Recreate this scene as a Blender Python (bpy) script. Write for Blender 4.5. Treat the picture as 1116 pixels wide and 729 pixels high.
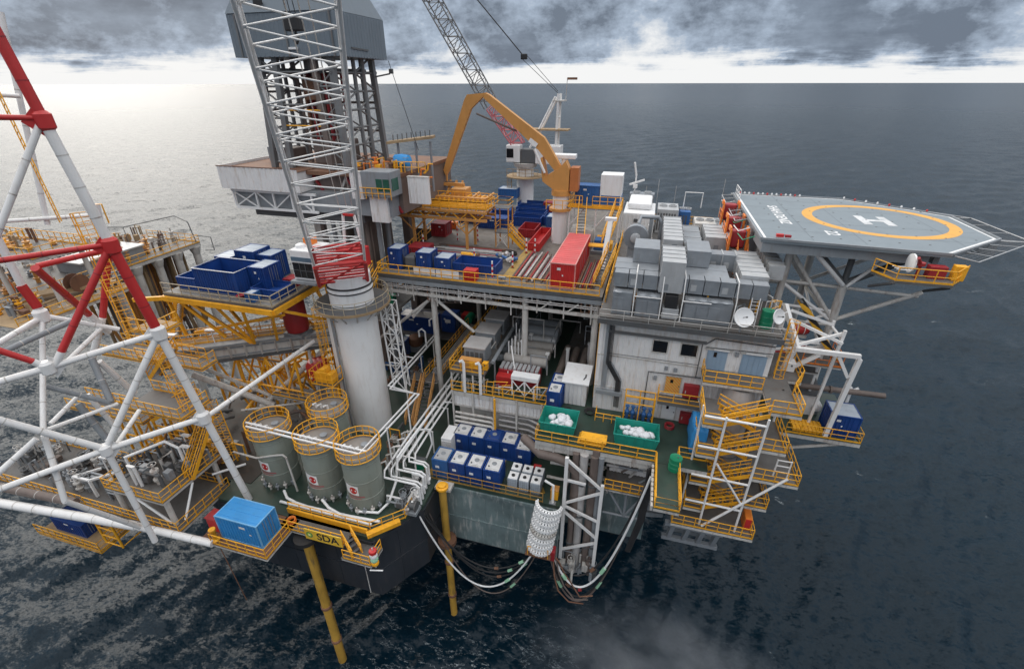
import bpy, bmesh, math, random
from mathutils import Vector, Matrix
import numpy as np
random.seed(7)
for o in list(bpy.data.objects): bpy.data.objects.remove(o)
SC = bpy.context.scene
COL = SC.collection
PI = math.pi; R = math.radians

# ------------------------------------------------------------------ camera
cam_d = bpy.data.cameras.new("camera"); cam = bpy.data.objects.new("camera", cam_d); COL.objects.link(cam)
cam_d.sensor_width = 36; cam_d.lens = 36 * 515 / 1116.0
cam_d.clip_start = 0.5; cam_d.clip_end = 90000
cam.matrix_world = Matrix.Translation((0, 0, 54)) @ Matrix.Rotation(R(16.0), 4, 'Z') @ Matrix.Rotation(R(90 - 28.02), 4, 'X') @ Matrix.Rotation(-0.0019, 4, 'Z')
SC.camera = cam

# ------------------------------------------------------------------ sky, sun, exposure
SUN_AZ = R(16 + 38); SUN_EL = R(29)          # counter-clockwise from +Y (the platform's long axis)
W = bpy.data.worlds.new("World"); SC.world = W; W.use_nodes = True
nt = W.node_tree; nt.nodes.clear()
def N(t, **kw):
    n = nt.nodes.new(t)
    for k, v in kw.items(): setattr(n, k, v)
    return n
out = N('ShaderNodeOutputWorld'); bg = N('ShaderNodeBackground'); bg.inputs['Strength'].default_value = 0.12
nt.links.new(bg.outputs[0], out.inputs[0])
sky = N('ShaderNodeTexSky', sky_type='NISHITA', sun_disc=False, sun_elevation=SUN_EL, sun_rotation=-SUN_AZ)
sky.air_density = 1.2; sky.dust_density = 2.5
geo = N('ShaderNodeTexCoord')
sep = N('ShaderNodeSeparateXYZ'); nt.links.new(geo.outputs['Generated'], sep.inputs[0])
def MATH(op, a, b=None, clamp=False):
    n = N('ShaderNodeMath', operation=op, use_clamp=clamp)
    for i, v in enumerate((a, b)):
        if v is None: continue
        if hasattr(v, 'type') and hasattr(v, 'links'): nt.links.new(v, n.inputs[i])
        else: n.inputs[i].default_value = v
    return n.outputs[0]
# clouds lie on a flat layer overhead: direction / (height + a little)
zc = MATH('ADD', MATH('MAXIMUM', sep.outputs['Z'], 0.0), 0.60)
cmb = N('ShaderNodeCombineXYZ')
nt.links.new(MATH('DIVIDE', sep.outputs['X'], zc), cmb.inputs[0])
nt.links.new(MATH('DIVIDE', sep.outputs['Y'], zc), cmb.inputs[1])
def noise(vec, scale, detail, rough, off):
    mp = N('ShaderNodeMapping'); mp.inputs['Location'].default_value = off; nt.links.new(vec, mp.inputs[0])
    n = N('ShaderNodeTexNoise'); n.inputs['Scale'].default_value = scale; n.inputs['Detail'].default_value = detail; n.inputs['Roughness'].default_value = rough
    nt.links.new(mp.outputs[0], n.inputs['Vector']); return n.outputs['Fac']
c1 = noise(cmb.outputs[0], 2.1, 12, 0.66, (3.1, 1.7, 0))
c2 = noise(cmb.outputs[0], 6.5, 10, 0.62, (8.3, 4.2, 2))
zs = MATH('ADD', MATH('MAXIMUM', sep.outputs['Z'], 0.0), 0.07)
cmb2 = N('ShaderNodeCombineXYZ'); nt.links.new(MATH('DIVIDE', sep.outputs['X'], zs), cmb2.inputs[0]); nt.links.new(MATH('DIVIDE', sep.outputs['Y'], zs), cmb2.inputs[1])
c3 = noise(cmb2.outputs[0], 0.42, 10, 0.6, (2.2, 6.1, 1))
cl = MATH('ADD', MATH('MULTIPLY', c1, 0.66), MATH('MULTIPLY', c2, 0.34))
# the cloud deck: bright gap along the horizon, then broken dark bellies
rise = N('ShaderNodeMapRange'); rise.inputs['From Min'].default_value = 0.020; rise.inputs['From Max'].default_value = 0.050
rise.interpolation_type = 'SMOOTHSTEP'; nt.links.new(MATH('ADD', sep.outputs['Z'], MATH('ADD', MATH('MULTIPLY', MATH('SUBTRACT', cl, 0.5), 0.10), MATH('MULTIPLY', MATH('SUBTRACT', c3, 0.5), 0.10))), rise.inputs['Value'])
dens = N('ShaderNodeMapRange'); dens.inputs['From Min'].default_value = 0.37; dens.inputs['From Max'].default_value = 0.56
nt.links.new(cl, dens.inputs['Value'])
dark = MATH('MULTIPLY', MATH('MULTIPLY', rise.outputs[0], dens.outputs[0]), MATH('ADD', MATH('MULTIPLY', MATH('ADD', c2, c3), 0.8), 0.12), True)
ramp = N('ShaderNodeValToRGB')
ramp.color_ramp.elements[0].position = 0.0; ramp.color_ramp.elements[0].color = (6.6, 6.65, 6.65, 1)
ramp.color_ramp.elements[1].position = 1.0; ramp.color_ramp.elements[1].color = (1.15, 1.42, 1.85, 1)
e = ramp.color_ramp.elements.new(0.5); e.color = (2.9, 3.5, 4.35, 1)
nt.links.new(dark, ramp.inputs[0])
# unseen sky overhead brightened to put more light on the camera-facing walls
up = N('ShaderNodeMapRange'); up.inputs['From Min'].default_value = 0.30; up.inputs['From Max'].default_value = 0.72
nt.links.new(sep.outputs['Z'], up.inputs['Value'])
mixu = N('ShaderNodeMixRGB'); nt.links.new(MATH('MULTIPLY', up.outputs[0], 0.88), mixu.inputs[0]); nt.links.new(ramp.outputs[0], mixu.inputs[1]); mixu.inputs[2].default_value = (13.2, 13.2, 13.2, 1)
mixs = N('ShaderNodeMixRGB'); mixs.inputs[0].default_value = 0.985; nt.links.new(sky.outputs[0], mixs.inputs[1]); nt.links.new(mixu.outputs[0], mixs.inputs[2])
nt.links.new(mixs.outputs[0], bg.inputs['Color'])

sun_d = bpy.data.lights.new("sun", 'SUN'); sun_d.energy = 1.4; sun_d.angle = R(44); sun_d.color = (1.0, 0.93, 0.83)
sun = bpy.data.objects.new("sun", sun_d); COL.objects.link(sun)
sun.rotation_euler = Vector((-math.sin(SUN_AZ) * math.cos(SUN_EL), math.cos(SUN_AZ) * math.cos(SUN_EL), math.sin(SUN_EL))).to_track_quat('Z', 'Y').to_euler()
SC.view_settings.view_transform = 'Standard'; SC.view_settings.look = 'None'
SC.view_settings.exposure = 0.22; SC.view_settings.gamma = 1.0
SC.render.engine = 'CYCLES'
SC.cycles.max_bounces = 6; SC.cycles.use_denoising = True

# ------------------------------------------------------------------ materials
MATS = {}
def mat(name, col, rough=0.55, metal=0.0, var=0.18, grime=(0.10, 0.06, 0.035), amt=0.35, scale=0.5, bump=0.0, streak=True):
    if name in MATS: return MATS[name]
    m = bpy.data.materials.new(name); m.use_nodes = True; MATS[name] = m
    t = m.node_tree; b = t.nodes['Principled BSDF']
    b.inputs['Roughness'].default_value = rough; b.inputs['Metallic'].default_value = metal
    def nn(ty): return t.nodes.new(ty)
    g = nn('ShaderNodeNewGeometry')
    def noi(sc, det, stretch=None, off=0):
        mp = nn('ShaderNodeMapping'); mp.inputs['Location'].default_value = (off, off * 2, off)
        if stretch: mp.inputs['Scale'].default_value = stretch
        t.links.new(g.outputs['Position'], mp.inputs[0])
        n = nn('ShaderNodeTexNoise'); n.inputs['Scale'].default_value = sc; n.inputs['Detail'].default_value = det; n.inputs['Roughness'].default_value = 0.65
        t.links.new(mp.outputs[0], n.inputs['Vector']); return n.outputs['Fac']
    n1 = noi(scale, 6)
    mr = nn('ShaderNodeMapRange'); mr.inputs['From Min'].default_value = .3; mr.inputs['From Max'].default_value = .7
    mr.inputs['To Min'].default_value = 1 - var; mr.inputs['To Max'].default_value = 1 + var * .6
    t.links.new(n1, mr.inputs[0])
    mul = nn('ShaderNodeVectorMath'); mul.operation = 'SCALE'; mul.inputs[0].default_value = col[:3]; t.links.new(mr.outputs[0], mul.inputs['Scale'])
    last = mul.outputs[0]
    if amt > 0:
        n2 = noi(2.2, 5, (1, 1, .16) if streak else (.5, .5, .5), 5)
        m2 = nn('ShaderNodeMapRange'); m2.inputs['From Min'].default_value = .52; m2.inputs['From Max'].default_value = .78; m2.inputs['To Max'].default_value = amt * 1.6
        m2.clamp = True
        t.links.new(n2, m2.inputs[0])
        mx = nn('ShaderNodeMixRGB'); t.links.new(m2.outputs[0], mx.inputs[0]); t.links.new(last, mx.inputs[1]); mx.inputs[2].default_value = (*grime, 1)
        last = mx.outputs[0]
    t.links.new(last, b.inputs['Base Color'])
    r2 = nn('ShaderNodeMapRange'); r2.inputs['To Min'].default_value = max(.05, rough - .15); r2.inputs['To Max'].default_value = min(1, rough + .15)
    t.links.new(n1, r2.inputs[0]); t.links.new(r2.outputs[0], b.inputs['Roughness'])
    if bump > 0:
        n3 = noi(14, 3); bp = nn('ShaderNodeBump'); bp.inputs['Strength'].default_value = bump; bp.inputs['Distance'].default_value = .03
        t.links.new(n3, bp.inputs['Height']); t.links.new(bp.outputs[0], b.inputs['Normal'])
    return m
RUST = (0.16, 0.065, 0.03)
M = dict(
 white=mat('white_paint', (.78, .77, .76), .45, var=.06, grime=(.46, .36, .28), amt=.2),
 whitec=mat('clean_white_paint', (.80, .80, .80), .4, var=.05, grime=(.45, .36, .28), amt=.2),
 wall=mat('white_cladding', (.76, .75, .745), .5, var=.10, grime=(.42, .31, .23), amt=.45),
 offw=mat('weathered_white_paint', (.55, .53, .50), .55, var=.18, grime=RUST, amt=.5),
 grey=mat('grey_paint', (.25, .27, .29), .5, var=.15, grime=(.14, .10, .08), amt=.3),
 dgrey=mat('dark_grey_steel', (.10, .105, .11), .55, var=.2, grime=(.13, .08, .05), amt=.35),
 black=mat('black_rubber', (.022, .022, .024), .6, var=.2, amt=.1),
 galv=mat('galvanised_duct', (.28, .30, .325), .42, .25, var=.16, grime=(.24, .22, .20), amt=.3, scale=.9),
 galvl=mat('pale_galvanised_duct', (.44, .45, .46), .45, .1, var=.14, grime=(.33, .30, .27), amt=.3, scale=.9),
 yel=mat('yellow_paint', (.88, .42, .022), .48, var=.18, grime=(.34, .14, .03), amt=.4),
 crane=mat('ochre_crane_paint', (.60, .29, .08), .5, var=.1, grime=(.30, .16, .05), amt=.25),
 red=mat('red_paint', (.52, .030, .030), .4, var=.12, grime=(.2, .03, .02), amt=.25),
 redd=mat('dark_red_paint', (.32, .022, .028), .45, var=.12, grime=(.12, .03, .02), amt=.25),
 blue=mat('blue_paint', (.012, .055, .235), .4, var=.2, grime=(.05, .045, .05), amt=.3),
 blueb=mat('bright_blue_tarp', (.035, .27, .62), .5, var=.12, grime=(.05, .16, .3), amt=.2),
 bluem=mat('mid_blue_paint', (.03, .12, .33), .45, var=.15, grime=(.08, .07, .07), amt=.2),
 doorb=mat('pale_blue_door_paint', (.26, .36, .47), .45, var=.08, amt=.15),
 green=mat('deck_green_paint', (.035, .062, .048), .4, var=.35, grime=(.075, .06, .045), amt=.45, streak=False),
 deckg=mat('grey_deck_paint', (.13, .125, .12), .6, var=.3, grime=(.10, .06, .04), amt=.45, streak=False),
 helig=mat('helideck_grey_paint', (.20, .237, .265), .65, var=.10, grime=(.14, .17, .19), amt=.3, scale=.35, streak=False),
 pdeck=mat('timbered_pipe_deck', (.16, .145, .13), .7, var=.4, grime=(.09, .06, .045), amt=.6, streak=False),
 teal=mat('teal_bin_paint', (.018, .30, .235), .4, var=.1, amt=.15),
 gren=mat('green_paint', (.01, .22, .11), .4, var=.1, amt=.1),
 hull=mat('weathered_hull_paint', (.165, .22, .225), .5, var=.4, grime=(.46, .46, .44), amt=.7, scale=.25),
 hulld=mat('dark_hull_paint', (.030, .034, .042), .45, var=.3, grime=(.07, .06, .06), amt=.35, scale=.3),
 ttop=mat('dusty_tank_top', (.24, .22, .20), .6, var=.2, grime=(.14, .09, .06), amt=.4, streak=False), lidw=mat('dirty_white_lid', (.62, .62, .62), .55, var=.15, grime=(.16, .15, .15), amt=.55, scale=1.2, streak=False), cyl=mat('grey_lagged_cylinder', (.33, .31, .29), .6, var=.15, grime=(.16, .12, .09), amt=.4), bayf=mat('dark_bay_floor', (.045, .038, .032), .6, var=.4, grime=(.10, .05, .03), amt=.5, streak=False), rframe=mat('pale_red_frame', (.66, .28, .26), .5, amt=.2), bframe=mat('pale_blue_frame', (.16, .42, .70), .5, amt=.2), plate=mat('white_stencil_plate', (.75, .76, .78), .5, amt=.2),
 tank=mat('grey_green_tank_paint', (.235, .26, .225), .45, var=.08, grime=(.13, .13, .11), amt=.3),
 steel=mat('blue_grey_windwall', (.165, .20, .235), .5, var=.08, grime=(.12, .13, .14), amt=.25),
 dsteel=mat('derrick_steel', (.17, .175, .18), .5, var=.2, grime=RUST, amt=.35),
 rust=mat('rusty_steel', (.20, .10, .06), .75, var=.35, grime=(.10, .045, .03), amt=.5),
 brown=mat('brown_pipe', (.16, .125, .11), .6, var=.25, grime=(.10, .065, .05), amt=.4),
 pipe=mat('silver_insulated_pipe', (.50, .48, .47), .4, .2, var=.12, grime=(.3, .2, .14), amt=.3),
 wood=mat('weathered_timber', (.36, .25, .14), .8, var=.3, grime=(.2, .12, .07), amt=.4),
 bag=mat('white_rubbish_bag', (.72, .73, .76), .45, var=.1, amt=0),
 glass=mat('dark_window_glass', (.010, .012, .016), .08, var=.1, amt=0),
 cage=mat('grey_plastic_tote', (.42, .47, .53), .45, var=.12, grime=(.2, .2, .2), amt=.25),
 orange=mat('orange_paint', (.80, .22, .03), .45, var=.1, grime=(.4, .1, .02), amt=.2),
 limeg=mat('pale_green_wrap', (.35, .62, .42), .5, var=.1, amt=.1),
 pink=mat('faded_red_lattice_paint', (.55, .16, .18), .5, var=.1, amt=.1),
)
# hazard stripes: a paint job, diagonal bands
def stripes(name, c1, c2, sc):
    m = bpy.data.materials.new(name); m.use_nodes = True; t = m.node_tree; b = t.nodes['Principled BSDF']
    g = t.nodes.new('ShaderNodeNewGeometry'); s = t.nodes.new('ShaderNodeSeparateXYZ'); t.links.new(g.outputs['Position'], s.inputs[0])
    def mm(op, a, c):
        n = t.nodes.new('ShaderNodeMath'); n.operation = op
        for i, v in enumerate((a, c)):
            if hasattr(v, 'links'): t.links.new(v, n.inputs[i])
            else: n.inputs[i].default_value = v
        return n.outputs[0]
    v = mm('ADD', mm('ADD', s.outputs['X'], s.outputs['Y']), s.outputs['Z'])
    f = mm('GREATER_THAN', mm('FRACT', mm('MULTIPLY', v, sc), 0), .5)
    mx = t.nodes.new('ShaderNodeMixRGB'); t.links.new(f, mx.inputs[0]); mx.inputs[1].default_value = (*c1, 1); mx.inputs[2].default_value = (*c2, 1)
    t.links.new(mx.outputs[0], b.inputs['Base Color']); b.inputs['Roughness'].default_value = .5
    return m
M['hazard'] = stripes('yellow_black_chevrons', (.72, .38, .03), (.02, .02, .02), 1.1)
M['door_hz'] = stripes('orange_striped_door', (.75, .22, .04), (.62, .45, .12), 3.4)

# ------------------------------------------------------------------ mesh helpers
OFF = {}
def origin(o): return OFF.get(o.name, Vector((0, 0, 0))) if o else Vector((0, 0, 0))
def link(name, data, parent=None):
    o = bpy.data.objects.new(name, data); COL.objects.link(o)
    if parent: o.parent = parent
    return o
def tag(o, label, cat, group=None):
    o['label'] = label; o['category'] = cat
    if group: o['group'] = group
    return o
def thing(name, label, cat, loc=(0, 0, 0), rz=0, group=None):
    o = link(name, None); o.location = loc; o.rotation_euler = (0, 0, rz); o.empty_display_size = .3
    OFF[o.name] = Vector(loc) if rz == 0 else Vector((0, 0, 0))
    return tag(o, label, cat, group)
class MB:
    def __init__(s): s.v = []; s.f = []; s.mi = []
    def add(s, vs, fs, mi=0):
        b = len(s.v); s.v += [tuple(p) for p in vs]; s.f += [[i + b for i in f] for f in fs]; s.mi += [mi] * len(fs)
        return s
    def box(s, x0, x1, y0, y1, z0, z1, mi=0):
        return s.add([(x0, y0, z0), (x1, y0, z0), (x1, y1, z0), (x0, y1, z0), (x0, y0, z1), (x1, y0, z1), (x1, y1, z1), (x0, y1, z1)],
                     [(0, 3, 2, 1), (4, 5, 6, 7), (0, 1, 5, 4), (1, 2, 6, 5), (2, 3, 7, 6), (3, 0, 4, 7)], mi)
    def bar(s, p, q, w, h, mi=0, up=(0, 0, 1)):       # rectangular bar from p to q
        p = Vector(p); q = Vector(q); d = (q - p).normalized(); u = Vector(up)
        if abs(d.dot(u)) > .98: u = Vector((0, 1, 0))
        x = d.cross(u).normalized(); y = x.cross(d).normalized(); vs = []
        for c in (p, q):
            for a, b in ((-1, -1), (1, -1), (1, 1), (-1, 1)): vs.append(c + x * a * w / 2 + y * b * h / 2)
        return s.add(vs, [(3, 2, 1, 0), (4, 5, 6, 7), (0, 1, 5, 4), (1, 2, 6, 5), (2, 3, 7, 6), (3, 0, 4, 7)], mi)
    def tube(s, p, q, r, n=8, r2=None, mi=0, caps=True):
        p = Vector(p); q = Vector(q); d = (q - p).normalized(); u = Vector((0, 0, 1)) if abs(d.z) < .95 else Vector((1, 0, 0))
        x = d.cross(u).normalized(); y = d.cross(x); r2 = r if r2 is None else r2; vs = []
        for c, rr in ((p, r), (q, r2)):
            for i in range(n):
                a = 2 * PI * i / n; vs.append(c + x * math.cos(a) * rr + y * math.sin(a) * rr)
        fs = [(i, i + n, (i + 1) % n + n, (i + 1) % n) for i in range(n)]
        if caps: fs += [list(range(n)), list(range(2 * n - 1, n - 1, -1))]
        return s.add(vs, fs, mi)
    def path(s, pts, r, n=6, mi=0, closed=False):      # one swept tube with mitred joints
        P = [Vector(p) for p in pts]; m = len(P); b = len(s.v); X = None
        for i in range(m):
            if closed: d = (P[(i + 1) % m] - P[i - 1]).normalized()
            else: d = (P[min(i + 1, m - 1)] - P[max(i - 1, 0)]).normalized()
            if X is None:
                u = Vector((0, 0, 1)) if abs(d.z) < .9 else Vector((1, 0, 0)); X = d.cross(u).normalized()
            else: X = (X - d * X.dot(d)).normalized()
            Y = d.cross(X)
            for k in range(n):
                a = 2 * PI * k / n; s.v.append(tuple(P[i] + X * math.cos(a) * r + Y * math.sin(a) * r))
        rng = m if closed else m - 1
        for i in range(rng):
            j = (i + 1) % m
            for k in range(n):
                s.f.append([b + i * n + k, b + j * n + k, b + j * n + (k + 1) % n, b + i * n + (k + 1) % n]); s.mi.append(mi)
        if not closed:
            s.f.append([b + k for k in range(n)]); s.f.append([b + (m - 1) * n + k for k in range(n - 1, -1, -1)]); s.mi += [mi, mi]
        return s
    def prism(s, poly, z0, z1, mi=0):
        n = len(poly)
        return s.add([(x, y, z0) for x, y in poly] + [(x, y, z1) for x, y in poly],
                     [list(range(n - 1, -1, -1)), list(range(n, 2 * n))] + [(i, (i + 1) % n, (i + 1) % n + n, i + n) for i in range(n)], mi)
    def lathe(s, c, prof, n=20, mi=0, axis='Z', caps=True):       # prof: (radius, height) pairs
        c = Vector(c); b = len(s.v); m = len(prof)
        for r, h in prof:
            for i in range(n):
                a = 2 * PI * i / n; x, y = r * math.cos(a), r * math.sin(a)
                p = (x, y, h) if axis == 'Z' else ((h, x, y) if axis == 'X' else (y, h, x))
                s.v.append(tuple(c + Vector(p)))
        for j in range(m - 1):
            for i in range(n):
                s.f.append([b + j * n + i, b + j * n + (i + 1) % n, b + (j + 1) * n + (i + 1) % n, b + (j + 1) * n + i]); s.mi.append(mi)
        if caps: s.f.append([b + i for i in range(n - 1, -1, -1)]); s.f.append([b + (m - 1) * n + i for i in range(n)]); s.mi += [mi, mi]
        return s
    def ribs(s, x0, x1, y, z0, z1, step, d, face='-Y', mi=0):   # trapezoid corrugation standing proud of a wall
        k = int((x1 - x0) / step)
        for i in range(k):
            a = x0 + (i + .2) * step; w = step * .45; bv = step * .12
            if face == '-Y': vs = [(a, y, z0), (a + w, y, z0), (a + w - bv, y - d, z0), (a + bv, y - d, z0)]
            elif face == '+Y': vs = [(a + w, y, z0), (a, y, z0), (a + bv, y + d, z0), (a + w - bv, y + d, z0)]
            elif face == '+X': vs = [(y, a, z0), (y, a + w, z0), (y + d, a + w - bv, z0), (y + d, a + bv, z0)]
            else: vs = [(y, a + w, z0), (y, a, z0), (y - d, a + bv, z0), (y - d, a + w - bv, z0)]
            vs2 = [(p[0], p[1], z1) for p in vs]
            s.add(vs + vs2, [(1, 2, 6, 5), (2, 3, 7, 6), (3, 0, 4, 7), (4, 5, 6, 7), (3, 2, 1, 0)], mi)
        return s
    def build(s, name, mats, parent=None, smooth=True, local=False):
        me = bpy.data.meshes.new(name); off = Vector((0, 0, 0)) if local else origin(parent)
        me.from_pydata([(x - off.x, y - off.y, z - off.z) for x, y, z in s.v], [], s.f)
        if not isinstance(mats, (list, tuple)): mats = [mats]
        for m in mats: me.materials.append(m)
        me.polygons.foreach_set('material_index', s.mi)
        if smooth:
            me.polygons.foreach_set('use_smooth', [True] * len(s.f)); me.set_sharp_from_angle(angle=R(38))
        me.update(); o = link(name, me, parent)
        if parent: OFF[o.name] = off                   # children of a part are also given in world coordinates
        return o
UNIT = {}
def unit(kind, m):
    k = (kind, m.name)
    if k not in UNIT:
        b = MB()
        if kind == 'tube': b.tube((0, 0, 0), (0, 0, 1), 1, 10)
        elif kind == 'tube6': b.tube((0, 0, 0), (0, 0, 1), 1, 5)
        elif kind == 'box': b.box(-.5, .5, -.5, .5, -.5, .5)
        me = bpy.data.meshes.new(kind + '_' + m.name); me.from_pydata(b.v, [], b.f); me.materials.append(m)
        if kind != 'box':
            me.polygons.foreach_set('use_smooth', [True] * len(b.f)); me.set_sharp_from_angle(angle=R(75))
        UNIT[k] = me
    return UNIT[k]
def tube(name, p, q, r, m, parent, kind='tube'):
    p = Vector(p); q = Vector(q); d = q - p
    o = link(name, unit(kind, m), parent); o.rotation_mode = 'QUATERNION'
    o.rotation_quaternion = d.to_track_quat('Z', 'Y'); o.location = p - origin(parent); o.scale = (r, r, d.length)
    OFF[o.name] = origin(parent); return o
def box(name, x0, x1, y0, y1, z0, z1, m, parent):
    o = link(name, unit('box', m), parent); o.location = Vector(((x0 + x1) / 2, (y0 + y1) / 2, (z0 + z1) / 2)) - origin(parent)
    o.scale = (abs(x1 - x0), abs(y1 - y0), abs(z1 - z0)); return o
def bar(name, p, q, w, h, m, parent): return MB().bar(p, q, w, h).build(name, m, parent, False)
def bbox(name, x0, x1, y0, y1, z0, z1, m, parent=None, bev=.05):       # bevelled box
    bm = bmesh.new(); bmesh.ops.create_cube(bm, size=1)
    off = origin(parent)
    for v in bm.verts: v.co = Vector(((x0 + x1) / 2 + v.co.x * (x1 - x0), (y0 + y1) / 2 + v.co.y * (y1 - y0), (z0 + z1) / 2 + v.co.z * (z1 - z0))) - off
    bmesh.ops.bevel(bm, geom=bm.edges[:], offset=bev, segments=2, affect='EDGES', profile=.6)
    me = bpy.data.meshes.new(name); bm.to_mesh(me); bm.free(); me.materials.append(m)
    return link(name, me, parent)
def kids(o): return [c for c in bpy.data.objects if c.parent == o]
def copy_tree(root, loc, rz=None, label=None, group=None):
    kd = root['_k'] if False else None
    r = root.copy(); COL.objects.link(r); r.location = loc
    if rz is not None: r.rotation_euler = (0, 0, rz)
    if label: r['label'] = label
    if group: r['group'] = group
    for ch in root.children:
        c = ch.copy(); COL.objects.link(c); c.parent = r
        for g in ch.children:
            d = g.copy(); COL.objects.link(d); d.parent = c
    return r
def stuff(o): o['kind'] = 'stuff'; return o
def struct(o): o['kind'] = 'structure'; return o

def rail(pts, label, h=1.1, step=1.5, m=None, kick=True, group='handrails round the decks', closed=False, parent=None, r=.043, name='railing'):
    m = m or M['yel']; P = [Vector(p) for p in pts]
    if closed: P = P + [P[0]]
    t = thing(name, label, 'railing', P[0], 0, group) if parent is None else parent
    up = lambda z: [p + Vector((0, 0, z)) for p in P]
    pre = '' if parent is None else ''
    MB().path(up(h), r, 6).build('top_rail', m, t); MB().path(up(h * .52), r * .85, 5).build('mid_rail', m, t)
    if kick:
        k = MB()
        for a, b in zip(P[:-1], P[1:]): k.bar(a + Vector((0, 0, .09)), b + Vector((0, 0, .09)), .02, .15)
        k.build('kick_plate', m, t, False)
    for a, b in zip(P[:-1], P[1:]):
        n = max(1, round((b - a).length / step))
        for i in range(n + (1 if b is P[-1] and not closed else 0)):
            p = a.lerp(b, i / n); tube('post', p, p + Vector((0, 0, h)), r, m, t, 'tube6')
    return t
def stair(p0, p1, w, label=None, parent=None, m=None, side=None, group='yellow stairways'):
    """flight from foot p0 to head p1, width w; part tree: stringers, treads, handrails"""
    m = m or M['yel']; p0 = Vector(p0); p1 = Vector(p1)
    t = thing('stairway', label, 'stairs', p0, 0, group) if parent is None else parent
    d = Vector((p1.x - p0.x, p1.y - p0.y, 0)).normalized(); s = Vector((-d.y, d.x, 0)) * w / 2
    for q in (s, -s):
        MB().bar(p0 + q, p1 + q, .07, .34).build('stringer', m, t, False)
        k = MB(); hv = Vector((0, 0, 1.0))
        k.path([p0 + q, p0 + q + hv, p1 + q + hv, p1 + q], .05, 6); k.path([p0 + q + hv * .6, p1 + q + hv * .6], .042, 5)
        for i in (1, 2, 3): c = p0.lerp(p1, i / 4) + q; k.tube(c, c + hv, .03, 5)
        k.build('stair_handrail', m, t)
    n = max(3, int(abs(p1.z - p0.z) / .24))
    for i in range(1, n):
        c = p0.lerp(p1, i / n); o = link('tread', unit('box', M['dgrey']), t); o.location = c - origin(t)
        o.scale = (.24, w, .04); o.rotation_euler = (0, 0, math.atan2(d.y, d.x))
    return t
def ladder(p0, p1, w, label=None, parent=None, m=None, cage=False, face=(0, -1, 0), group='yellow ladders', step=.3):
    m = m or M['yel']; p0 = Vector(p0); p1 = Vector(p1); d = (p1 - p0).normalized(); x = d.cross(Vector(face)).normalized(); nrm = x.cross(d).normalized()
    t = thing('ladder', label, 'ladder', p0, 0, group) if parent is None else parent
    for q in (-1, 1): MB().bar(p0 + x * q * w / 2, p1 + x * q * w / 2, .07, .07).build('side_rail', m, t, False)
    k = MB(); n = int((p1 - p0).length / step)
    for i in range(1, n): c = p0.lerp(p1, i / n); k.tube(c - x * w / 2, c + x * w / 2, .022, 5)
    stuff(k.build('rung', m, t))
    if cage:
        k = MB(); L = (p1 - p0).length; nn = max(2, int(L / .75)); f = -nrm if nrm.dot(Vector(face)) < 0 else nrm
        for i in range(nn + 1):
            c = p0.lerp(p1, i / nn); arc = [c + x * math.cos(a) * .42 + f * (math.sin(a) * .75) for a in [PI * j / 8 for j in range(9)]]
            k.path(arc, .028, 5)
        for a in (PI * .2, PI * .4, PI * .6, PI * .8):
            o = x * math.cos(a) * .42 + f * math.sin(a) * .75; k.tube(p0 + o, p1 + o, .022, 5)
        k.build('safety_cage', m, t)
    return t
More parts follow.
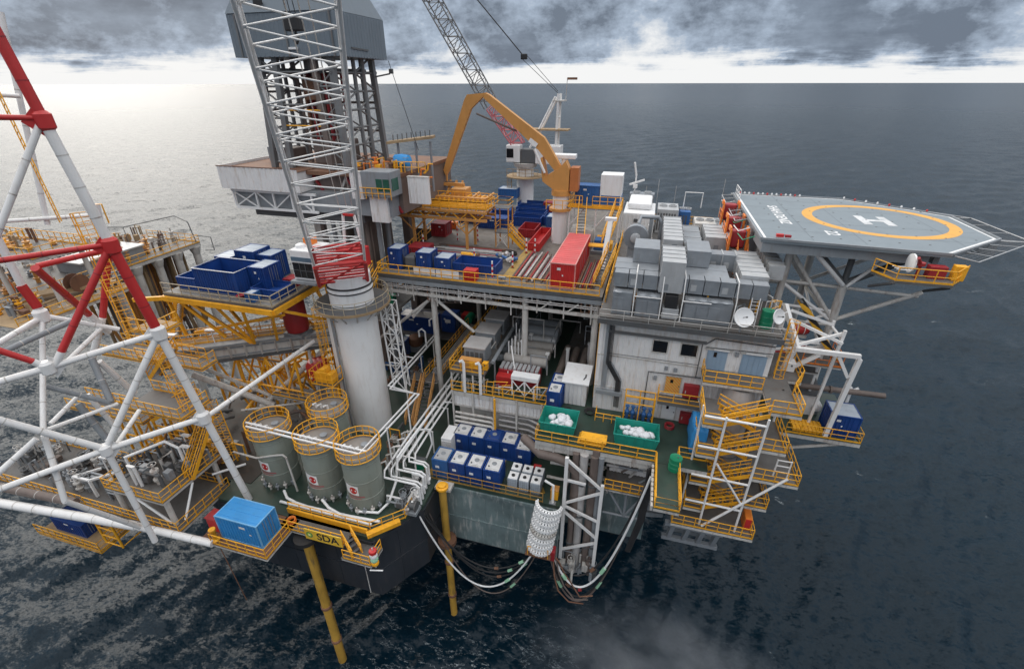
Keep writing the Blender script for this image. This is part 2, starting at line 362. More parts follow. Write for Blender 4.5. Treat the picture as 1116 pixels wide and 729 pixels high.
def container(label, x0, x1, y0, y1, z0, z1, m, top=None, name='cargo_container', cat='container', group=None, rib=.30, open_top=False, door='-Y', frame=None, plate=None):
    """corrugated steel box: floor, four wall panels, roof, corner posts, top rails, door with bars"""
    t = thing(name, label, cat, ((x0 + x1) / 2, (y0 + y1) / 2, z0), 0, group)
    fm = frame or m; e = .06; w = .10
    if open_top:
        b = MB(); b.box(x0 + e, x1 - e, y0 + e, y1 - e, z0 + .12, z0 + .2)
        b.build('floor', m, t, False)
        for nm, a in (('wall_panel', (x0 + e, x1 - e, y0 + e, y0 + e + .04)), ('wall_panel', (x0 + e, x1 - e, y1 - e - .04, y1 - e)), ('wall_panel', (x0 + e, x0 + e + .04, y0 + e + .05, y1 - e - .05)), ('wall_panel', (x1 - e - .04, x1 - e, y0 + e + .05, y1 - e - .05))):
            k = MB(); k.box(*a, z0 + .2, z1 - .05)
            if a[1] - a[0] > a[3] - a[2]:
                if a[2] < (y0 + y1) / 2: k.ribs(a[0] + .05, a[1] - .05, a[2], z0 + .15, z1 - .12, rib, .07, '-Y')
                else: k.ribs(a[0] + .05, a[1] - .05, a[3], z0 + .15, z1 - .12, rib, .07, '+Y')
            else:
                if a[0] < (x0 + x1) / 2: k.ribs(a[2] + .05, a[3] - .05, a[0], z0 + .15, z1 - .12, rib, .07, '-X')
                else: k.ribs(a[2] + .05, a[3] - .05, a[1], z0 + .15, z1 - .12, rib, .07, '+X')
            k.build(nm, m, t, False)
    else:
        k = MB(); k.box(x0 + e, x1 - e, y0 + e, y1 - e, z0 + .12, z1 - .06)
        k.ribs(x0 + .12, x1 - .12, y0 + e, z0 + .2, z1 - .15, rib, .07, '-Y'); k.ribs(x0 + .12, x1 - .12, y1 - e, z0 + .2, z1 - .15, rib, .07, '+Y')
        k.ribs(y0 + .12, y1 - .12, x0 + e, z0 + .2, z1 - .15, rib, .07, '-X'); k.ribs(y0 + .12, y1 - .12, x1 - e, z0 + .2, z1 - .15, rib, .07, '+X')
        k.build('corrugated_body', m, t, False)
        r = MB(); r.box(x0 + .08, x1 - .08, y0 + .08, y1 - .08, z1 - .058, z1 - .03)
        n = max(2, int((y1 - y0) / .6))
        for i in range(n): yy = y0 + .1 + (i + .5) * (y1 - y0 - .2) / n; r.box(x0 + .14, x1 - .14, yy - .12, yy + .12, z1 - .032, z1 - .012)
        r.build('roof_panel', top or m, t, False)
    if not open_top and z1 - z0 > 1.4:
        hh = z1 - z0; ww = x1 - x0; px_ = x0 + ww * (.12 + .5 * random.random()); box('stencil_plate', px_, px_ + ww * .14, y0 - .012, y0 - .004, z0 + hh * .72, z0 + hh * .82, M['plate'], t); box('stencil_plate', px_ + ww * .2, px_ + ww * .25, y0 - .012, y0 - .004, z0 + hh * .5, z0 + hh * .56, M['plate'], t)
        for u in (.3, .42, .58, .7): tube('door_bar', (x1 - .02 + .03, y0 + (y1 - y0) * u, z0 + .2), (x1 + .01, y0 + (y1 - y0) * u, z1 - .2), .025, M['galv'], t, 'tube6')
    for xx in (x0, x1):
        for yy in (y0, y1):
            sx = 1 if xx == x0 else -1; sy = 1 if yy == y0 else -1
            box('corner_post', min(xx, xx + sx * w), max(xx, xx + sx * w), min(yy, yy + sy * w), max(yy, yy + sy * w), z0, z1, fm, t)
    for zz in (z0, z1 - .1):
        f = MB()
        f.box(x0 + w, x1 - w, y0, y0 + w, zz, zz + .098); f.box(x0 + w, x1 - w, y1 - w, y1, zz, zz + .098)
        f.box(x0, x0 + w, y0 + w, y1 - w, zz, zz + .098); f.box(x1 - w, x1, y0 + w, y1 - w, zz, zz + .098)
        f.build('frame_rail', fm, t, False)
    return t
# ================================================================== SEA
SLOPE = 1.3
def build_sea():
    rng = np.random.default_rng(11)
    # polar sheet: fine near the platform, reaching past the horizon
    rad = [8.0]
    while rad[-1] < 2600: rad.append(rad[-1] * 1.0108 + .02)
    while rad[-1] < 40000: rad.append(rad[-1] * 1.06)
    rad = np.array(rad); na = 760
    a0, a1 = R(16 - 62), R(16 + 62)
    ang = np.concatenate([np.linspace(a0, a1, na), np.linspace(a1, a0 + 2 * PI, 60)[1:-1]])
    RR, AA = np.meshgrid(rad, ang, indexing='ij')
    X = -np.sin(AA) * RR; Y = np.cos(AA) * RR; Z = np.zeros_like(X)
    wind = R(16 - 150)                                # waves run down-right across the picture
    for i in range(46):
        lam = 2.2 * (26 / 2.2) ** (rng.random() ** 1.3); k = 2 * PI / lam
        th = wind + rng.normal() * .55; amp = .0105 * lam ** .79 * (.6 + .8 * rng.random()); ph = rng.random() * 2 * PI
        fade = np.clip(1.6 - RR * .0105 / lam * 2.2, 0, 1)      # drop waves finer than the sheet can carry
        s = np.sin(k * (X * -math.sin(th) + Y * math.cos(th)) + ph)
        Z += amp * fade * (s + .25 * s * s)
    v = np.stack([X, Y, Z], -1).reshape(-1, 3); nr, nA = RR.shape
    i, j = np.meshgrid(np.arange(nr - 1), np.arange(nA), indexing='ij'); j2 = (j + 1) % nA
    f = np.stack([i * nA + j, i * nA + j2, (i + 1) * nA + j2, (i + 1) * nA + j], -1).reshape(-1, 4)[:, ::-1]
    c = np.array([[0, 0, 0.]]); v = np.concatenate([v, c]); ci = len(v) - 1
    tri = [[jj, (jj + 1) % nA, ci] for jj in range(nA)]
    me = bpy.data.meshes.new('sea'); me.vertices.add(len(v)); me.vertices.foreach_set('co', v.astype(np.float32).ravel())
    nq = len(f); nt_ = len(tri); me.loops.add(nq * 4 + nt_ * 3); me.polygons.add(nq + nt_)
    me.loops.foreach_set('vertex_index', np.concatenate([f.ravel(), np.array([t[::-1] for t in tri]).ravel()]).astype(np.int32))
    me.polygons.foreach_set('loop_start', np.concatenate([np.arange(nq) * 4, nq * 4 + np.arange(nt_) * 3]).astype(np.int32))
    me.polygons.foreach_set('use_smooth', np.ones(nq + nt_, bool)); me.update(calc_edges=True); me.validate()
    m = bpy.data.materials.new('sea_water'); m.use_nodes = True; t = m.node_tree; b = t.nodes['Principled BSDF']
    b.inputs['Base Color'].default_value = (.0018, .0125, .0225, 1); b.inputs['Roughness'].default_value = .12; b.inputs['IOR'].default_value = 1.33; b.inputs['Specular IOR Level'].default_value = .36
    g = t.nodes.new('ShaderNodeNewGeometry'); prev = None
    ln = t.nodes.new('ShaderNodeVectorMath'); ln.operation = 'LENGTH'; t.links.new(g.outputs['Position'], ln.inputs[0])
    rr = t.nodes.new('ShaderNodeMapRange'); rr.inputs['From Min'].default_value = 60; rr.inputs['From Max'].default_value = 1800; rr.inputs['To Min'].default_value = .33; rr.inputs['To Max'].default_value = .26
    t.links.new(ln.outputs['Value'], rr.inputs[0]); t.links.new(rr.outputs[0], b.inputs['Roughness'])     # waves too small to model far out
    # wave slopes as a direct tilt of the surface normal, so distant water keeps its slope spread
    for sc, am, ax in ((.11, .26, 1.8), (.42, .60, 2.0), (1.4, .80, 1.8), (4.2, .55, 1.3)):
        mp = t.nodes.new('ShaderNodeMapping'); mp.inputs['Rotation'].default_value = (0, 0, -wind); mp.inputs['Scale'].default_value = (1, ax, 1)
        t.links.new(g.outputs['Position'], mp.inputs[0])
        n = t.nodes.new('ShaderNodeTexNoise'); n.inputs['Scale'].default_value = sc; n.inputs['Detail'].default_value = 2; n.inputs['Roughness'].default_value = .55; n.inputs['Distortion'].default_value = .5
        t.links.new(mp.outputs[0], n.inputs['Vector'])
        v1 = t.nodes.new('ShaderNodeVectorMath'); v1.operation = 'SUBTRACT'; t.links.new(n.outputs['Color'], v1.inputs[0]); v1.inputs[1].default_value = (.5, .5, .5)
        v2 = t.nodes.new('ShaderNodeVectorMath'); v2.operation = 'MULTIPLY'; t.links.new(v1.outputs[0], v2.inputs[0]); v2.inputs[1].default_value = (am * SLOPE, am * SLOPE, 0)
        v3 = t.nodes.new('ShaderNodeVectorMath'); v3.operation = 'ADD'; t.links.new(prev if prev else g.outputs['Normal'], v3.inputs[0]); t.links.new(v2.outputs[0], v3.inputs[1]); prev = v3.outputs[0]
    nm = t.nodes.new('ShaderNodeVectorMath'); nm.operation = 'NORMALIZE'; t.links.new(prev, nm.inputs[0]); prev = nm.outputs[0]
    t.links.new(prev, b.inputs['Normal'])
    def nz(sc, det, off):                             # sparse breaking crests
        mp = t.nodes.new('ShaderNodeMapping'); mp.inputs['Location'].default_value = (off, off, 0); mp.inputs['Rotation'].default_value = (0, 0, -wind); mp.inputs['Scale'].default_value = (1, 2.4, 1); t.links.new(g.outputs['Position'], mp.inputs[0])
        n = t.nodes.new('ShaderNodeTexNoise'); n.inputs['Scale'].default_value = sc; n.inputs['Detail'].default_value = det; n.inputs['Roughness'].default_value = .7; t.links.new(mp.outputs[0], n.inputs['Vector']); return n.outputs['Fac']
    def mrg(v, lo, hi):
        n = t.nodes.new('ShaderNodeMapRange'); n.inputs['From Min'].default_value = lo; n.inputs['From Max'].default_value = hi; t.links.new(v, n.inputs[0]); return n.outputs[0]
    mu = t.nodes.new('ShaderNodeMath'); mu.operation = 'MULTIPLY'; t.links.new(mrg(nz(.075, 4, 3.3), .655, .70), mu.inputs[0]); t.links.new(mrg(nz(1.1, 6, 9.1), .52, .66), mu.inputs[1])
    # thin foam streaks in the lee of the hull and the caissons
    ds = t.nodes.new('ShaderNodeVectorMath'); ds.operation = 'DISTANCE'; t.links.new(g.outputs['Position'], ds.inputs[0]); ds.inputs[1].default_value = (-13, 22, 0)
    rid = t.nodes.new('ShaderNodeMath'); rid.operation = 'ABSOLUTE'; sb_ = t.nodes.new('ShaderNodeMath'); sb_.operation = 'SUBTRACT'; sb_.inputs[1].default_value = .5; t.links.new(nz(.16, 7, 21.0), sb_.inputs[0]); t.links.new(sb_.outputs[0], rid.inputs[0])
    m1 = t.nodes.new('ShaderNodeMath'); m1.operation = 'MULTIPLY'; t.links.new(mrg(rid.outputs[0], .010, .0), m1.inputs[0]); t.links.new(mrg(ds.outputs['Value'], 22, 8), m1.inputs[1])
    m2 = t.nodes.new('ShaderNodeMath'); m2.operation = 'MULTIPLY'; t.links.new(m1.outputs[0], m2.inputs[0]); t.links.new(mrg(nz(1.6, 5, 4.0), .42, .75), m2.inputs[1])
    ad = t.nodes.new('ShaderNodeMath'); ad.operation = 'ADD'; ad.use_clamp = True; t.links.new(mu.outputs[0], ad.inputs[0]); t.links.new(m2.outputs[0], ad.inputs[1]); mu = ad
    mx = t.nodes.new('ShaderNodeMixRGB'); t.links.new(mu.outputs[0], mx.inputs[0]); mx.inputs[1].default_value = b.inputs['Base Color'].default_value; mx.inputs[2].default_value = (.55, .60, .62, 1); t.links.new(mx.outputs[0], b.inputs['Base Color'])
    me.materials.append(m); struct(link('sea', me))
build_sea()

# ================================================================== HULL AND DECKS
hullp = [(-35, 22.9), (-19.0, 22.9), (-16.3, 27.3), (-16.3, 30.6), (-4.3, 30.6), (-4.3, 35.5), (3.6, 35.5), (3.6, 41), (8.5, 41), (8.5, 78), (-27, 78), (-27, 60), (-47, 60), (-47, 40), (-46, 28), (-35.5, 25)]
hull = thing('platform_hull', 'weathered blue green steel hull under the whole platform, dark at its near corner', 'hull', (-15, 45, 12.4))
n_ = len(hullp)
for i in range(n_):
    (xa, ya), (xb, yb) = hullp[i], hullp[(i + 1) % n_]
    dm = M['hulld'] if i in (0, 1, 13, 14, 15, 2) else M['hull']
    L = math.hypot(xb - xa, yb - ya); k = MB(); k.add([(xa, ya, 12.4), (xb, yb, 12.4), (xb, yb, 19.6), (xa, ya, 19.6)], [(0, 1, 2, 3)])
    nx, ny = (yb - ya) / L, -(xb - xa) / L
    for s in range(1, int(L / 2.4)):
        u = s * 2.4 / L; px, py = xa + (xb - xa) * u, ya + (yb - ya) * u
        k.bar((px, py, 12.5), (px, py, 19.5), .05, .05)
    k.bar((xa + nx * .06, ya + ny * .06, 19.35), (xb + nx * .06, yb + ny * .06, 19.35), .12, .35)
    k.bar((xa + nx * .04, ya + ny * .04, 15.6), (xb + nx * .04, yb + ny * .04, 15.6), .08, .12)
    k.build('hull_side', dm, hull, False)
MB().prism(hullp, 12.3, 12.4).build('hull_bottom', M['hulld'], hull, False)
k = MB().prism(hullp, 19.6, 20.0); struct(k.build('hull_deck', M['green'], None, False))
# four submerged-looking leg columns carry the hull down into the sea
for i, (x, y) in enumerate(((-30, 40), (2, 50), (-20, 70), (2, 72))):
    t = thing('hull_leg', 'thick dark steel column standing in the sea under the platform hull', 'leg', (x, y, -6), 0, 'columns under the hull')
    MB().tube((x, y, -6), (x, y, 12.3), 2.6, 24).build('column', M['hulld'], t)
    for zz in (3, 8): MB().tube((x, y, zz), (x, y, zz + .4), 2.75, 24).build('ring', M['hulld'], t)

def deck(name, x0, x1, y0, y1, z, th=.35, m=None, edge=None):
    k = MB(); k.box(x0, x1, y0, y1, z - .05, z, 0); k.box(x0 + .03, x1 - .03, y0 + .03, y1 - .03, z - th, z - .052, 1)
    return struct(k.build(name, [m or M['green'], edge or M['offw']], None, False))
# main deck (right) and module deck (left of it)
deck('main_deck', -7.1, 7.4, 32.0, 38.2, 26.0, .5); deck('main_deck', -7.1, -2.9, 38.2, 42.3, 26.0, .5)
deck('walkway', 3.2, 5.1, 27.0, 31.96, 26.0, .35)
deck('module_deck', -17.2, -7.14, 37.2, 62, 26.0, .6); deck('module_deck', -7.1, -2.9, 42.34, 62, 26.0, .6, M['deckg'])
deck('pipe_deck', -26.8, -3.1, 41.6, 76, 36.2, .36, M['pdeck'], M['dgrey'])
# ================================================================== ACCOMMODATION BLOCK
def text_mesh(name, s, size, m, parent, loc, rot, ext=.004, bold=0.0):
    cu = bpy.data.curves.new(name, 'FONT'); cu.body = s; cu.size = size; cu.extrude = ext; cu.align_x = 'CENTER'; cu.align_y = 'CENTER'; cu.offset = bold
    t = bpy.data.objects.new('tmp', cu); COL.objects.link(t)
    me = bpy.data.meshes.new_from_object(t.evaluated_get(bpy.context.evaluated_depsgraph_get()))
    bpy.data.objects.remove(t); me.materials.clear(); me.materials.append(m)
    o = link(name, me, parent); o.location = Vector(loc) - origin(parent); o.rotation_euler = rot; return o

blk = thing('accommodation_block', 'white ribbed living quarters block three storeys high with two square windows', 'building', (4.35, 38.3, 26))
Y0 = 38.3
k = MB(); k.box(-2.8, 11.5, Y0, 72, 25.5, 35.62)
k.build('wall', M['wall'], blk, False)
k = MB(); k.box(-2.7, 8.3, 41.2, 71, 20.0, 25.5); k.build('lower_wall', M['brown'], blk, False)
holes = [(1.95, 3.15, 33.0, 34.15), (4.3, 5.6, 33.0, 34.15), (6.45, 8.05, 32.02, 33.9), (9.2, 11.1, 32.02, 33.9), (3.4, 4.9, 28.9, 30.75), (5.1, 6.4, 28.9, 30.25), (3.5, 5.1, 26.02, 27.6), (5.25, 6.5, 26.02, 27.2)]
k = MB()
for i in range(30):                                       # cladding ribs, stopped round every opening
    x = -2.7 + i * .475
    segs = [(25.6, 28.6), (28.62, 31.95), (32.15, 35.4)]
    for (a, b, c, d) in holes:
        if a - .12 < x + .12 and x < b + .12:
            ns = []
            for s0, s1 in segs:
                if d + .1 <= s0 or c - .1 >= s1: ns.append((s0, s1)); continue
                if c - .1 > s0: ns.append((s0, c - .1))
                if d + .1 < s1: ns.append((d + .1, s1))
            segs = ns
    for s0, s1 in segs: k.ribs(x, x + .48, Y0, s0, s1, .475, .045)
stuff(k.build('cladding_rib', M['wall'], blk, False))
for xx, fc in ((-2.8, '-X'), (11.5, '+X')): stuff(MB().ribs(Y0 + .2, 71, xx, 26.2, 35.4, .6, .045, fc).build('side_cladding_rib', M['wall'], blk, False))
for z in (28.6, 32.05): box('joint_strip', -2.8, 11.5, Y0 - .07, Y0 - .002, z - .09, z + .02, M['offw'], blk)
for (a, b, c, d) in holes[:2]:
    w = MB(); w.box(a - .09, b + .09, Y0 - .10, Y0 - .004, c - .09, c); w.box(a - .09, b + .09, Y0 - .10, Y0 - .004, d, d + .09); w.box(a - .09, a, Y0 - .10, Y0 - .004, c, d); w.box(b, b + .09, Y0 - .10, Y0 - .004, c, d)
    w = w.build('window', M['offw'], blk, False); box('pane', a, b, Y0 - .03, Y0 - .006, c, d, M['glass'], w)
for (a, b, c, d) in holes[2:4]:
    w = bbox('blue_door_panel', a, b, Y0 - .12, Y0 - .003, c, d, M['doorb'], blk, .02)
    OFF[w.name] = origin(blk)
    for j in range(4): box('door_slat', a + .1 + j * (b - a - .2) / 4, a + .16 + j * (b - a - .2) / 4, Y0 - .145, Y0 - .118, c + .1, d - .1, M['doorb'], w)
    box('door_track', a - .2, b + .3, Y0 - .16, Y0 - .004, d + .03, d + .13, M['offw'], blk)
box('vent_opening', 6.95, 7.2, Y0 - .15, Y0 - .119, 33.3, 33.75, M['glass'], blk)
def door(x0, x1, z0, z1, m, lab):
    f = MB()
    for a in ((x0 - .08, x0), (x1, x1 + .08)): f.box(*a, Y0 - .09, Y0 - .003, z0, z1)
    f.box(x0 - .08, x1 + .08, Y0 - .09, Y0 - .003, z1, z1 + .08)
    f.build('door_frame', M['offw'], blk, False)
    d = bbox('door', x0, x1, Y0 - .075, Y0 - .003, z0 + .02, z1, m, blk, .015); d['label'] = lab; OFF[d.name] = origin(blk)
    box('door_window', x0 + .3 * (x1 - x0) , x0 + .5 * (x1 - x0), Y0 - .083, Y0 - .073, z0 + 1.15, z0 + 1.5, M['glass'], d)
    box('door_handle', x1 - .16, x1 - .06, Y0 - .13, Y0 - .076, z0 + .85, z0 + .93, M['dgrey'], d)
door(3.5, 4.8, 28.9, 30.7, M['door_hz'], 'orange and yellow striped door on the middle storey')
door(3.6, 4.8, 26.02, 27.6, M['whitec'], 'pale white door at deck level')
for (a, b, c, d) in (holes[5], holes[7]):
    p = bbox('red_fire_cabinet', a, b, Y0 - .45, Y0 - .004, c + .03, d, M['redd'], blk, .04); OFF[p.name] = origin(blk)
    box('cabinet_handle', a + .15, a + .22, Y0 - .49, Y0 - .448, c + .5, c + .8, M['offw'], p)
# roof slab, yellow eave line and cable trays
k = MB(); k.box(-3.0, 11.7, Y0 - .35, 72.2, 35.66, 35.98); k.build('roof', M['deckg'], blk, False)
box('eave_strip', -3.0, 11.7, Y0 - .42, Y0 - .352, 35.36, 35.58, M['yel'], blk)
k = MB(); k.box(-3.0, 11.72, Y0 - .95, Y0 - .43, 35.78, 35.86); k.box(-3.0, 11.72, Y0 - 1.0, Y0 - .93, 35.6, 36.05)
for i in range(30): k.box(-2.9 + i * .5, -2.84 + i * .5, Y0 - .93, Y0 - .43, 35.86, 35.92)
k.build('roof_edge_cable_tray', M['dgrey'], blk, False)
k = MB()
for dz in (0, .12, .24): k.tube((-2.0, Y0 - .3, 34.5 + dz * .8), (6.2, Y0 - .3, 34.5 + dz * .8), .05, 6)
k.tube((6.2, Y0 - .3, 34.55), (6.8, Y0 - .3, 35.1), .06, 6); k.tube((6.8, Y0 - .3, 35.1), (11.4, Y0 - .3, 35.0), .05, 6)
k.tube((6.2, Y0 - .25, 34.2), (11.4, Y0 - .25, 34.3), .04, 6); k.tube((5.9, Y0 - .25, 31), (5.9, Y0 - .25, 34.5), .05, 6); k.tube((-2.2, Y0 - .25, 32.35), (5.9, Y0 - .25, 32.35), .03, 6)
k.build('conduit', M['dgrey'], blk)
k = MB(); k.box(-2.2, -1.75, Y0 - .28, Y0 - .05, 28.6, 35.5); k.bar((-1.7, Y0 - .2, 31.4), (-.6, Y0 - .2, 29.6), .5, .1, up=(0, 1, 0)); k.bar((-.6, Y0 - .2, 29.6), (-.55, Y0 - .2, 27.8), .5, .1, up=(0, 1, 0))
k.box(-2.6, -.2, Y0 - .55, Y0 - .1, 28.0, 28.35)
k.build('cable_ladder', M['grey'], blk, False)
k = MB()
for i in range(5): k.path([(-1.9 + i * .1, Y0 - .32, 35.2), (-1.9 + i * .1, Y0 - .32, 31.3), (-.85 + i * .1, Y0 - .32, 29.5), (-.8 + i * .1, Y0 - .32, 26.6)], .035, 5)
k.build('cable', M['black'], blk)
k = MB(); k.path([(1.9, Y0 - .25, 26.3), (1.9, Y0 - .25, 31.0), (6.9, Y0 - .25, 31.1)], .07, 6); k.build('grey_pipe_frame', M['dgrey'], blk)
for (x, z) in ((-2.0, 30.6), (3.2, 31.35), (4.0, 31.3), (2.4, 30.2), (8.6, 33.6)): box('junction_box', x, x + .3, Y0 - .22, Y0 - .05, z, z + .35, M['grey'], blk)
box('light_bar', 6.9, 8.1, Y0 - .3, Y0 - .1, 34.0, 34.08, M['whitec'], blk); box('light_bar', 9.4, 10.9, Y0 - .3, Y0 - .1, 34.02, 34.1, M['whitec'], blk)
# mid-height ledge
k = MB(); k.box(3.0, 6.9, 36.9, Y0 - .1, 28.62, 28.72); k.box(3.0, 6.9, 36.85, 36.9, 28.5, 28.8); k.build('balcony_floor', M['deckg'], blk, False)
rail([(3.0, Y0 - .2, 28.72), (3.0, 36.95, 28.72), (6.9, 36.95, 28.72)], 'short yellow railing round the ledge under the orange striped door', step=1.2)

# ------------------------------------------------------------------ roof plant
def duct(label, segs, cat='duct', fl=True, m=None, name='air_duct', group='air ducts on the roof', step=1.15):
    t = thing(name, label, cat, segs[0][0:1] + segs[0][2:3] + segs[0][4:5], 0, group)
    for (x0, x1, y0, y1, z0, z1, ax) in segs:
        L = (x1 - x0) if ax == 'x' else (y1 - y0); n = max(1, round(L / step))
        for i in range(n):
            a, b = i / n, (i + 1) / n; g = .03
            if ax == 'x': bbox('duct_panel', x0 + L * a + g, x0 + L * b - g, y0, y1, z0, z1, m or M['galv'], t, .03)
            else: bbox('duct_panel', x0, x1, y0 + L * a + g, y0 + L * b - g, z0, z1, m or M['galv'], t, .03)
            if (x1 - x0) > .9: hx = x0 + .2 + random.random() * (x1 - x0 - .8) if ax == 'y' else x0 + L * a + .2; box('access_hatch', hx, hx + .45, y0 - .025, y0 - .004, z0 + .25, z0 + .8, M[random.choice(['galvl', 'grey', 'galv'])], t) if i == 0 or ax == 'x' else None
            if fl:
                f = MB(); e = .06; q = (x0 + L * b if ax == 'x' else y0 + L * b)
                if ax == 'x': f.box(q - .05, q + .05, y0 - e, y1 + e, z0 - e, z1 + e)
                else: f.box(x0 - e, x1 + e, q - .05, q + .05, z0 - e, z1 + e)
                f.build('flange', M['galvl'], t, False)
    return t
duct('long grey duct box running along the front edge of the roof', [(-2.1, 10.2, 39.45, 40.6, 38.3, 39.6, 'x')], step=1.25, fl=False)
duct('wide flat grey plenum on the left of the roof behind the front duct', [(-2.2, 1.55, 40.65, 43.6, 38.3, 39.62, 'y')], step=1.5, fl=False)
duct('flat grey plenum right of the stepped middle duct', [(3.7, 7.3, 40.65, 43.9, 38.3, 39.55, 'y')], step=1.7, fl=False)
duct('stepped pale duct dropping down the middle of the roof front', [(1.7, 3.6, 39.2, 43.6, 38.25, 41.0, 'y'), (1.75, 3.55, 45.7, 54.5, 39.8, 41.0, 'y')], m=M['galvl'], step=1.2)
duct('grey cross duct with tall block at its left end', [(-.8, 1.5, 42.4, 45.4, 39.65, 41.0, 'x'), (3.75, 5.8, 42.6, 46.0, 39.6, 41.05, 'x')], fl=False, step=3)
duct('flanged pale duct stepping back along the right of the roof', [(8.2, 10.3, 40.7, 47.4, 38.6, 39.9, 'y')], m=M['galvl'])
duct('narrow flanged duct along the right edge next to the helideck', [(11.0, 12.3, 44.5, 51.0, 38.4, 39.7, 'y')], m=M['galvl'], step=1.0)
duct('flanged pale duct far back near the orange lifeboat steps', [(6.0, 8.4, 50.5, 55.5, 38.6, 40.2, 'y')], m=M['galvl'])
duct('grey duct linking the two right hand flanged ducts', [(5.9, 8.15, 44.6, 46.0, 38.8, 40.3, 'x'), (8.5, 12.2, 51.5, 53.0, 38.7, 40.2, 'x')], step=1.4)
duct('grey duct run below the tall middle duct at the back', [(3.9, 5.6, 46.5, 55.5, 38.5, 39.9, 'y')], m=M['grey'], step=2)
for (x0, x1, z1, lab) in ((-2.0, -.35, 38.1, 'leftmost grey air handler box under the front roof duct'), (.0, 1.95, 38.0, 'grey air handler with domed lids under the front roof duct'), (3.95, 7.7, 38.05, 'widest grey air handler cabinet under the front roof duct')):
    t = thing('air_handler', lab, 'air handler', (x0, 38.75, 36), 0, 'air handlers at the roof front')
    bbox('cabinet', x0, x1, 38.75, 40.4, 36.05, z1, M['galv'], t, .04)
    for i in range(max(1, int((x1 - x0) / .95))):
        a = x0 + .08 + i * .95; bbox('access_panel', a, a + .82, 38.70, 38.76, 36.25, z1 - .5, M['galv'], t, .015)
    k = MB()
    for i in range(max(1, int((x1 - x0) / .9))): c = x0 + .5 + i * .9; k.lathe((c, 39.0, z1 - .02), [(.40, 0), (.34, .06), (.2, .10), (.02, .12)], 12)
    k.build('domed_lid', M['galv'], t)
    box('base_frame', x0 - .05, x1 + .05, 38.68, 40.4, 35.98, 36.08, M['dgrey'], t)
t = thing('fan_unit', 'small white fan housing with dark opening between the air handlers', 'fan unit', (2.2, 38.8, 36)); bbox('housing', 2.25, 3.6, 38.8, 40.0, 36.05, 37.0, M['galvl'], t); box('rail', 2.2, 3.65, 38.72, 38.8, 36.5, 36.56, M['white'], t); box('opening', 2.4, 3.4, 38.85, 40.0, 37.0, 38.1, M['black'], t)
t = thing('roof_frame', 'thin white pipe frame bracing the front roof ducts', 'pipe frame', (-.2, 38.6, 36))
for x in (-.2, 2.05, 3.75, 7.85): MB().path([(x, 38.62, 36.0), (x, 38.62, 38.25), (x, 39.3, 39.75), (x, 41.5, 39.75)], .05, 6).build('upright', M['white'], t)
for a, b in ((-.2, 2.05), (3.75, 6.0)): tube('cross_pipe', (a, 38.62, 37.9), (b, 38.62, 37.9), .05, M['white'], t)
rail([(-2.9, 37.45, 36.02), (11.6, 37.45, 36.02)], 'white topped railing along the front edge of the roof', m=M['offw'], step=2.2, kick=False, h=.9, r=.03)
t = thing('round_fan', 'big round grey fan housing beside the white roof house', 'fan', (-.9, 50, 39.6)); MB().lathe((-.9, 50.6, 39.7), [(1.25, -.5), (1.3, .2), (1.1, .9), (.5, 1.0)][::-1], 24, axis='Y').build('housing', M['galv'], t); MB().lathe((-.9, 50.0, 39.7), [(.5, 0), (.52, -.3), (.3, -.38), (.05, -.4)], 20, axis='Y').build('hub', M['galvl'], t); k = MB().box(-1.6, -.2, 50.2, 51.4, 36, 38.6); k.build('stand', M['grey'], t, False)
MB()
t = thing('bent_pipe', 'fat grey pipe arching from the roof fan to the middle duct', 'pipe', (-.5, 53, 40)); MB().path([(-.8, 52, 40.6), (-.6, 53, 41.2), (1.2, 53.2, 41.2), (1.6, 53.2, 40.6), (1.6, 53.2, 38)], .22, 10).build('pipe_run', M['galv'], t); box('saddle', .3, .7, 52.9, 53.5, 36, 41.0, M['grey'], t)
t = thing('roof_house', 'pinkish white deck house with rounded shoulder at the back of the roof', 'deck house', (-1.2, 64, 36)); bbox('house_wall', -3.0, .9, 62, 68.5, 36.0, 39.4, M['whitec'], t, .12)
k = MB().ribs(-2.9, .8, 62, 36.2, 39.2, .5, .04); k.build('wall_rib', M['whitec'], t, False)
bbox('roof_hump', -2.6, .4, 64, 70, 39.4, 40.2, M['whitec'], t, .3)
for z in (37.5, 38.3): box('louvre', -1.6, -1.1, 61.9, 62.0, z, z + .4, M['dgrey'], t)
def ac(label, x0, x1, y0, y1, z0, z1, m, grp='plant units at the back of the roof'):
    t = thing('plant_unit', label, 'plant unit', ((x0 + x1) / 2, y0, z0), 0, grp); bbox('casing', x0, x1, y0, y1, z0, z1, m, t, .06)
    k = MB(); n = int((x1 - x0) / .35)
    for i in range(n): k.box(x0 + .1 + i * .35, x0 + .3 + i * .35, y0 - .03, y0, z0 + .4, z1 - .5)
    k.build('grille', M['dgrey'], t, False)
    k = MB()
    for i in range(2): k.lathe((x0 + (x1 - x0) * (.27 + .46 * i), (y0 + y1) / 2, z1), [(.5, 0), (.5, .22), (.42, .22), (.40, .04)], 16)
    k.build('fan_ring', M['galvl'], t); return t
ac('tall white plant unit with pale top in the middle of the roof back', 1.2, 3.9, 66, 70, 36, 39.2, M['galvl'])
ac('blue grey plant unit with white top right of the tall white one', 4.2, 5.6, 68, 71, 36, 38.6, M['bluem'])
ac('cream cylinder topped plant unit left of the orange steps', 5.9, 8.4, 63, 66.5, 36, 38.4, M['offw'])
ac('small grey plant unit at the far right roof corner', 8.7, 10.6, 66, 70, 36, 37.6, M['galv'])
ac('low grey plant box behind the pinkish roof house', -2.8, .6, 70.2, 71.8, 36, 40.2, M['galv'])
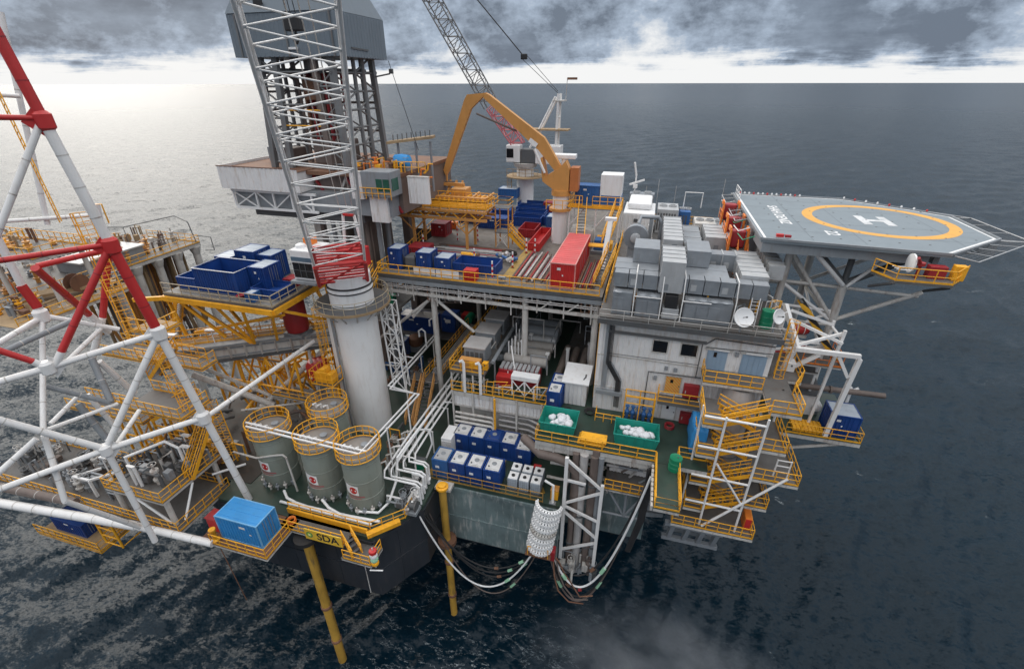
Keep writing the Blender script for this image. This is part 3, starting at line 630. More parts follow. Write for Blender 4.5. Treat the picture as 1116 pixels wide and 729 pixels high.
t = thing('radar_mast', 'white radar mast with T shaped scanner on the far roof corner', 'mast', (-2.2, 71.5, 36)); tube('mast_post', (-2.2, 71.5, 36), (-2.2, 71.5, 42.6), .1, M['white'], t); bar('scanner', (-3.0, 71.3, 41.2), (-1.0, 71.5, 41.9), .25, .22, M['white'], t); bbox('scanner_motor', -2.5, -1.9, 71.3, 71.8, 40.7, 41.2, M['white'], t); tube('top_arm', (-2.2, 71.5, 42.4), (-2.6, 71.3, 44.2), .14, M['white'], t)
t = thing('vent_hoop', 'white square hoop frame on the back edge of the roof', 'pipe frame', (5.5, 71, 38.6)); MB().path([(4.7, 71, 38.6), (4.7, 71, 40.6), (7.0, 71, 40.6), (7.0, 71, 38.6)], .08, 8).build('hoop', M['white'], t)
for i, (x, y, h) in enumerate(((1.0, 71.5, 6), (3.4, 71.8, 5.2), (9.6, 71.9, 6.4), (-.6, 71.9, 5.0))):
    t = thing('whip_antenna', 'thin whip antenna standing on the back edge of the roof', 'antenna', (x, y, 36), 0, 'whip antennas'); tube('whip', (x, y, 36), (x, y, 36 + h), .028, M['offw'], t)
rail([(-2.9, 71.9, 36), (11.6, 71.9, 36), (11.6, 60, 36)], 'yellow railing along the back edge of the living quarters roof', step=1.8)
rail([(-2.75, 41, 36.0), (-2.75, 62, 36.0)], 'yellow railing on the left edge of the roof above the pipe deck gap', step=1.8)
def dish(x, y, z, r, label, tilt):
    t = thing('satellite_dish', label, 'satellite dish', (x, y, 36), 0, 'white satellite dishes on the roof edge')
    prof = [(.02, 0)] + [(r * i / 8, r * .28 * (i / 8) ** 2) for i in range(1, 9)]; bk = [(rr + .02 if rr > .05 else .03, h - .05) for rr, h in prof[::-1]]
    d = MB().lathe((0, 0, 0), prof + bk, 28).build('dish', M['whitec'], t, local=True); d.location = (0, 0, z - 36); d.rotation_euler = tilt
    f = MB().tube((0, 0, .02), (0, 0, r * .75), .03, 6); f.lathe((0, 0, r * .72), [(.07, 0), (.07, .12)], 10); f = f.build('feed_horn', M['dgrey'], t, local=True); f.location = d.location; f.rotation_euler = tilt
    tube('dish_post', (x, y + .15, 36), (x, y + .12, z), .07, M['galv'], t)
dish(8.45, 37.9, 37.35, .78, 'larger white satellite dish on the roof edge facing the camera', (R(62), 0, R(14)))
dish(11.0, 38.4, 37.55, .60, 'smaller white satellite dish at the roof corner beside the green drum', (R(70), 0, R(38)))
def drum(label, x, y, z, m, r=.42, h=1.1, grp='drums'):
    t = thing('drum', label, 'drum', (x, y, z), 0, grp); MB().lathe((x, y, z), [(r, 0), (r, h * .3), (r * 1.05, h * .32), (r, h * .34), (r, h * .64), (r * 1.05, h * .66), (r, h * .68), (r, h), (r * .9, h - .02)], 18).build('drum_body', m, t); MB().lathe((x + .15, y, z + h - .02), [(.06, 0), (.06, .05)], 8).build('bung', M['dgrey'], t)
drum('green drum standing on the roof corner behind the dishes', 10.6, 39.6, 36, M['gren'], .5, 1.5, 'green drums')
drum('green drum at the head of the narrow walkway by the stair tower', 4.75, 31.6, 26, M['gren'], .5, 1.25, 'green drums')
ladder((9.4, 39.2, 36), (9.4, 39.4, 38.5), .6, 'white ladder frame behind the larger dish', m=M['white'])
t = thing('pipe_clutter', 'yellow and white small pipework at the right roof corner', 'pipework', (10.8, 41, 36))
for i in range(7):
    x = 10.5 + random.random() * 1.0; y = 39.4 + i * .6; MB().path([(x, y, 36), (x, y, 37 + random.random()), (x + .8, y + .2, 37.2 + random.random() * .6), (x + .8, y + .2, 36)], .05, 6).build('bent_pipe', M['yel' if i % 2 else 'white'], t)

# ================================================================== MAIN DECK OBJECTS
def basket(label, x0, x1, y0, y1, z, n, rot=0):
    t = thing('waste_skip', label, 'skip', ((x0 + x1) / 2, y0, z), 0, 'teal rubbish skips on the green deck'); tx = .18; h = 1.25
    def q(a, b, c, d, zz0, zz1, s0, s1): return
    for nm, pts in (('skip_side', [(x0 + tx, y0 + tx), (x1 - tx, y0 + tx), (x1, y0), (x0, y0)]), ('skip_side', [(x1 - tx, y1 - tx), (x0 + tx, y1 - tx), (x0, y1), (x1, y1)]), ('skip_end', [(x0 + tx, y1 - tx), (x0 + tx, y0 + tx), (x0, y0), (x0, y1)]), ('skip_end', [(x1 - tx, y0 + tx), (x1 - tx, y1 - tx), (x1, y1), (x1, y0)])):
        c = Vector(((x0 + x1) / 2, (y0 + y1) / 2, 0)); vs = []
        for (x, y), zz in zip(pts, (z + .1, z + .1, z + h, z + h)): vs.append(Vector((x, y, zz)))
        inn = [v + (Vector((c.x, c.y, v.z)) - v).normalized() * .05 for v in vs]
        MB().add(vs + inn, [(0, 1, 2, 3), (7, 6, 5, 4), (3, 2, 6, 7), (0, 4, 5, 1), (1, 5, 6, 2), (0, 3, 7, 4)]).build(nm, M['teal'], t, False)
    MB().box(x0 + tx, x1 - tx, y0 + tx, y1 - tx, z + .06, z + .14).build('skip_floor', M['teal'], t, False)
    k = MB(); k.path([(x0, y0, z + h), (x1, y0, z + h), (x1, y1, z + h), (x0, y1, z + h)], .06, 6, closed=True); k.build('skip_rim', M['teal'], t)
    for i in range(5):
        x = x0 + .3 + i * (x1 - x0 - .6) / 4; bar('side_rib', (x, y0 + tx - .03, z + .15), (x, y0 - .03, z + h - .06), .1, .08, M['teal'], t)
    for i in range(n):
        a, b = random.random(), random.random(); r = random.uniform(.24, .42)
        bm = bmesh.new(); bmesh.ops.create_icosphere(bm, subdivisions=2, radius=r)
        px, py = x0 + .6 + a * (x1 - x0 - 1.2), y0 + .6 + b * (y1 - y0 - 1.2); pz = z + .65 + random.random() * .45
        for v in bm.verts:
            v.co *= 1 + .22 * math.sin(v.co.x * 9 + i) * math.sin(v.co.y * 11 + i * 2) + random.uniform(-.06, .06); v.co.z *= .75
        for f in bm.faces: f.smooth = True
        me = bpy.data.meshes.new('rubbish_bag'); bm.to_mesh(me); bm.free(); me.materials.append(M['bag'])
        o = link('rubbish_bag', me); o.location = (px, py, pz); tag(o, 'crumpled white rubbish bag heaped in the %s teal skip' % label.split()[0], 'rubbish bag', 'white rubbish bags in the %s teal skip' % label.split()[0])
random.seed(21)
basket('left teal skip of white rubbish bags near the two blue tanks', -7.0, -3.7, 33.0, 35.5, 26, 20)
basket('right teal skip heaped with white bags in the middle of the green deck', -.4, 3.4, 33.2, 35.5, 26, 26)
rail([(-7.05, 37, 26), (-7.05, 32.06, 26), (3.2, 32.06, 26)], 'yellow railing along the front edge of the green main deck below the skips')
rail([(3.26, 32.0, 26), (3.26, 27.06, 26), (5.04, 27.06, 26), (5.04, 33.2, 26), (7.3, 33.2, 26)], 'yellow railing around the narrow green walkway jutting towards the camera')
t = thing('fascia_post', 'white jagged rubbing strip on the left side of the narrow walkway', 'fender', (3.1, 27, 25.2))
for i in range(9): bbox('fender_block', 3.0, 3.18, 27.1 + i * .52, 27.5 + i * .52, 25.55, 26.05, M['offw'], t, .03)
t = thing('grating_stack', 'stack of orange yellow grating panels beside the left teal skip', 'grating', (-3.0, 32.6, 26))
for i in range(6): bbox('grating_panel', -3.4 + i * .05, -1.1 + i * .04, 32.5, 34.0 - i * .06, 26.02 + i * .09, 26.09 + i * .09, M['yel'], t, .02)
t = thing('manifold_skid', 'yellow pipe frame holding blue valves against the white block wall', 'valve skid', (1.5, 36.7, 26))
for x in (.2, 1.5, 2.8):
    for y in (36.6, 37.6): tube('frame_post', (x, y, 26), (x, y, 29.1), .06, M['yel'], t)
for z in (26.15, 28.3, 29.1):
    for y in (36.6, 37.6): tube('frame_beam', (.2, y, z), (2.8, y, z), .05, M['yel'], t)
    for x in (.2, 2.8): tube('frame_beam', (x, 36.6, z), (x, 37.6, z), .05, M['yel'], t)
for i in range(5):
    x = .5 + i * .5; v = MB().lathe((x, 36.9, 26.4), [(.14, 0), (.17, .5), (.22, .6), (.22, .8), (.13, .9), (.1, 1.3), (.2, 1.32), (.2, 1.38)], 12).build('valve', M['bluem'], t)
tube('header_pipe', (.2, 37.1, 27.0), (2.8, 37.1, 27.0), .12, M['grey'], t)
rail([(-2.3, 37.3, 26), (-2.3, 36.2, 26), (.0, 36.2, 26)], 'low yellow guard rail around the cable drop at the block corner', h=.9, step=.8, kick=False)
t = thing('cable_coil', 'dark coil of grey cable lying at the foot of the block', 'cable coil', (-2.6, 37.2, 26)); k = MB()
for i in range(4): k.path([(-2.9 + math.cos(a) * (.35 + .05 * i), 37.2 + math.sin(a) * (.35 + .05 * i), 26.06 + .06 * i) for a in [2 * PI * j / 16 for j in range(16)]], .05, 5, closed=True)
k.build('coil', M['black'], t)
t = thing('covered_rack', 'bright blue tarpaulin covering a tall narrow rack beside the stair tower', 'covered rack', (6.5, 33.6, 26))
bm = bmesh.new(); bmesh.ops.create_cube(bm, size=1); bmesh.ops.subdivide_edges(bm, edges=bm.edges[:], cuts=5, use_grid_fill=True)
for v in bm.verts:
    u = v.co.copy(); s = 1 - .28 * max(0, u.z + .1); v.co = Vector(((u.x * 1.25 * s) + .06 * math.sin(u.z * 14 + u.y * 9), u.y * 3.4 * s + .07 * math.sin(u.x * 17 + u.z * 11), (u.z + .5) * (2.5 + .25 * math.sin(u.y * 8))))
me = bpy.data.meshes.new('tarpaulin'); bm.to_mesh(me); bm.free(); me.materials.append(M['blueb']); me.polygons.foreach_set('use_smooth', [True] * len(me.polygons))
o = link('tarpaulin', me, t); o.location = Vector((6.6, 35.5, 26.02)) - origin(t); tube('base_frame', (6.1, 33.8, 26.05), (7.1, 33.8, 26.05), .05, M['grey'], t)
# fascia and second level under the main deck
t = thing('deck_fascia', 'white and rusty beam carrying the front edge of the main deck', 'beam', (-2, 32.1, 25)); bbox('web', -7.1, 3.2, 32.12, 32.3, 24.9, 25.45, M['offw'], t, .02)
for i in range(8): box('stiffener', -6.8 + i * 1.35, -6.7 + i * 1.35, 32.02, 32.12, 24.9, 25.45, M['offw'], t)
t = thing('pipe_bundle', 'thick grey pipe sweeping under the left end of the main deck', 'pipe', (-6, 32, 25)); MB().path([(-8.5, 33.6, 24.6), (-6.5, 32.0, 24.5), (-5.0, 31.9, 24.5), (-4.0, 31.9, 24.2), (-3.2, 31.9, 23.2), (-3.0, 31.9, 18)], .42, 12).build('pipe_run', M['brown'], t)
MB().path([(-1.6, 32.2, 26), (-1.6, 32.0, 24.8), (-1.6, 31.9, 14)], .36, 12).build('pipe_drop', M['brown'], t)
deck('lower_walkway', -.6, 3.1, 31.7, 34.6, 22.2, .25, M['deckg'])
rail([(-.6, 31.75, 22.2), (3.1, 31.75, 22.2)], 'yellow railing on the lower walkway under the main deck edge', step=.8)
t = thing('corrugated_screen', 'short white corrugated screen hanging under the main deck edge', 'screen', (1.2, 34, 23)); k = MB(); k.box(-.4, 3.0, 34.0, 34.06, 22.3, 24.8); k.ribs(-.4, 3.0, 34.0, 22.3, 24.8, .3, .06); k.build('sheet', M['wall'], t, False); box('top_frame', -.5, 3.1, 33.9, 34.1, 24.8, 24.95, M['offw'], t)
t = thing('brace_frame', 'grey cross braces under the lower walkway', 'brace', (1.3, 33, 20))
for p, q in (((-.4, 32.2, 22), (1.4, 32.2, 18.8)), ((3.0, 32.2, 22), (1.4, 32.2, 18.8)), ((-.5, 32.2, 18.8), (3.2, 32.2, 18.8)), ((1.4, 32.2, 22), (1.4, 32.2, 18.8))): tube('brace', p, q, .12, M['grey'], t)
# ================================================================== HELIDECK
HZ = 42.0
hp = [(9.8, 44.6), (23.5, 43.9), (29.5, 49.8), (29.5, 57.9), (27.0, 60.2), (21.3, 64.3), (9.75, 64.3)]
hd = thing('helideck', 'grey many sided helicopter deck with yellow landing ring and white H', 'helideck', (20, 54.5, 41))
MB().prism(hp, HZ - .28, HZ).build('deck_plate', M['helig'], hd, False)
k = MB(); hc = Vector((20.5, 54, 0))
inn = [(hc.x + (x - hc.x) * .975, hc.y + (y - hc.y) * .975) for x, y in hp]; inn2 = [(hc.x + (x - hc.x) * .955, hc.y + (y - hc.y) * .955) for x, y in hp]
for i in range(len(hp)):
    j = (i + 1) % len(hp); k.add([(*inn[i], HZ + .008), (*inn[j], HZ + .008), (*inn2[j], HZ + .008), (*inn2[i], HZ + .008)], [(0, 1, 2, 3)])
k.build('white_edge_line', M['whitec'], hd, False)
k = MB()
for i in range(len(hp)):
    a, b = hp[i], hp[(i + 1) % len(hp)]; k.bar((*a, HZ + .02), (*b, HZ + .02), .16, .2)
k.build('edge_gutter', M['grey'], hd, False)
def ring(name, c, r0, r1, z, m, parent, n=72):
    k = MB(); v = []
    for i in range(n): a = 2 * PI * i / n; v += [(c[0] + r0 * math.cos(a), c[1] + r0 * math.sin(a), z), (c[0] + r1 * math.cos(a), c[1] + r1 * math.sin(a), z)]
    k.add(v, [(2 * i, 2 * i + 1, (2 * i + 3) % (2 * n), (2 * i + 2) % (2 * n)) for i in range(n)]); return k.build(name, m, parent, False)
ring('landing_ring', (21.75, 54.4), 5.55, 6.5, HZ + .008, mat('landing_ring_paint', (.70, .36, .07), .6, var=.08, amt=.15, streak=False), hd)
k = MB(); z = HZ + .012
for a in ((20.1, 20.85, 52.4, 55.9), (22.1, 22.85, 52.4, 55.9)): k.add([(a[0], a[2], z), (a[1], a[2], z), (a[1], a[3], z), (a[0], a[3], z)], [(0, 1, 2, 3)])
k.add([(20.85, 53.8, z), (22.1, 53.8, z), (22.1, 54.5, z), (20.85, 54.5, z)], [(0, 1, 2, 3)]); k.build('letter_h', mat('worn_deck_white', (.62, .63, .64), .6, var=.2, grime=(.25, .29, .32), amt=.5, streak=False), hd, False)
text_mesh('painted_name', 'SHAH DENIZ', 1.36, M['whitec'], hd, (12.95, 54.5, HZ + .006), (0, 0, -PI / 2), .002, .02)
text_mesh('painted_number', '22', 1.5, M['whitec'], hd, (16.2, 48.2, HZ + .006), (0, 0, -PI / 2), .002, .02)
# perimeter safety net: frame and a coarse mesh panel per side
def net(a, b, o, lab):
    a = Vector((*a, HZ - .1)); b = Vector((*b, HZ - .1)); oo = [Vector((*q, HZ - .35)) for q in o]
    p = MB().path([a] + oo + [b], .05, 6).build('net_frame', M['galvl'], hd); n = max(2, int((b - a).length / 2.0)); k = MB()
    for i in range(1, n): k.tube(a.lerp(b, i / n), oo[0].lerp(oo[-1], i / n), .035, 5)
    k.build('net_arm', M['galvl'], hd); k = MB(); n = max(4, int((b - a).length / .35))
    for i in range(n): k.tube(a.lerp(b, i / n), oo[0].lerp(oo[-1], i / n), .012, 3)
    for j in (.2, .4, .6, .8): k.tube(a.lerp(oo[0], j), b.lerp(oo[-1], j), .012, 3)
    stuff(k.build('net_mesh', M['dgrey'], hd, False))
net((23.7, 43.95), (29.5, 49.7), [(25.2, 43.6), (32.6, 51.0)], ''); net((29.55, 50.0), (29.55, 57.8), [(32.6, 51.0), (32.0, 59.5)], '')
net((29.4, 58.0), (21.4, 64.3), [(32.0, 59.5), (22.2, 66.2)], ''); net((21.2, 64.35), (9.8, 64.35), [(22.2, 66.2), (9.8, 66.2)], '')
net((9.7, 64.2), (9.75, 52.0), [(8.6, 64.8), (8.6, 52.0)], '')
for i in range(22):                                             # lights and stores round the edge
    u = i / 22; x, y = (10.5 + u * 11, 64.1) if i < 14 else (21.6 + (i - 14) * .9, 64.0 - (i - 14) * .66)
    b = MB().lathe((x, y, HZ + .1), [(.09, 0), (.11, .1), (.07, .2), (.01, .22)], 8).build('edge_light', M['whitec' if i % 3 else 'red'], hd)
t = thing('equipment_bin', 'small red firefighting box at the near left corner of the helideck', 'box', (11.6, 45.2, HZ)); bbox('box_body', 11.0, 11.6, 44.95, 45.3, HZ + .13, HZ + .4, M['red'], t); bbox('box_lid', 11.7, 12.2, 45.0, 45.3, HZ + .13, HZ + .35, M['redd'], t)
# girders and legs under the deck
for y in (44.9, 49, 54, 59, 64.0): bar('cross_girder', (10, y, HZ - .75), (29 if 48 < y < 60 else 22.5, y, HZ - .75), .35, .9, M['grey'], hd)
for x in (10.2, 14.5, 19, 23.2): bar('long_girder', (x, 45.1, HZ - .80), (x, 63.8, HZ - .80), .4, .85, M['grey'], hd)
T = lambda n, p, q, r, m='offw': tube(n, p, q, r, M[m], hd)
for y in (47.0, 57.5):
    T('deck_leg', (18.0, y, 37.8), (18.35, y, 24 if y < 50 else 20), .38); T('deck_leg', (13.0, y, 40.8), (13.0, y, 26), .32)
    T('raking_strut', (18.0, y, 37.8), (14.8, y, 41.0), .26, 'dgrey'); T('raking_strut', (18.0, y, 37.8), (18.0, y, 41.0), .26, 'dgrey'); T('raking_strut', (18.0, y, 37.8), (23.6, y + .6, 41.0), .30, 'dgrey')
    T('tie_beam', (11.8, y, 37.6), (24.0, y, 37.2), .16); T('long_strut', (18.3, y, 34.2), (24.2, y, 37.6), .2)
    T('tie_beam', (13.0, y, 33.6), (18.3, y, 33.6), .15); T('diagonal', (13.0, y, 40.5), (18.3, y, 33.8), .2); T('diagonal', (13.0, y, 33.6), (18.2, y, 29.0), .18)
for x, z in ((18.2, 37.6), (13.0, 37.6), (18.3, 33.6), (13, 33.6)): T('fore_and_aft_beam', (x, 47, z), (x, 57.5, z), .16)
T('diagonal', (18.2, 47.0, 37.5), (18.3, 57.5, 33.6), .16); T('diagonal', (13.0, 47.0, 33.6), (13.0, 57.5, 37.6), .16)
for z in (31.0, 28.5): T('tie_beam', (13.0, 47, z), (18.4, 47, z), .13)
# monitor platform hung on the near edge
mp = thing('monitor_platform', 'yellow railed fire monitor platform hung under the near edge of the helideck', 'platform', (21, 42, 40))
pp = [(19.4, 43.0), (23.4, 42.6), (25.0, 44.6), (18.4, 43.8)]
MB().prism([(19.4, 41.7), (23.2, 41.7), (24.8, 43.8), (18.4, 43.8)], 40.0, 40.2).build('grating_floor', M['deckg'], mp, False)
rail([(18.4, 43.7, 40.2), (19.4, 41.75, 40.2), (23.2, 41.75, 40.2), (24.8, 43.7, 40.2)], '', parent=mp, step=1.2)
MB().lathe((21.2, 42.9, 40.2), [(.12, 0), (.12, 1.0), (.3, 1.05), (.3, 1.3), (.1, 1.35)], 12).build('monitor_stand', M['redd'], mp); tube('monitor_nozzle', (21.2, 42.9, 41.3), (20.6, 42.3, 42.0), .12, M['redd'], mp)
MB().lathe((20.6, 43.2, 41.3), [(.75, 0), (.75, .12)], 20, axis='X').build('hose_reel', M['whitec'], mp)
bbox('yellow_box', 23.6, 24.4, 42.9, 43.5, 40.2, 41.4, M['yel'], mp); bbox('foam_tank', 22.0, 23.2, 43.0, 43.7, 40.2, 41.2, M['redd'], mp)
for y in (42.2, 42.6, 43.0): tube('white_hand_bar', (19.4, y, 41.0), (20.3, y, 41.0), .04, M['white'], mp)
tube('bracket', (19.4, 41.8, 40.0), (19.0, 44.6, 38.6), .12, M['dgrey'], mp); tube('bracket', (23.2, 41.8, 40.0), (23.0, 44.6, 38.6), .12, M['dgrey'], mp)
rail([(10.0, 64.1, HZ), (10.0, 60.5, HZ)], 'short white railing on the far left corner of the helideck', m=M['white'], step=1.2)
# orange steps and red hose houses on the left of the helideck
for i, (y, z) in enumerate(((49.5, 40.2), (53.0, 40.6), (57.5, 41.0))):
    t = thing('hose_house', ('nearest', 'middle', 'farthest')[i] + ' orange framed stand with red cover left of the helideck', 'hose stand', (8.8, y, 36.1), 0, 'orange framed red hose stands')
    for dx in (-.8, .8):
        MB().bar((8.8 + dx, y - .8, 36.0), (8.8 + dx, y - .2, z + 1.2), .16, .5).build('side_frame', M['orange'], t, False); MB().bar((8.8 + dx, y - .2, z + 1.2), (8.8 + dx, y + 1.0, z + 1.2), .16, .4).build('top_frame', M['orange'], t, False)
    bbox('red_cover', 8.15, 9.45, y - .1, y + 1.0, z - .6, z + 1.1, M['redd'], t, .2); box('step_deck', 8.1, 9.5, y - .9, y + 1.2, z - .75, z - .65, M['deckg'], t)
    rail([(7.9, y - .9, z - .65), (7.9, y + 1.2, z - .65)], '', parent=t, m=M['orange'], step=1, kick=False)
stair((9.3, 45.2, 36.1), (9.3, 49.6, 39.6), .9, 'yellow stair from the roof up to the nearest orange hose stand', m=M['orange'])
t = thing('net_rig', 'white pipe rails and green netting between the orange stands and the helideck edge', 'pipe frame', (9.5, 46, 41))
for i in range(6): MB().path([(9.55, 46 + i * 3, 41.8), (8.6, 46 + i * 3, 41.4), (8.5, 48.5 + i * 3, 41.3)], .05, 5).build('net_rail', M['white' if i % 2 else 'gren'], t)
# chevron ladder and lifeboat clutter between block and helideck legs
t = thing('striped_gangway', 'yellow and black chevron striped gangway sloping down beside the helideck legs', 'gangway', (16, 43, 33)); MB().bar((14.0, 43.2, 37.0), (17.4, 41.8, 32.6), .16, .5).build('striped_stringer', M['hazard'], t, False); MB().bar((14.0, 44.1, 37.0), (17.4, 42.7, 32.6), .16, .5).build('striped_stringer', M['hazard'], t, False)
for i in range(14): c = Vector((14.0, 43.65, 37)).lerp(Vector((17.4, 42.25, 32.6)), i / 14); box('tread', c.x - .12, c.x + .12, c.y - .42, c.y + .42, c.z - .03, c.z + .03, M['dgrey'], t)
for i, (x, y, z) in enumerate(((14.6, 43.8, 34.3), (16.1, 44.4, 31.8), (13.6, 44.6, 31.0))):
    t = thing('survival_capsule', ('small red canister behind the white davit beams', 'red drum shaped canister below the striped gangway', 'lowest dark red canister by the block side wall')[i], 'canister', (x, y, z), 0, 'red canisters by the davit'); MB().lathe((x, y, z), [(.05, -.8), (.4, -.72), (.5, -.5), (.5, .5), (.4, .72), (.05, .8)], 16, axis='X').build('shell', M['red' if i < 2 else 'redd'], t)
    for dx in (-.3, .3): MB().lathe((x + dx, y, z), [(.52, -.03), (.52, .03)], 16, axis='X').build('strap', M['whitec'], t)
    box('cradle', x - .6, x + .6, y - .4, y + .4, z - .75, z - .5, M['offw'], t)
for (x0, x1, y0, y1, z) in ((13.2, 16.8, 42.6, 45, 30.6), (14.8, 18.0, 41.5, 44.5, 32.0)): deck('side_platform', x0, x1, y0, y1, z, .2, M['deckg'])
rail([(14.8, 41.55, 32.0), (17.95, 41.55, 32.0), (17.95, 44.5, 32.0)], 'orange railing on the small platform under the striped gangway', m=M['orange'], step=1)

# ================================================================== DAVIT AND SIDE DECK
deck('side_deck', 11.7, 20.6, 39.2, 47, 26.0, .45)
rail([(14.5, 39.25, 26), (20.5, 39.25, 26), (20.5, 42.8, 26)], 'yellow railing along the outer edge of the side deck under the white davit', step=1.2)
t = thing('white_shed', 'white ribbed cabin with dark sloping roof on the side deck', 'cabin', (15.5, 42, 26))
k = MB(); k.box(13.9, 17.4, 42.6, 46, 26, 28.4); k.ribs(13.95, 17.35, 42.6, 26.1, 28.3, .5, .05); k.build('cabin_wall', M['wall'], t, False)
MB().add([(13.7, 42.3, 28.3), (17.6, 42.3, 28.3), (17.6, 46.2, 29.1), (13.7, 46.2, 29.1), (13.7, 42.3, 28.4), (17.6, 42.3, 28.4), (17.6, 46.2, 29.2), (13.7, 46.2, 29.2)], [(3, 2, 1, 0), (4, 5, 6, 7), (0, 1, 5, 4), (1, 2, 6, 5), (2, 3, 7, 6), (3, 0, 4, 7)]).build('cabin_roof', M['dgrey'], t, False)
t = thing('orange_grating', 'orange yellow grating panels lying on the side deck', 'grating', (16, 40, 26))
for i in range(8): bbox('grating_panel', 15.2 + i * .32, 15.48 + i * .32, 39.6, 41.2, 26.02, 26.35, M['yel'], t, .02)
container('dark blue container with white top standing at the corner of the side deck', 17.9, 20.2, 39.7, 42.0, 26.0, 28.3, M['blue'], top=M['cage'], group=None)
dv = thing('davit_frame', 'white box section davit frame reaching out over the side deck', 'davit', (15, 39.4, 33))
B = lambda p, q, w=.34: bar('davit_beam', p, q, w, w, M['white'], dv)
B((13.3, 39.5, 34.35), (18.1, 39.5, 34.35)); B((18.1, 39.5, 34.14), (17.75, 39.45, 26.05)); B((16.6, 39.5, 34.13), (17.75, 39.5, 32.3), .25)
B((16.85, 40.6, 36.0), (16.7, 40.9, 26.0), .22); B((16.7, 42.9, 35.8), (16.7, 42.9, 26.0), .2); B((12.3, 41.6, 37.4), (12.3, 41.6, 26.0), .24); B((16.8, 40.7, 35.2), (16.7, 42.9, 35.2), .18); B((12.3, 41.6, 33.0), (16.7, 42.9, 33.2), .18); B((12.2, 41.5, 37.4), (13.5, 39.6, 34.4)); B((13.3, 39.6, 34.1), (12.6, 40.6, 29.0)); B((15.2, 39.5, 34.1), (13.1, 40.2, 31.6), .3); B((12.6, 41.0, 36.4), (16.9, 40.4, 34.9), .22); B((13.4, 39.7, 34.6), (16.8, 40.8, 35.6), .22); B((12.8, 41.5, 36.9), (16.7, 42.9, 35.4), .2)
t = thing('exhaust_boom', 'brown horizontal pipe boom pointing out over the sea beside the davit', 'pipe', (17, 42, 29)); MB().path([(12.8, 43.5, 30.6), (13.6, 42.6, 30.2), (15.2, 42.2, 29.3), (22.2, 42.0, 29.55)], .26, 12).build('boom_pipe', M['brown'], t); MB().lathe((18, 42.05, 29.42), [(.34, -.1), (.34, .1)], 14, axis='X').build('flange', M['brown'], t)
t = thing('vent_pair', 'pair of white capped vent posts beside the blue corner container', 'vent', (19.6, 42.5, 26))
for i, x in enumerate((19.2, 19.7)): MB().path([(x, 42.3, 26), (x, 42.3, 29.4), (x + .5, 42.3, 29.8)], .13, 8).build('vent_pipe', M['whitec'], t)
t = thing('white_silencer', 'white horizontal vessel lying behind the blue corner container', 'vessel', (17.4, 43.2, 26)); MB().lathe((17.6, 43.2, 27), [(.05, -.9), (.4, -.8), (.5, -.55), (.5, .55), (.4, .8), (.05, .9)], 16, axis='Y').build('vessel_shell', M['white'], t); box('saddle', 17.2, 18.0, 42.8, 43.6, 26, 26.6, M['grey'], t)
tube('bracket', (19.5, 39.6, 25.5), (11.8, 40.5, 22.0), .16, M['offw'], thing('side_deck_brace', 'white raking brace under the side deck', 'brace', (15, 40, 24)))

# ================================================================== STAIR TOWER
st = thing('stair_tower', 'white framed stair tower with five yellow railed landings down to the water side', 'stair tower', (8.5, 33, 20))
def land(x0, x1, y0, y1, z, m=M['deckg']):
    k = MB(); k.box(x0, x1, y0, y1, z - .06, z, 0); k.box(x0, x1, y0 - .03, y1, z - .28, z - .062, 1); return k.build('landing', [m, M['offw']], st, False)
Pst = lambda p, q, r=.095: tube('tower_post', p, q, r, M['white'], st)
Pst((7.75, 32.0, 20), (7.75, 32.0, 31.6)); Pst((10.6, 32.0, 20), (10.6, 32.0, 32)); Pst((6.2, 33.2, 20), (6.2, 33.2, 31.6)); Pst((12.4, 36.5, 20), (12.4, 36.5, 32)); Pst((6.6, 37.9, 20), (6.6, 37.9, 32))
for z in (31.45, 28.5, 25.5, 22.6): tube('tower_beam', (6.2, 32.0, z), (10.6, 32.0, z - .1), .10, M['white'], st)
tube('tower_brace', (7.9, 32.0, 27), (10.5, 32.0, 23.2), .09, M['white'], st); tube('tower_brace', (13.2, 32.2, 26.6), (7.9, 31.7, 20.2), .11, M['white'], st)
land(6.2, 10.8, 36.0, 38.15, 32.0); land(10.82, 13.0, 33.0, 38.15, 32.0); land(11.75, 14.1, 38.18, 43, 31.98)
for z in (29, 26, 23): land(10.6, 12.5 if z != 26 else 14.1, 32.2, 36.2 if z != 26 else 37.0, z)
for z in (30.5, 27.5, 24.5, 21.5): land(6.2, 7.7, 32.2, 36.0, z)
land(5.4, 12.0, 31.5, 36.5, 20.0)
def RL(label, pts, **kw): rail(pts, label, step=.95, **kw)
RL('yellow railing in front of the blue doors on the top landing', [(6.25, 38.0, 32), (6.25, 36.05, 32), (10.7, 36.05, 32)])
RL('yellow railing on the right end of the top landing of the stair tower', [(10.85, 33.05, 32), (12.95, 33.05, 32), (12.95, 36.0, 32), (14.05, 38.2, 32), (14.05, 42.9, 32)])
for z, nm in ((29, 'second'), (26, 'third'), (23, 'fourth')):
    x1 = 12.45 if z != 26 else 14.05
    RL('yellow railing round the %s landing from the top, right side of the stair tower' % nm, [(10.65, 32.25, z), (x1, 32.25, z), (x1, 36.1, z)])
for z, nm in ((30.5, 'highest'), (27.5, 'second highest'), (24.5, 'third highest'), (21.5, 'lowest')):
    RL('yellow railing round the %s half landing, left side of the stair tower' % nm, [(7.65, 32.25, z), (6.25, 32.25, z), (6.25, 35.9, z)])
RL('yellow railing along the lowest platform at the foot of the stair tower', [(5.45, 36.4, 20), (5.45, 31.55, 20), (11.95, 31.55, 20), (11.95, 36.4, 20)])
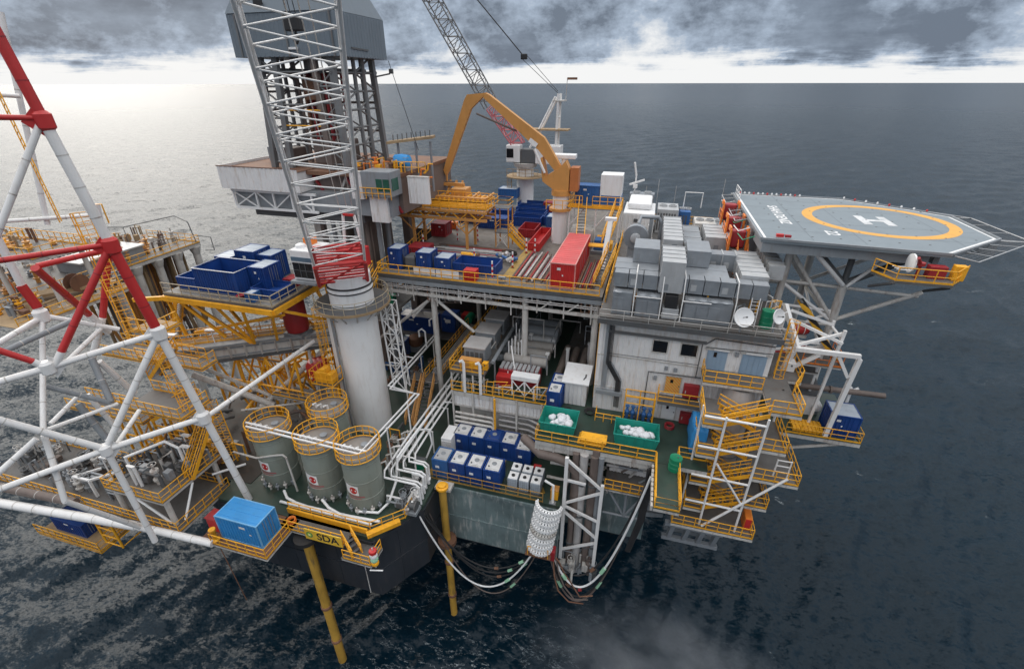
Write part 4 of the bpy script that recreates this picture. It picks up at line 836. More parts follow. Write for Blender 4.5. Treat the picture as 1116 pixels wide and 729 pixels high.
for z, nm in ((32, 'top'), (29, 'second'), (26, 'third'), (23, 'fourth')):
    stair((7.7, 32.9, z - 1.5), (10.7, 32.9, z), .85, '%s front flight of yellow stairs in the white stair tower' % nm)
    stair((10.6, 34.9, z - 3), (7.6, 34.9, z - 1.5), .85, '%s rear flight of yellow stairs in the white stair tower' % nm)
t = thing('orange_locker', 'orange locker at the right end of the lowest stair platform', 'locker', (11.6, 33, 20)); bbox('locker_body', 11.3, 11.85, 32.4, 33.6, 20.02, 21.4, M['orange'], t); box('locker_door', 11.35, 11.8, 32.37, 32.4, 20.2, 21.3, M['red'], t)
t = thing('white_ladder_frame', 'white ladder frame on the third landing of the stair tower', 'ladder', (13, 33.2, 26)); 
for x in (12.4, 13.4): tube('frame_leg', (x, 33.0, 26), (x, 33.0, 27.7), .06, M['white'], t)
for z in (26.5, 27.1, 27.65): tube('frame_rung', (12.4, 33.0, z), (13.4, 33.0, z), .05, M['white'], t)
t = thing('insulated_boiler', 'grey lagged ductwork behind the stair flights', 'vessel', (9, 37, 20)); MB().lathe((9.4, 37.2, 21), [(.1, -1), (1.1, -.8), (1.3, 0), (1.3, 9.6), (1.1, 10.4)], 18).build('lagged_shell', M['pipe'], t); k = MB()
for z in (22.5, 24.5, 26.5, 28.5): k.lathe((9.4, 37.2, z), [(1.36, 0), (1.36, .15)], 18)
stuff(k.build('band', M['galv'], t))
# grey foundation legs under the lowest platform
t = thing('grey_underframe', 'pale grey four legged frame under the lowest stair platform', 'frame', (7.2, 32.5, 17))
for x in (5.7, 7.0, 8.2, 9.4): bar('frame_leg', (x, 31.8 + .0, 19.7), (x - .1, 32.6, 16.9), .38, .38, M['galv'], t)
for y, z in ((31.9, 19.5), (32.5, 17.1)): bar('frame_beam', (5.0, y, z), (9.8, y, z), .4, .4, M['galv'], t)
bar('frame_beam', (5.2, 33.6, 17.1), (9.4, 33.6, 17.1), .4, .4, M['grey'], t); bar('bumper', (2.8, 34, 19.2), (5.2, 34, 19.2), 1.0, .8, M['grey'], t); bar('bumper', (2.8, 34, 17.8), (5.0, 34.4, 17.8), .5, .5, M['grey'], t)

for i, (p, q, r) in enumerate((((13.0, 47.0, 37.4), (18.3, 47.0, 33.8), .17), ((13.0, 47.0, 31.4), (18.2, 47.0, 35.2), .15), ((13.0, 47.0, 35.2), (18.2, 47.0, 35.0), .14), ((13.0, 47.0, 31.6), (18.3, 47.0, 31.4), .13), ((14.6, 45.2, 40.8), (17.8, 46.6, 37.8), .2), ((20.8, 46.8, 40.8), (18.2, 46.8, 37.6), .16), ((18.3, 47, 30), (13.0, 47, 33.4), .15), ((18.3, 47, 30), (18.3, 57.5, 33.6), .15))): tube('lower_strut', p, q, r, M['white'], hd)

k = MB()
for y in (48.0, 51.6, 57.6, 61.2): k.add([(10.2, y, HZ + .004), (28.6 if y < 60 else 24.0, y, HZ + .004), (28.6 if y < 60 else 24.0, y + .07, HZ + .004), (10.2, y + .07, HZ + .004)], [(0, 1, 2, 3)])
for x in (14.0, 18.0, 25.6): k.add([(x, 45.2, HZ + .004), (x + .07, 45.2, HZ + .004), (x + .07, 60 if x > 24 else 63.6, HZ + .004), (x, 60 if x > 24 else 63.6, HZ + .004)], [(0, 1, 2, 3)])
stuff(k.build('panel_joint', mat('panel_joint_grey', (.15, .18, .205), .7, amt=.2, streak=False), hd, False)); k = MB()
for i in range(8):
    for j in range(7):
        x, y = 12.0 + i * 2.2, 46.4 + j * 2.6
        if x + y < 88 and not (x > 25 and y < 48): k.lathe((x, y, HZ + .004), [(.10, 0), (.10, .012), (.02, .02)], 7)
stuff(k.build('tie_down_point', M['dgrey'], hd, False))
# ================================================================== PIPE DECK STRUCTURE
fr = thing('pipe_deck_frame', 'off white beams, columns and diagonals carrying the pipe deck above the machinery bay', 'frame', (-14, 42, 26))
for x in (-20.8, -10.7, -3.6): tube('column', (x, 42.2, 20 if x < -18 else 26), (x, 42.2, 35.4), .32, M['offw'], fr)
for x in (-20.8, -10.7, -3.6): tube('column', (x, 56, 20 if x < -18 else 26), (x, 56, 35.4), .32, M['offw'], fr)
bar('front_beam', (-26.5, 41.9, 34.3), (-3.2, 41.9, 34.0), .3, .3, M['offw'], fr); bar('edge_beam', (-26.8, 41.75, 35.55), (-3.1, 41.75, 35.55), .25, .42, M['grey'], fr)
for y in (47, 52, 58): bar('deck_beam', (-26.6, y, 35.1), (-3.3, y, 35.1), .3, .7, M['dgrey'], fr)
for x in (-24, -16, -8): bar('deck_beam', (x, 42.2, 34.9), (x, 75, 34.9), .3, .6, M['dgrey'], fr)
tube('diagonal', (-20.6, 42.1, 33.8), (-16.3, 42.1, 30.4), .17, M['offw'], fr); tube('diagonal', (-21.2, 42.1, 33.6), (-28.6, 42.0, 27.4), .17, M['offw'], fr); tube('diagonal', (-21.0, 42.1, 33.9), (-23.4, 42.1, 31.2), .13, M['offw'], fr)
for i in range(9): x = -25.6 + i * 2.7; tube('drop_pipe', (x, 41.8, 35.2), (x, 41.8, 33.7 - (i % 3) * .3), .07, M['offw'], fr)
for x in (-17.0, -9.0, -6.3): tube('knee_brace', (x, 41.8, 34.2), (x + 1.0, 41.8, 35.1), .08, M['offw'], fr)
k = MB(); k.box(-33, -2.9, 61.5, 62, 20, 35.4); k.build('dark_backing', M['bayf'], fr, False)  # dark sheet added so the bay reads dark, hiding the bright sea behind
rail([(-26.7, 41.7, 36.2), (-12.2, 41.7, 36.2), (-3.4, 41.7, 36.2)], 'long yellow railing along the front edge of the pipe deck', step=1.2)
rail([(-26.75, 41.8, 36.2), (-26.75, 48.5, 36.2), (-28.5, 60, 36.2)], 'double yellow railing along the left edge of the pipe deck', step=1.2)
rail([(-24.5, 60, 36.2), (-24.5, 75, 36.2)], 'yellow railing at the back left of the pipe deck behind the catwalk', step=1.6)
t = thing('canvas_screen', 'long white canvas strip tied inside the front pipe deck railing', 'screen', (-19, 41.85, 36.3)); bbox('canvas', -22.6, -20.2, 41.8, 41.86, 36.5, 37.25, M['whitec'], t, .02); bbox('canvas', -20.1, -17.6, 41.8, 41.86, 36.4, 37.15, M['whitec'], t, .02)
stair((-27.3, 38.2, 34.0), (-27.3, 42.5, 36.2), 1.0, 'yellow stair climbing to the front left corner of the pipe deck from the crane walkway')
stair((-3.9, 44.0, 36.2), (-3.0, 47.0, 38.9), .9, 'yellow stair at the right end of the pipe deck beside the big red container')
deck('crane_walkway', -29.5, -26.9, 37.2, 41.5, 34.0, .25, M['deckg'])
rail([(-26.95, 37.25, 34.0), (-26.95, 41.5, 34.0)], 'yellow railing on the walkway between crane pedestal and pipe deck', step=1.2)
deck('cellar_deck', -30, -26.9, 42, 60, 30.5, .3, M['deckg'])
rail([(-29.9, 42.2, 30.5), (-29.9, 58, 30.5)], 'yellow railing on the lower gallery left of the pipe deck', step=1.5)

# ------------------------------------------------------------------ things on the pipe deck
def bluebox(label, x, y, w, d, z0, h, top='cage', grp='blue offshore boxes with pale tops', m='blue'):
    return container(label, x, x + w, y, y + d, z0, z0 + h, M[m], top=M[top], name='cargo_box', cat='cargo box', group=grp, rib=.22)
bluebox('leftmost tall blue box at the front left corner of the pipe deck', -26.2, 43.2, 1.5, 1.9, 36.2, 2.3)
bluebox('middle blue box of the front row on the pipe deck', -23.0, 43.3, 1.7, 1.9, 36.2, 2.1)
bluebox('rightmost blue box of the front row beside the long blue bin', -20.9, 43.3, 1.7, 2.0, 36.2, 1.7)
t = thing('dark_tank', 'dark frame with small tanks between the first two blue boxes', 'tank frame', (-24, 43.5, 36.2)); bbox('tank_body', -24.5, -23.2, 43.5, 45.2, 36.3, 37.6, M['dgrey'], t, .15); k = MB()
for x in (-24.55, -23.15):
    for y in (43.4, 45.25): k.tube((x, y, 36.2), (x, y, 37.9), .05, 5)
k.build('frame', M['black'], t)
container('pinkish red box behind the blue boxes near the left railing', -26.0, -23.6, 47.0, 49.2, 36.2, 37.5, M['redd'], name='cargo_box', cat='cargo box')
container('dark red box further back beside the left railing', -27.0, -25.0, 55.8, 58, 36.2, 37.9, M['redd'], name='cargo_box', cat='cargo box')
container('long open blue bin along the front of the pipe deck', -19.1, -14.4, 43.9, 46.6, 36.2, 37.3, M['blue'], name='open_bin', cat='bin', open_top=True)
container('small bright red box by the front railing of the pipe deck', -17.2, -15.9, 42.1, 43.1, 36.2, 37.3, M['red'], name='cargo_box', cat='cargo box', rib=.3)
container('large bright red shipping container at the front right of the pipe deck', -8.4, -5.9, 42.6, 53.2, 36.2, 38.8, M['red'], top=mat('sun_faded_red', (.60, .10, .10), .6, amt=.3, grime=(.45, .2, .18), streak=False), rib=.36, frame=M['rframe'])  # roof panel in a paler red than the walls
container('narrow open red bin beside the pipe racks', -13.3, -11.9, 53.2, 60.4, 36.2, 37.2, M['red'], name='open_bin', cat='bin', open_top=True)
container('wide open dark red bin behind the stair of the catwalk', -15.9, -13.7, 58.4, 62, 36.2, 37.3, M['redd'], name='open_bin', cat='bin', open_top=True)
for i, (x, y, l, w, z) in enumerate(((-18.3, 63.5, 4.2, 2.2, 36.2), (-18.6, 66.3, 4.4, 2.2, 36.2), (-19.2, 69.2, 4.6, 2.2, 36.2), (-19.8, 72.2, 4.6, 2.2, 36.2), (-14, 64.8, 2.4, 2.4, 36.2))):
    container('dark blue open half height container, %s of the stack behind the catwalk' % ('nearest', 'second', 'third', 'farthest', 'rightmost')[i], x, x + l, y, y + w, z, z + 1.3, M['blue'], name='open_bin', cat='bin', group='blue half height containers at the back of the pipe deck', open_top=True)
for i, (x, y) in enumerate(((-26, 63), (-22.8, 61.2), (-23.6, 66))): container('long dark blue container under the yellow catwalk, %s one' % ('left', 'near', 'far')[i], x, x + 4.4, y, y + 2.2, 36.2, 37.7, M['blue'], group='blue containers under the catwalk', rib=.3)
container('small red container far back beside the far crane column', -15.6, -12.6, 72, 74, 36.2, 37.8, M['redd'], rib=.3); container('pale topped blue container far back left of the far crane column', -23, -20, 72.5, 75, 38, 39.4, M['bluem'], top=M['cage'], rib=.3)
container('small blue box with white top beside the knuckle crane column', -13.0, -11.6, 62, 64.2, 36.2, 38.2, M['bluem'], top=M['cage'], name='cargo_box', cat='cargo box')
container('red box half hidden behind the big red container', -8.6, -6.4, 54.4, 56.0, 36.2, 37.6, M['red'], name='cargo_box', cat='cargo box')
t = thing('white_tank', 'low white topped tank behind the big red container', 'tank', (-7.4, 57, 36.2)); bbox('tank_body', -8.9, -6.0, 56.6, 59.4, 36.3, 38.3, M['offw'], t, .35); box('skid', -9.0, -5.9, 56.5, 59.5, 36.2, 36.35, M['grey'], t)
# pipes and casing lying on the deck
pm = [M['brown'], M['rust'], M['redd'], M['grey'], M['offw'], M['pipe']]
for i in range(22):
    x = -12.6 + i * .175 + random.uniform(-.03, .03); y0 = 43.1 + random.random() * 1.2; y1 = 50.8 + random.random() * 2.0
    if i > 16: y1 -= 1.5
    t = MB().tube((x, y0, 36.3 + (i % 3) * .09), (x + (i - 11) * .012, y1, 36.3 + (i % 3) * .09), .085, 8).build('drill_pipe', pm[(i * 7 + i // 3) % 6]); tag(t, 'steel drill pipe lying among others left of the big red container', 'pipe', 'drill pipes lying on the pipe deck')
for i in range(16):
    y = 47.5 + i * .34; t = MB().tube((-24.5 + random.random() * 2, y, 36.34), (-17.5 + random.random() * 2.5, y + random.uniform(-.1, .1), 36.34), .10, 8).build('casing_pipe', pm[(i * 5 + 3) % 6] if i % 4 else M['grey']); tag(t, 'long grey casing pipe lying across the middle of the pipe deck among others', 'pipe', 'casing pipes lying across the pipe deck')
t = thing('yellow_tool', 'yellow cylindrical tool lying on the casing pipes', 'tool', (-19, 48.2, 36.6)); MB().lathe((-19, 48.4, 36.75), [(.05, -.9), (.28, -.85), (.28, .3), (.2, .35), (.2, .9), (.03, .92)], 12, axis='X').build('tool_body', M['yel'], t); MB().lathe((-18, 48.4, 36.75), [(.3, 0), (.3, .25)], 12, axis='X').build('collar', M['rust'], t)
t = thing('tool_heap', 'heap of pale subsea tools and shackles in the middle of the pipe deck', 'tools', (-15, 48.5, 36.2))
for i in range(16):
    x, y = -15.8 + random.random() * 2.2, 47.2 + random.random() * 3.2; a = random.random() * PI; L = .3 + random.random() * .7
    MB().tube((x, y, 36.4 + random.random() * .3), (x + math.cos(a) * L, y + math.sin(a) * L, 36.5 + random.random() * .5), .10 + random.random() * .14, 8).build('tool', random.choice([M['offw'], M['grey'], M['pipe'], M['bluem']]), t)
for i, (x, y) in enumerate(((-25.6, 50.5), (-23.0, 55.0), (-20.4, 55.4), (-14.6, 43.6), (-13.4, 47.0), (-13.2, 52.2), (-12.2, 52.4), (-17.8, 47.0), (-22.2, 46.4))):
    t = thing('striped_post', 'red and white banded post standing on the pipe deck', 'post', (x, y, 36.2), 0, 'red and white banded posts on the pipe deck'); k = MB()
    for j in range(6): k.tube((x, y, 36.2 + j * .3), (x, y, 36.5 + j * .3), .09, 8, mi=j % 2, caps=True)
    k.build('post_shaft', [M['red'], M['whitec']], t); MB().lathe((x, y, 36.2), [(.2, 0), (.2, .05)], 8).build('base', M['grey'], t)
k = MB(); k.box(-13.7, -12.75, 44, 57.5, 36.21, 36.25); o = k.build('walkway', M['wood'] if False else mat('yellow_walkway_paint', (.40, .26, .07), .7, var=.3, grime=(.15, .12, .10), amt=.7, streak=False), None, False); struct(o)
t = thing('deck_timbers', 'dark timber and pipe dunnage right of the big red container', 'timber', (-5.2, 44, 36.2))
for i in range(8): box('timber', -5.75 + i * .22, -5.6 + i * .22, 43.0 + random.random() * .8, 50 + random.random() * 2, 36.21, 36.42 + random.random() * .2, [M['rust'], M['brown'], M['redd']][i % 3], t)
t = thing('crane_rest', 'tall white crane boom rest post right of the big red container', 'post', (-3.95, 49, 36.2)); bar('rest_post', (-3.95, 49.2, 36.2), (-3.7, 51.5, 41.0), .5, .5, M['white'], t); bar('rest_head', (-4.3, 51.5, 41.1), (-3.1, 51.5, 41.1), .6, .3, M['white'], t); tube('rest_brace', (-3.6, 50.4, 36.2), (-3.8, 50.6, 39.2), .1, M['offw'], t)
t = thing('engine_skid', 'yellow and blue machinery skid under the upper walkway', 'machinery', (-5, 55, 36.2)); bbox('skid_base', -5.9, -3.4, 54, 58, 36.2, 36.6, M['grey'], t); bbox('engine', -5.6, -4.2, 54.4, 56, 36.6, 37.8, M['bluem'], t, .1); bbox('gearbox', -4.1, -3.5, 54.4, 56, 36.6, 37.5, M['yel'], t, .1); MB().lathe((-4.8, 57, 37.2), [(.05, -.8), (.5, -.7), (.5, .7), (.05, .8)], 14, axis='X').build('receiver', M['yel'], t)
# catwalk machine: yellow truss beams across the deck
cw = thing('pipe_catwalk', 'ochre yellow pipe handling catwalk running from the drill floor across the pipe deck', 'catwalk', (-23, 51, 40))
for y in (51.0, 52.6, 54.2):
    bar('main_beam', (-31, y, 40.9), (-17.6, y, 40.9), .22, .3, M['crane'], cw); bar('main_beam', (-31, y, 40.0), (-17.6, y, 40.0), .22, .3, M['crane'], cw)
    for i in range(12): x = -30.8 + i * 1.1; bar('web_strut', (x, y, 40.0 if i % 2 else 40.9), (x + 1.1, y, 40.9 if i % 2 else 40.0), .1, .1, M['yel'], cw)
for i in range(14): x = -30.6 + i * .98; bar('cross_tie', (x, 50.9, 40.85), (x, 54.3, 40.85), .1, .1, M['crane'], cw)
box('walk_plate', -31, -17.6, 51.2, 54.0, 41.08, 41.12, M['wood'], cw)
for y in (51.5, 52.2, 52.9, 53.5): bar('skate_rail', (-31, y, 41.25), (-17.7, y, 41.25), .12, .2, M['yel'], cw)
for y in (55.4, 56.6, 57.6): bar('far_beam', (-30, y, 41.0), (-19, y, 41.2), .3, .5, M['crane'], cw)
for i in range(18): bbox('pipe_finger', -30 + i * .62, -29.75 + i * .62, 54.6, 57.4, 41.2, 41.55, M['yel'], cw, .03)
for x in (-20.2, -27.0):
    for y in (51.2, 54.0): bar('catwalk_leg', (x, y, 36.2), (x, y, 40), .28, .28, M['crane'], cw)
    tube('leg_brace', (x, 51.2, 38.2), (x + 1.8, 51.2, 39.9), .09, M['crane'], cw); tube('leg_brace', (x, 51.2, 38.2), (x - 1.8, 51.2, 39.9), .09, M['crane'], cw)
rail([(-31, 50.95, 41.05), (-17.7, 50.95, 41.05), (-17.7, 54.2, 41.05)], 'yellow railing along the near side of the pipe catwalk', step=1.1, kick=False)
rail([(-31, 55.5, 41.05), (-17.7, 55.5, 41.05)], 'yellow railing along the far side of the pipe catwalk', step=1.1, kick=False)
bar('skate', (-29, 55.0, 41.5), (-19, 55.0, 41.5), .6, .4, M['crane'], cw); bbox('winch_house', -24.0, -22.0, 56, 58, 41.1, 42.4, M['crane'], cw, .1)
for i in range(6): bar('pipe_arm', (-29 + i * 1.9, 54.6, 41.2), (-28.2 + i * 1.9, 57.2, 41.9), .2, .2, M['crane'], cw)
t = thing('stair_tower', 'yellow stair tower at the right end of the pipe catwalk', 'stair tower', (-16.5, 54.5, 36.2))
for x in (-17.4, -15.8):
    for y in (53.6, 55.4): tube('tower_post', (x, y, 36.2), (x, y, 41.0), .09, M['crane'], t)
for z in (38.0, 40.9):
    k = MB(); k.box(-17.5, -15.7, 53.5, 55.5, z, z + .08); k.build('landing', M['dgrey'], t, False); k = MB()
    for h in (.55, 1.05): k.path([(-17.5, 53.5, z + h), (-15.7, 53.5, z + h), (-15.7, 55.5, z + h), (-17.5, 55.5, z + h)], .04, 5, closed=True)
    k.build('landing_rail', M['yel'], t)
for p, q in (((-17.4, 53.6, 36.2), (-15.8, 53.6, 38)), ((-15.8, 53.6, 36.2), (-17.4, 53.6, 38))): tube('tower_brace', p, q, .07, M['offw'], t)
stair((-13.9, 53.9, 36.2), (-15.7, 53.9, 38.0), .9, 'short yellow stair leading down from the catwalk stair tower')
t = thing('pipe_spreader', 'yellow pipe handling grab frame behind the catwalk under the knuckle boom tip', 'grab', (-25, 57.5, 41.2))
for i in range(5): bar('grab_arm', (-27 + i * 1.0, 57.2, 41.2), (-26.4 + i * .8, 58.2, 43.0), .25, .25, M['crane'], t)
bar('grab_beam', (-27.2, 57.7, 42.6), (-22.8, 57.7, 42.6), .45, .4, M['crane'], t)
# ------------------------------------------------------------------ upper walkway on the right with two boxes
t = thing('upper_walkway', 'yellow edged raised walkway between the pipe deck and the living quarters roof', 'walkway', (-6, 58.5, 41)); k = MB(); k.box(-9.4, -2.9, 57.5, 61.5, 40.85, 41.0); k.build('floor', M['deckg'], t, False); bar('edge_beam', (-9.4, 57.4, 40.85), (-2.9, 57.4, 40.85), .12, .3, M['yel'], t)
for x, y in ((-9.2, 57.6), (-6, 57.6), (-3.2, 57.6), (-9.2, 61.4), (-3.2, 61.4)): tube('leg', (x, y, 36.2), (x, y, 40.8), .12, M['white'], t)
for x in (-9.2, -6): tube('leg_brace', (x, 57.6, 38.4), (x + 1.8, 57.6, 40.6), .09, M['white'], t)
rail([(-9.3, 61.4, 41), (-9.3, 57.5, 41), (-7.7, 57.5, 41)], 'yellow railing at the left end of the raised walkway', step=1.0); rail([(-6.5, 57.5, 41), (-2.95, 57.5, 41)], 'yellow railing on the front of the raised walkway beside the pinkish roof house', step=1.0)
stair((-7.0, 52.5, 37.4), (-7.6, 57.4, 41.0), .9, 'upper yellow stair sloping from the raised walkway down to the right of the knuckle crane'); stair((-4.2, 52.8, 38.0), (-3.4, 57.4, 41.0), .8, 'lower yellow stair turning back under the raised walkway')
k = MB(); k.box(-7.6, -3.6, 51.4, 52.6, 37.9, 38.0); struct(k.build('walkway', M['yel'], None, False))
container('blue container with white lettering panel on the raised walkway', -8.8, -5.9, 58.6, 60.6, 41.0, 43.1, M['bluem'], rib=.3)
t = thing('white_container', 'white container with a blue band along its foot on the raised walkway', 'container', (-4.4, 59.5, 41)); bbox('white_body', -5.85, -3.3, 58.8, 61.2, 42.0, 44.4, M['whitec'], t, .03); box('blue_band', -5.87, -3.28, 58.78, 61.22, 41.0, 42.0, M['bluem'], t)
for x in (-5.8, -3.4): box('corner_post', x, x + .1, 58.74, 58.8, 41, 44.4, M['whitec'], t)

# ================================================================== KNUCKLE BOOM CRANE
kc = thing('knuckle_crane', 'ochre knuckle boom pipe handling crane bent over the deck on a white column', 'crane', (-10.4, 57.5, 36.2))
MB().tube((-10.4, 57.9, 36.2), (-10.4, 57.9, 42.0), .95, 24).build('column', M['white'], kc); MB().tube((-10.4, 57.9, 40.2), (-10.4, 57.9, 40.5), 1.35, 20).build('ring_platform', M['crane'], kc)
MB().tube((-10.4, 57.9, 42.0), (-10.4, 57.9, 42.6), 1.15, 20).build('slew_ring', M['crane'], kc)
def plate(name, poly, y0, y1, m, parent):            # side profile in x-z with a thickness in y
    n = len(poly); k = MB(); k.add([(x, y0, z) for x, z in poly] + [(x, y1, z) for x, z in poly], [list(range(n)), list(range(2 * n - 1, n - 1, -1))] + [(i, i + n, (i + 1) % n + n, (i + 1) % n) for i in range(n)]); return k.build(name, m, parent, False)
plate('slew_frame', [(-11.1, 42.6), (-9.4, 42.6), (-9.4, 45.0), (-9.9, 46.0), (-10.6, 45.2), (-12.2, 44.2), (-12.7, 46.3), (-12.9, 46.2), (-12.6, 43.6)], 57.2, 58.6, M['crane'], kc)
plate('main_boom', [(-10.0, 44.5), (-10.5, 44.0), (-13.2, 47.0), (-19.3, 52.0), (-19.9, 52.5), (-19.7, 53.0), (-19.2, 52.8), (-12.6, 48.4), (-11.9, 47.4)], 57.5, 58.3, M['crane'], kc)
plate('jib', [(-20.0, 52.55), (-19.6, 53.0), (-21.9, 52.8), (-22.3, 52.2), (-25.5, 44.3), (-25.2, 43.6), (-24.8, 44.2), (-21.5, 51.3)], 57.6, 58.2, M['crane'], kc)
tube('luffing_cylinder', (-12.3, 57.0, 44.6), (-13.6, 57.0, 47.2), .16, M['white'], kc); tube('jib_cylinder', (-20.9, 57.9, 50.8), (-16.0, 57.9, 49.0), .11, M['brown'], kc)
box('boom_plate', -14.4, -13.3, 57.33, 57.4, 47.6, 48.1, M['whitec'], kc).rotation_euler = (0, R(35), 0)
tube('tip_link', (-25.2, 57.9, 44), (-25.2, 57.9, 42.6), .12, M['crane'], kc); bar('tip_yoke', (-26.2, 57.9, 42.8), (-24.2, 57.9, 42.8), .3, .25, M['brown'], kc)
bbox('power_pack', -9.3, -8.3, 57.2, 58.8, 42.6, 45.3, mat('rust_orange_paint', (.5, .17, .05), .5, amt=.2), kc); bbox('operator_hood', -11.8, -9.0, 58.6, 60.0, 46.0, 46.5, M['whitec'], kc, .1); tube('hood_post', (-10.4, 59, 42.6), (-10.4, 59, 46), .3, M['whitec'], kc)
rail([(-11.9, 56.6, 40.5), (-8.9, 56.6, 40.5), (-8.9, 59.2, 40.5)], 'yellow railing round the knuckle crane column', step=.9, kick=False)

# ================================================================== FAR LATTICE CRANE
fc = thing('far_crane', 'far white column crane with grey lattice boom rising up to the left', 'crane', (-19.4, 75, 36.2))
MB().tube((-19.4, 75.5, 20), (-19.4, 75.5, 42.4), 1.35, 26).build('column', M['white'], fc); MB().tube((-19.4, 75.5, 42.4), (-19.4, 75.5, 43.0), 1.7, 26, 1.9).build('slew_ring', M['offw'], fc)
MB().tube((-19.4, 75.5, 40.9), (-19.4, 75.5, 41.05), 3.0, 20).build('ring_platform', M['wood'], fc)
bbox('cab', -22.2, -20.0, 74.2, 76, 43.1, 45.6, M['white'], fc, .15); box('cab_window', -22.1, -21.0, 74.15, 74.2, 43.8, 45.1, M['glass'], fc)
bbox('machine_house', -17.6, -13.8, 74.4, 77, 43.0, 45.6, M['white'], fc, .1); box('winch_recess', -19.9, -17.6, 74.4, 76.5, 43.1, 45.0, M['dgrey'], fc)
box('upper_grating', -19.6, -12.8, 74.6, 77, 47.7, 47.9, M['wood'], fc)
for p, q in (((-14.6, 75, 45.6), (-14.5, 75, 52.6)), ((-14.6, 77, 45.6), (-14.5, 77, 52.6)), ((-18.6, 75, 45.2), (-14.9, 75, 52.2)), ((-18.6, 77, 45.2), (-14.9, 77, 52.2))): tube('a_frame_leg', p, q, .17, M['white'], fc)
for z in (49.5, 51.5): tube('a_frame_tie', (-14.5, 75, z), (-14.5, 77, z), .1, M['white'], fc)
box('mast_top_platform', -15.3, -13.6, 74.8, 77.2, 51.6, 51.75, M['offw'], fc); tube('flag_pole', (-13.4, 75, 51.7), (-13.3, 75, 54.6), .05, M['offw'], fc); box('windsock', -13.3, -11.9, 74.9, 75.1, 54.35, 54.65, M['rust'], fc)
def lattice(parent, p0, p1, w0, w1, d0, d1, up, n, rc, rb, m, name0='boom_chord', cross=True, side=1):
    p0 = Vector(p0); p1 = Vector(p1); ax = (p1 - p0).normalized(); x = ax.cross(Vector(up)).normalized(); y = x.cross(ax).normalized()
    def C(i, sx, sy): t_ = i / n; c = p0.lerp(p1, t_); w = w0 + (w1 - w0) * t_; d = d0 + (d1 - d0) * t_; return c + x * sx * w / 2 + y * sy * d / 2
    for sx in (-1, 1):
        for sy in (-1, 1): tube(name0, C(0, sx, sy), C(n, sx, sy), rc, m, parent)
    for i in range(n):
        for sy in (-1, 1):
            a, b = (C(i, -1, sy), C(i + 1, 1, sy)) if i % 2 else (C(i, 1, sy), C(i + 1, -1, sy)); tube('lacing', a, b, rb, m, parent, 'tube6')
            if cross: tube('lacing', C(i + 1, -1, sy), C(i + 1, 1, sy), rb, m, parent, 'tube6')
        if i % side: continue
        for sx in (-1, 1):
            a, b = (C(i, sx, -1), C(i + side, sx, 1)) if (i // side) % 2 else (C(i, sx, 1), C(i + side, sx, -1)); tube('lacing', a, b, rb * .85, m, parent, 'tube6')
lattice(fc, (-20.2, 75, 45.4), (-24.6, 75, 50.9), 1.6, 1.6, 1.3, 1.3, (0, -1, 0), 6, .10, .07, M['pink'], 'base_boom_chord')
lattice(fc, (-24.7, 75, 51.0), (-39.0, 74.5, 74), 1.9, 2.1, 1.6, 1.8, (0, -1, 0), 22, .10, .055, M['dsteel'])
bl = Vector((-19.6, 75, 57.2))
for dx in (-.35, .35): tube('pendant_wire', (-14.6, 75, 52.8 + dx * .3), bl + Vector((dx, 0, dx * .6)), .035, M['black'], fc)
bbox('pendant_block', -20.1, -19.2, 74.7, 75.3, 56.9, 57.6, M['black'], fc, .12); tube('pendant_wire', bl, (-36, 74.6, 74), .075, M['black'], fc)
rail([(-22, 74.0, 41.05), (-17, 74.0, 41.05)], 'weathered railing on the ring platform of the far crane column', m=M['wood'], kick=False, step=1)
ladder((-21.6, 74.2, 36.2), (-21.6, 74.2, 41), .6, 'weathered ladder tower on the left of the far crane column', m=M['wood'], cage=True)
# ================================================================== DERRICK AND DRILL MODULE
dk = thing('derrick', 'tall steel drilling derrick with a blue grey windwall house round its top', 'derrick', (-34, 50, 46))
def DL(p, q, r=.33, n='derrick_leg', m='dsteel'): tube(n, p, q, r, M[m], dk)
fx0, fx1, y0, y1 = -41.0, -31.6, 46.4, 54.6
for x, xt in ((fx0, -40.2), (fx1, -31.9)):
    for y, yt in ((y0, 46.8), (y1, 54.2)): bar('derrick_leg', (x, y, 45.6), (xt, yt, 57), .55, .55, M['dsteel'], dk)
for x in (-38.8, -33.6): bar('derrick_leg', (x, y0, 45.6), (x + (.4 if x < -34 else -.3), y0 + .4, 57), .6, .5, M['dsteel'] if x < -34 else M['brown'], dk)
for x0_, x1_ in ((fx0, -38.8), (-33.6, fx1)):
    for i in range(7):
        z0 = 46.2 + i * 1.5; a, b = (x0_, x1_) if i % 2 else (x1_, x0_); DL((a, y0 + .2, z0), (b, y0 + .3, z0 + 1.5), .10, 'derrick_brace'); DL((x0_, y0 + .2, z0), (x1_, y0 + .2, z0), .11, 'derrick_girt')
for x in (fx0 + .3, fx1 - .3):
    DL((x, 50.6, 45.6), (x, 50.6, 57), .22); DL((x, 52.2, 45.6), (x, 52.2, 57), .3)
    for i in range(6): z0 = 46.2 + i * 1.75; DL((x, 50.6 if i % 2 else y1, z0), (x, y1 if i % 2 else 50.6, z0 + 1.75), .11, 'derrick_brace'); DL((x, y0, z0), (x, y1, z0), .12, 'derrick_girt'); DL((x, y0 if i % 2 else 50.6, z0), (x, 50.6 if i % 2 else y0, z0 + 1.75), .09, 'derrick_brace')
for z in (49, 52, 55): DL((fx0, y1, z), (fx1, y1, z), .15, 'derrick_girt'); DL((-38.6, y0 + .2, z), (-33.8, y0 + .2, z), .1, 'derrick_girt')
wwx0, wwx1, wy0, wy1 = -42.5, -30.5, 46.0, 55.4
prof = [(wy0, 56.3), (wy0 + .1, 60.0), (wy0 + 2.4, 63.5)]
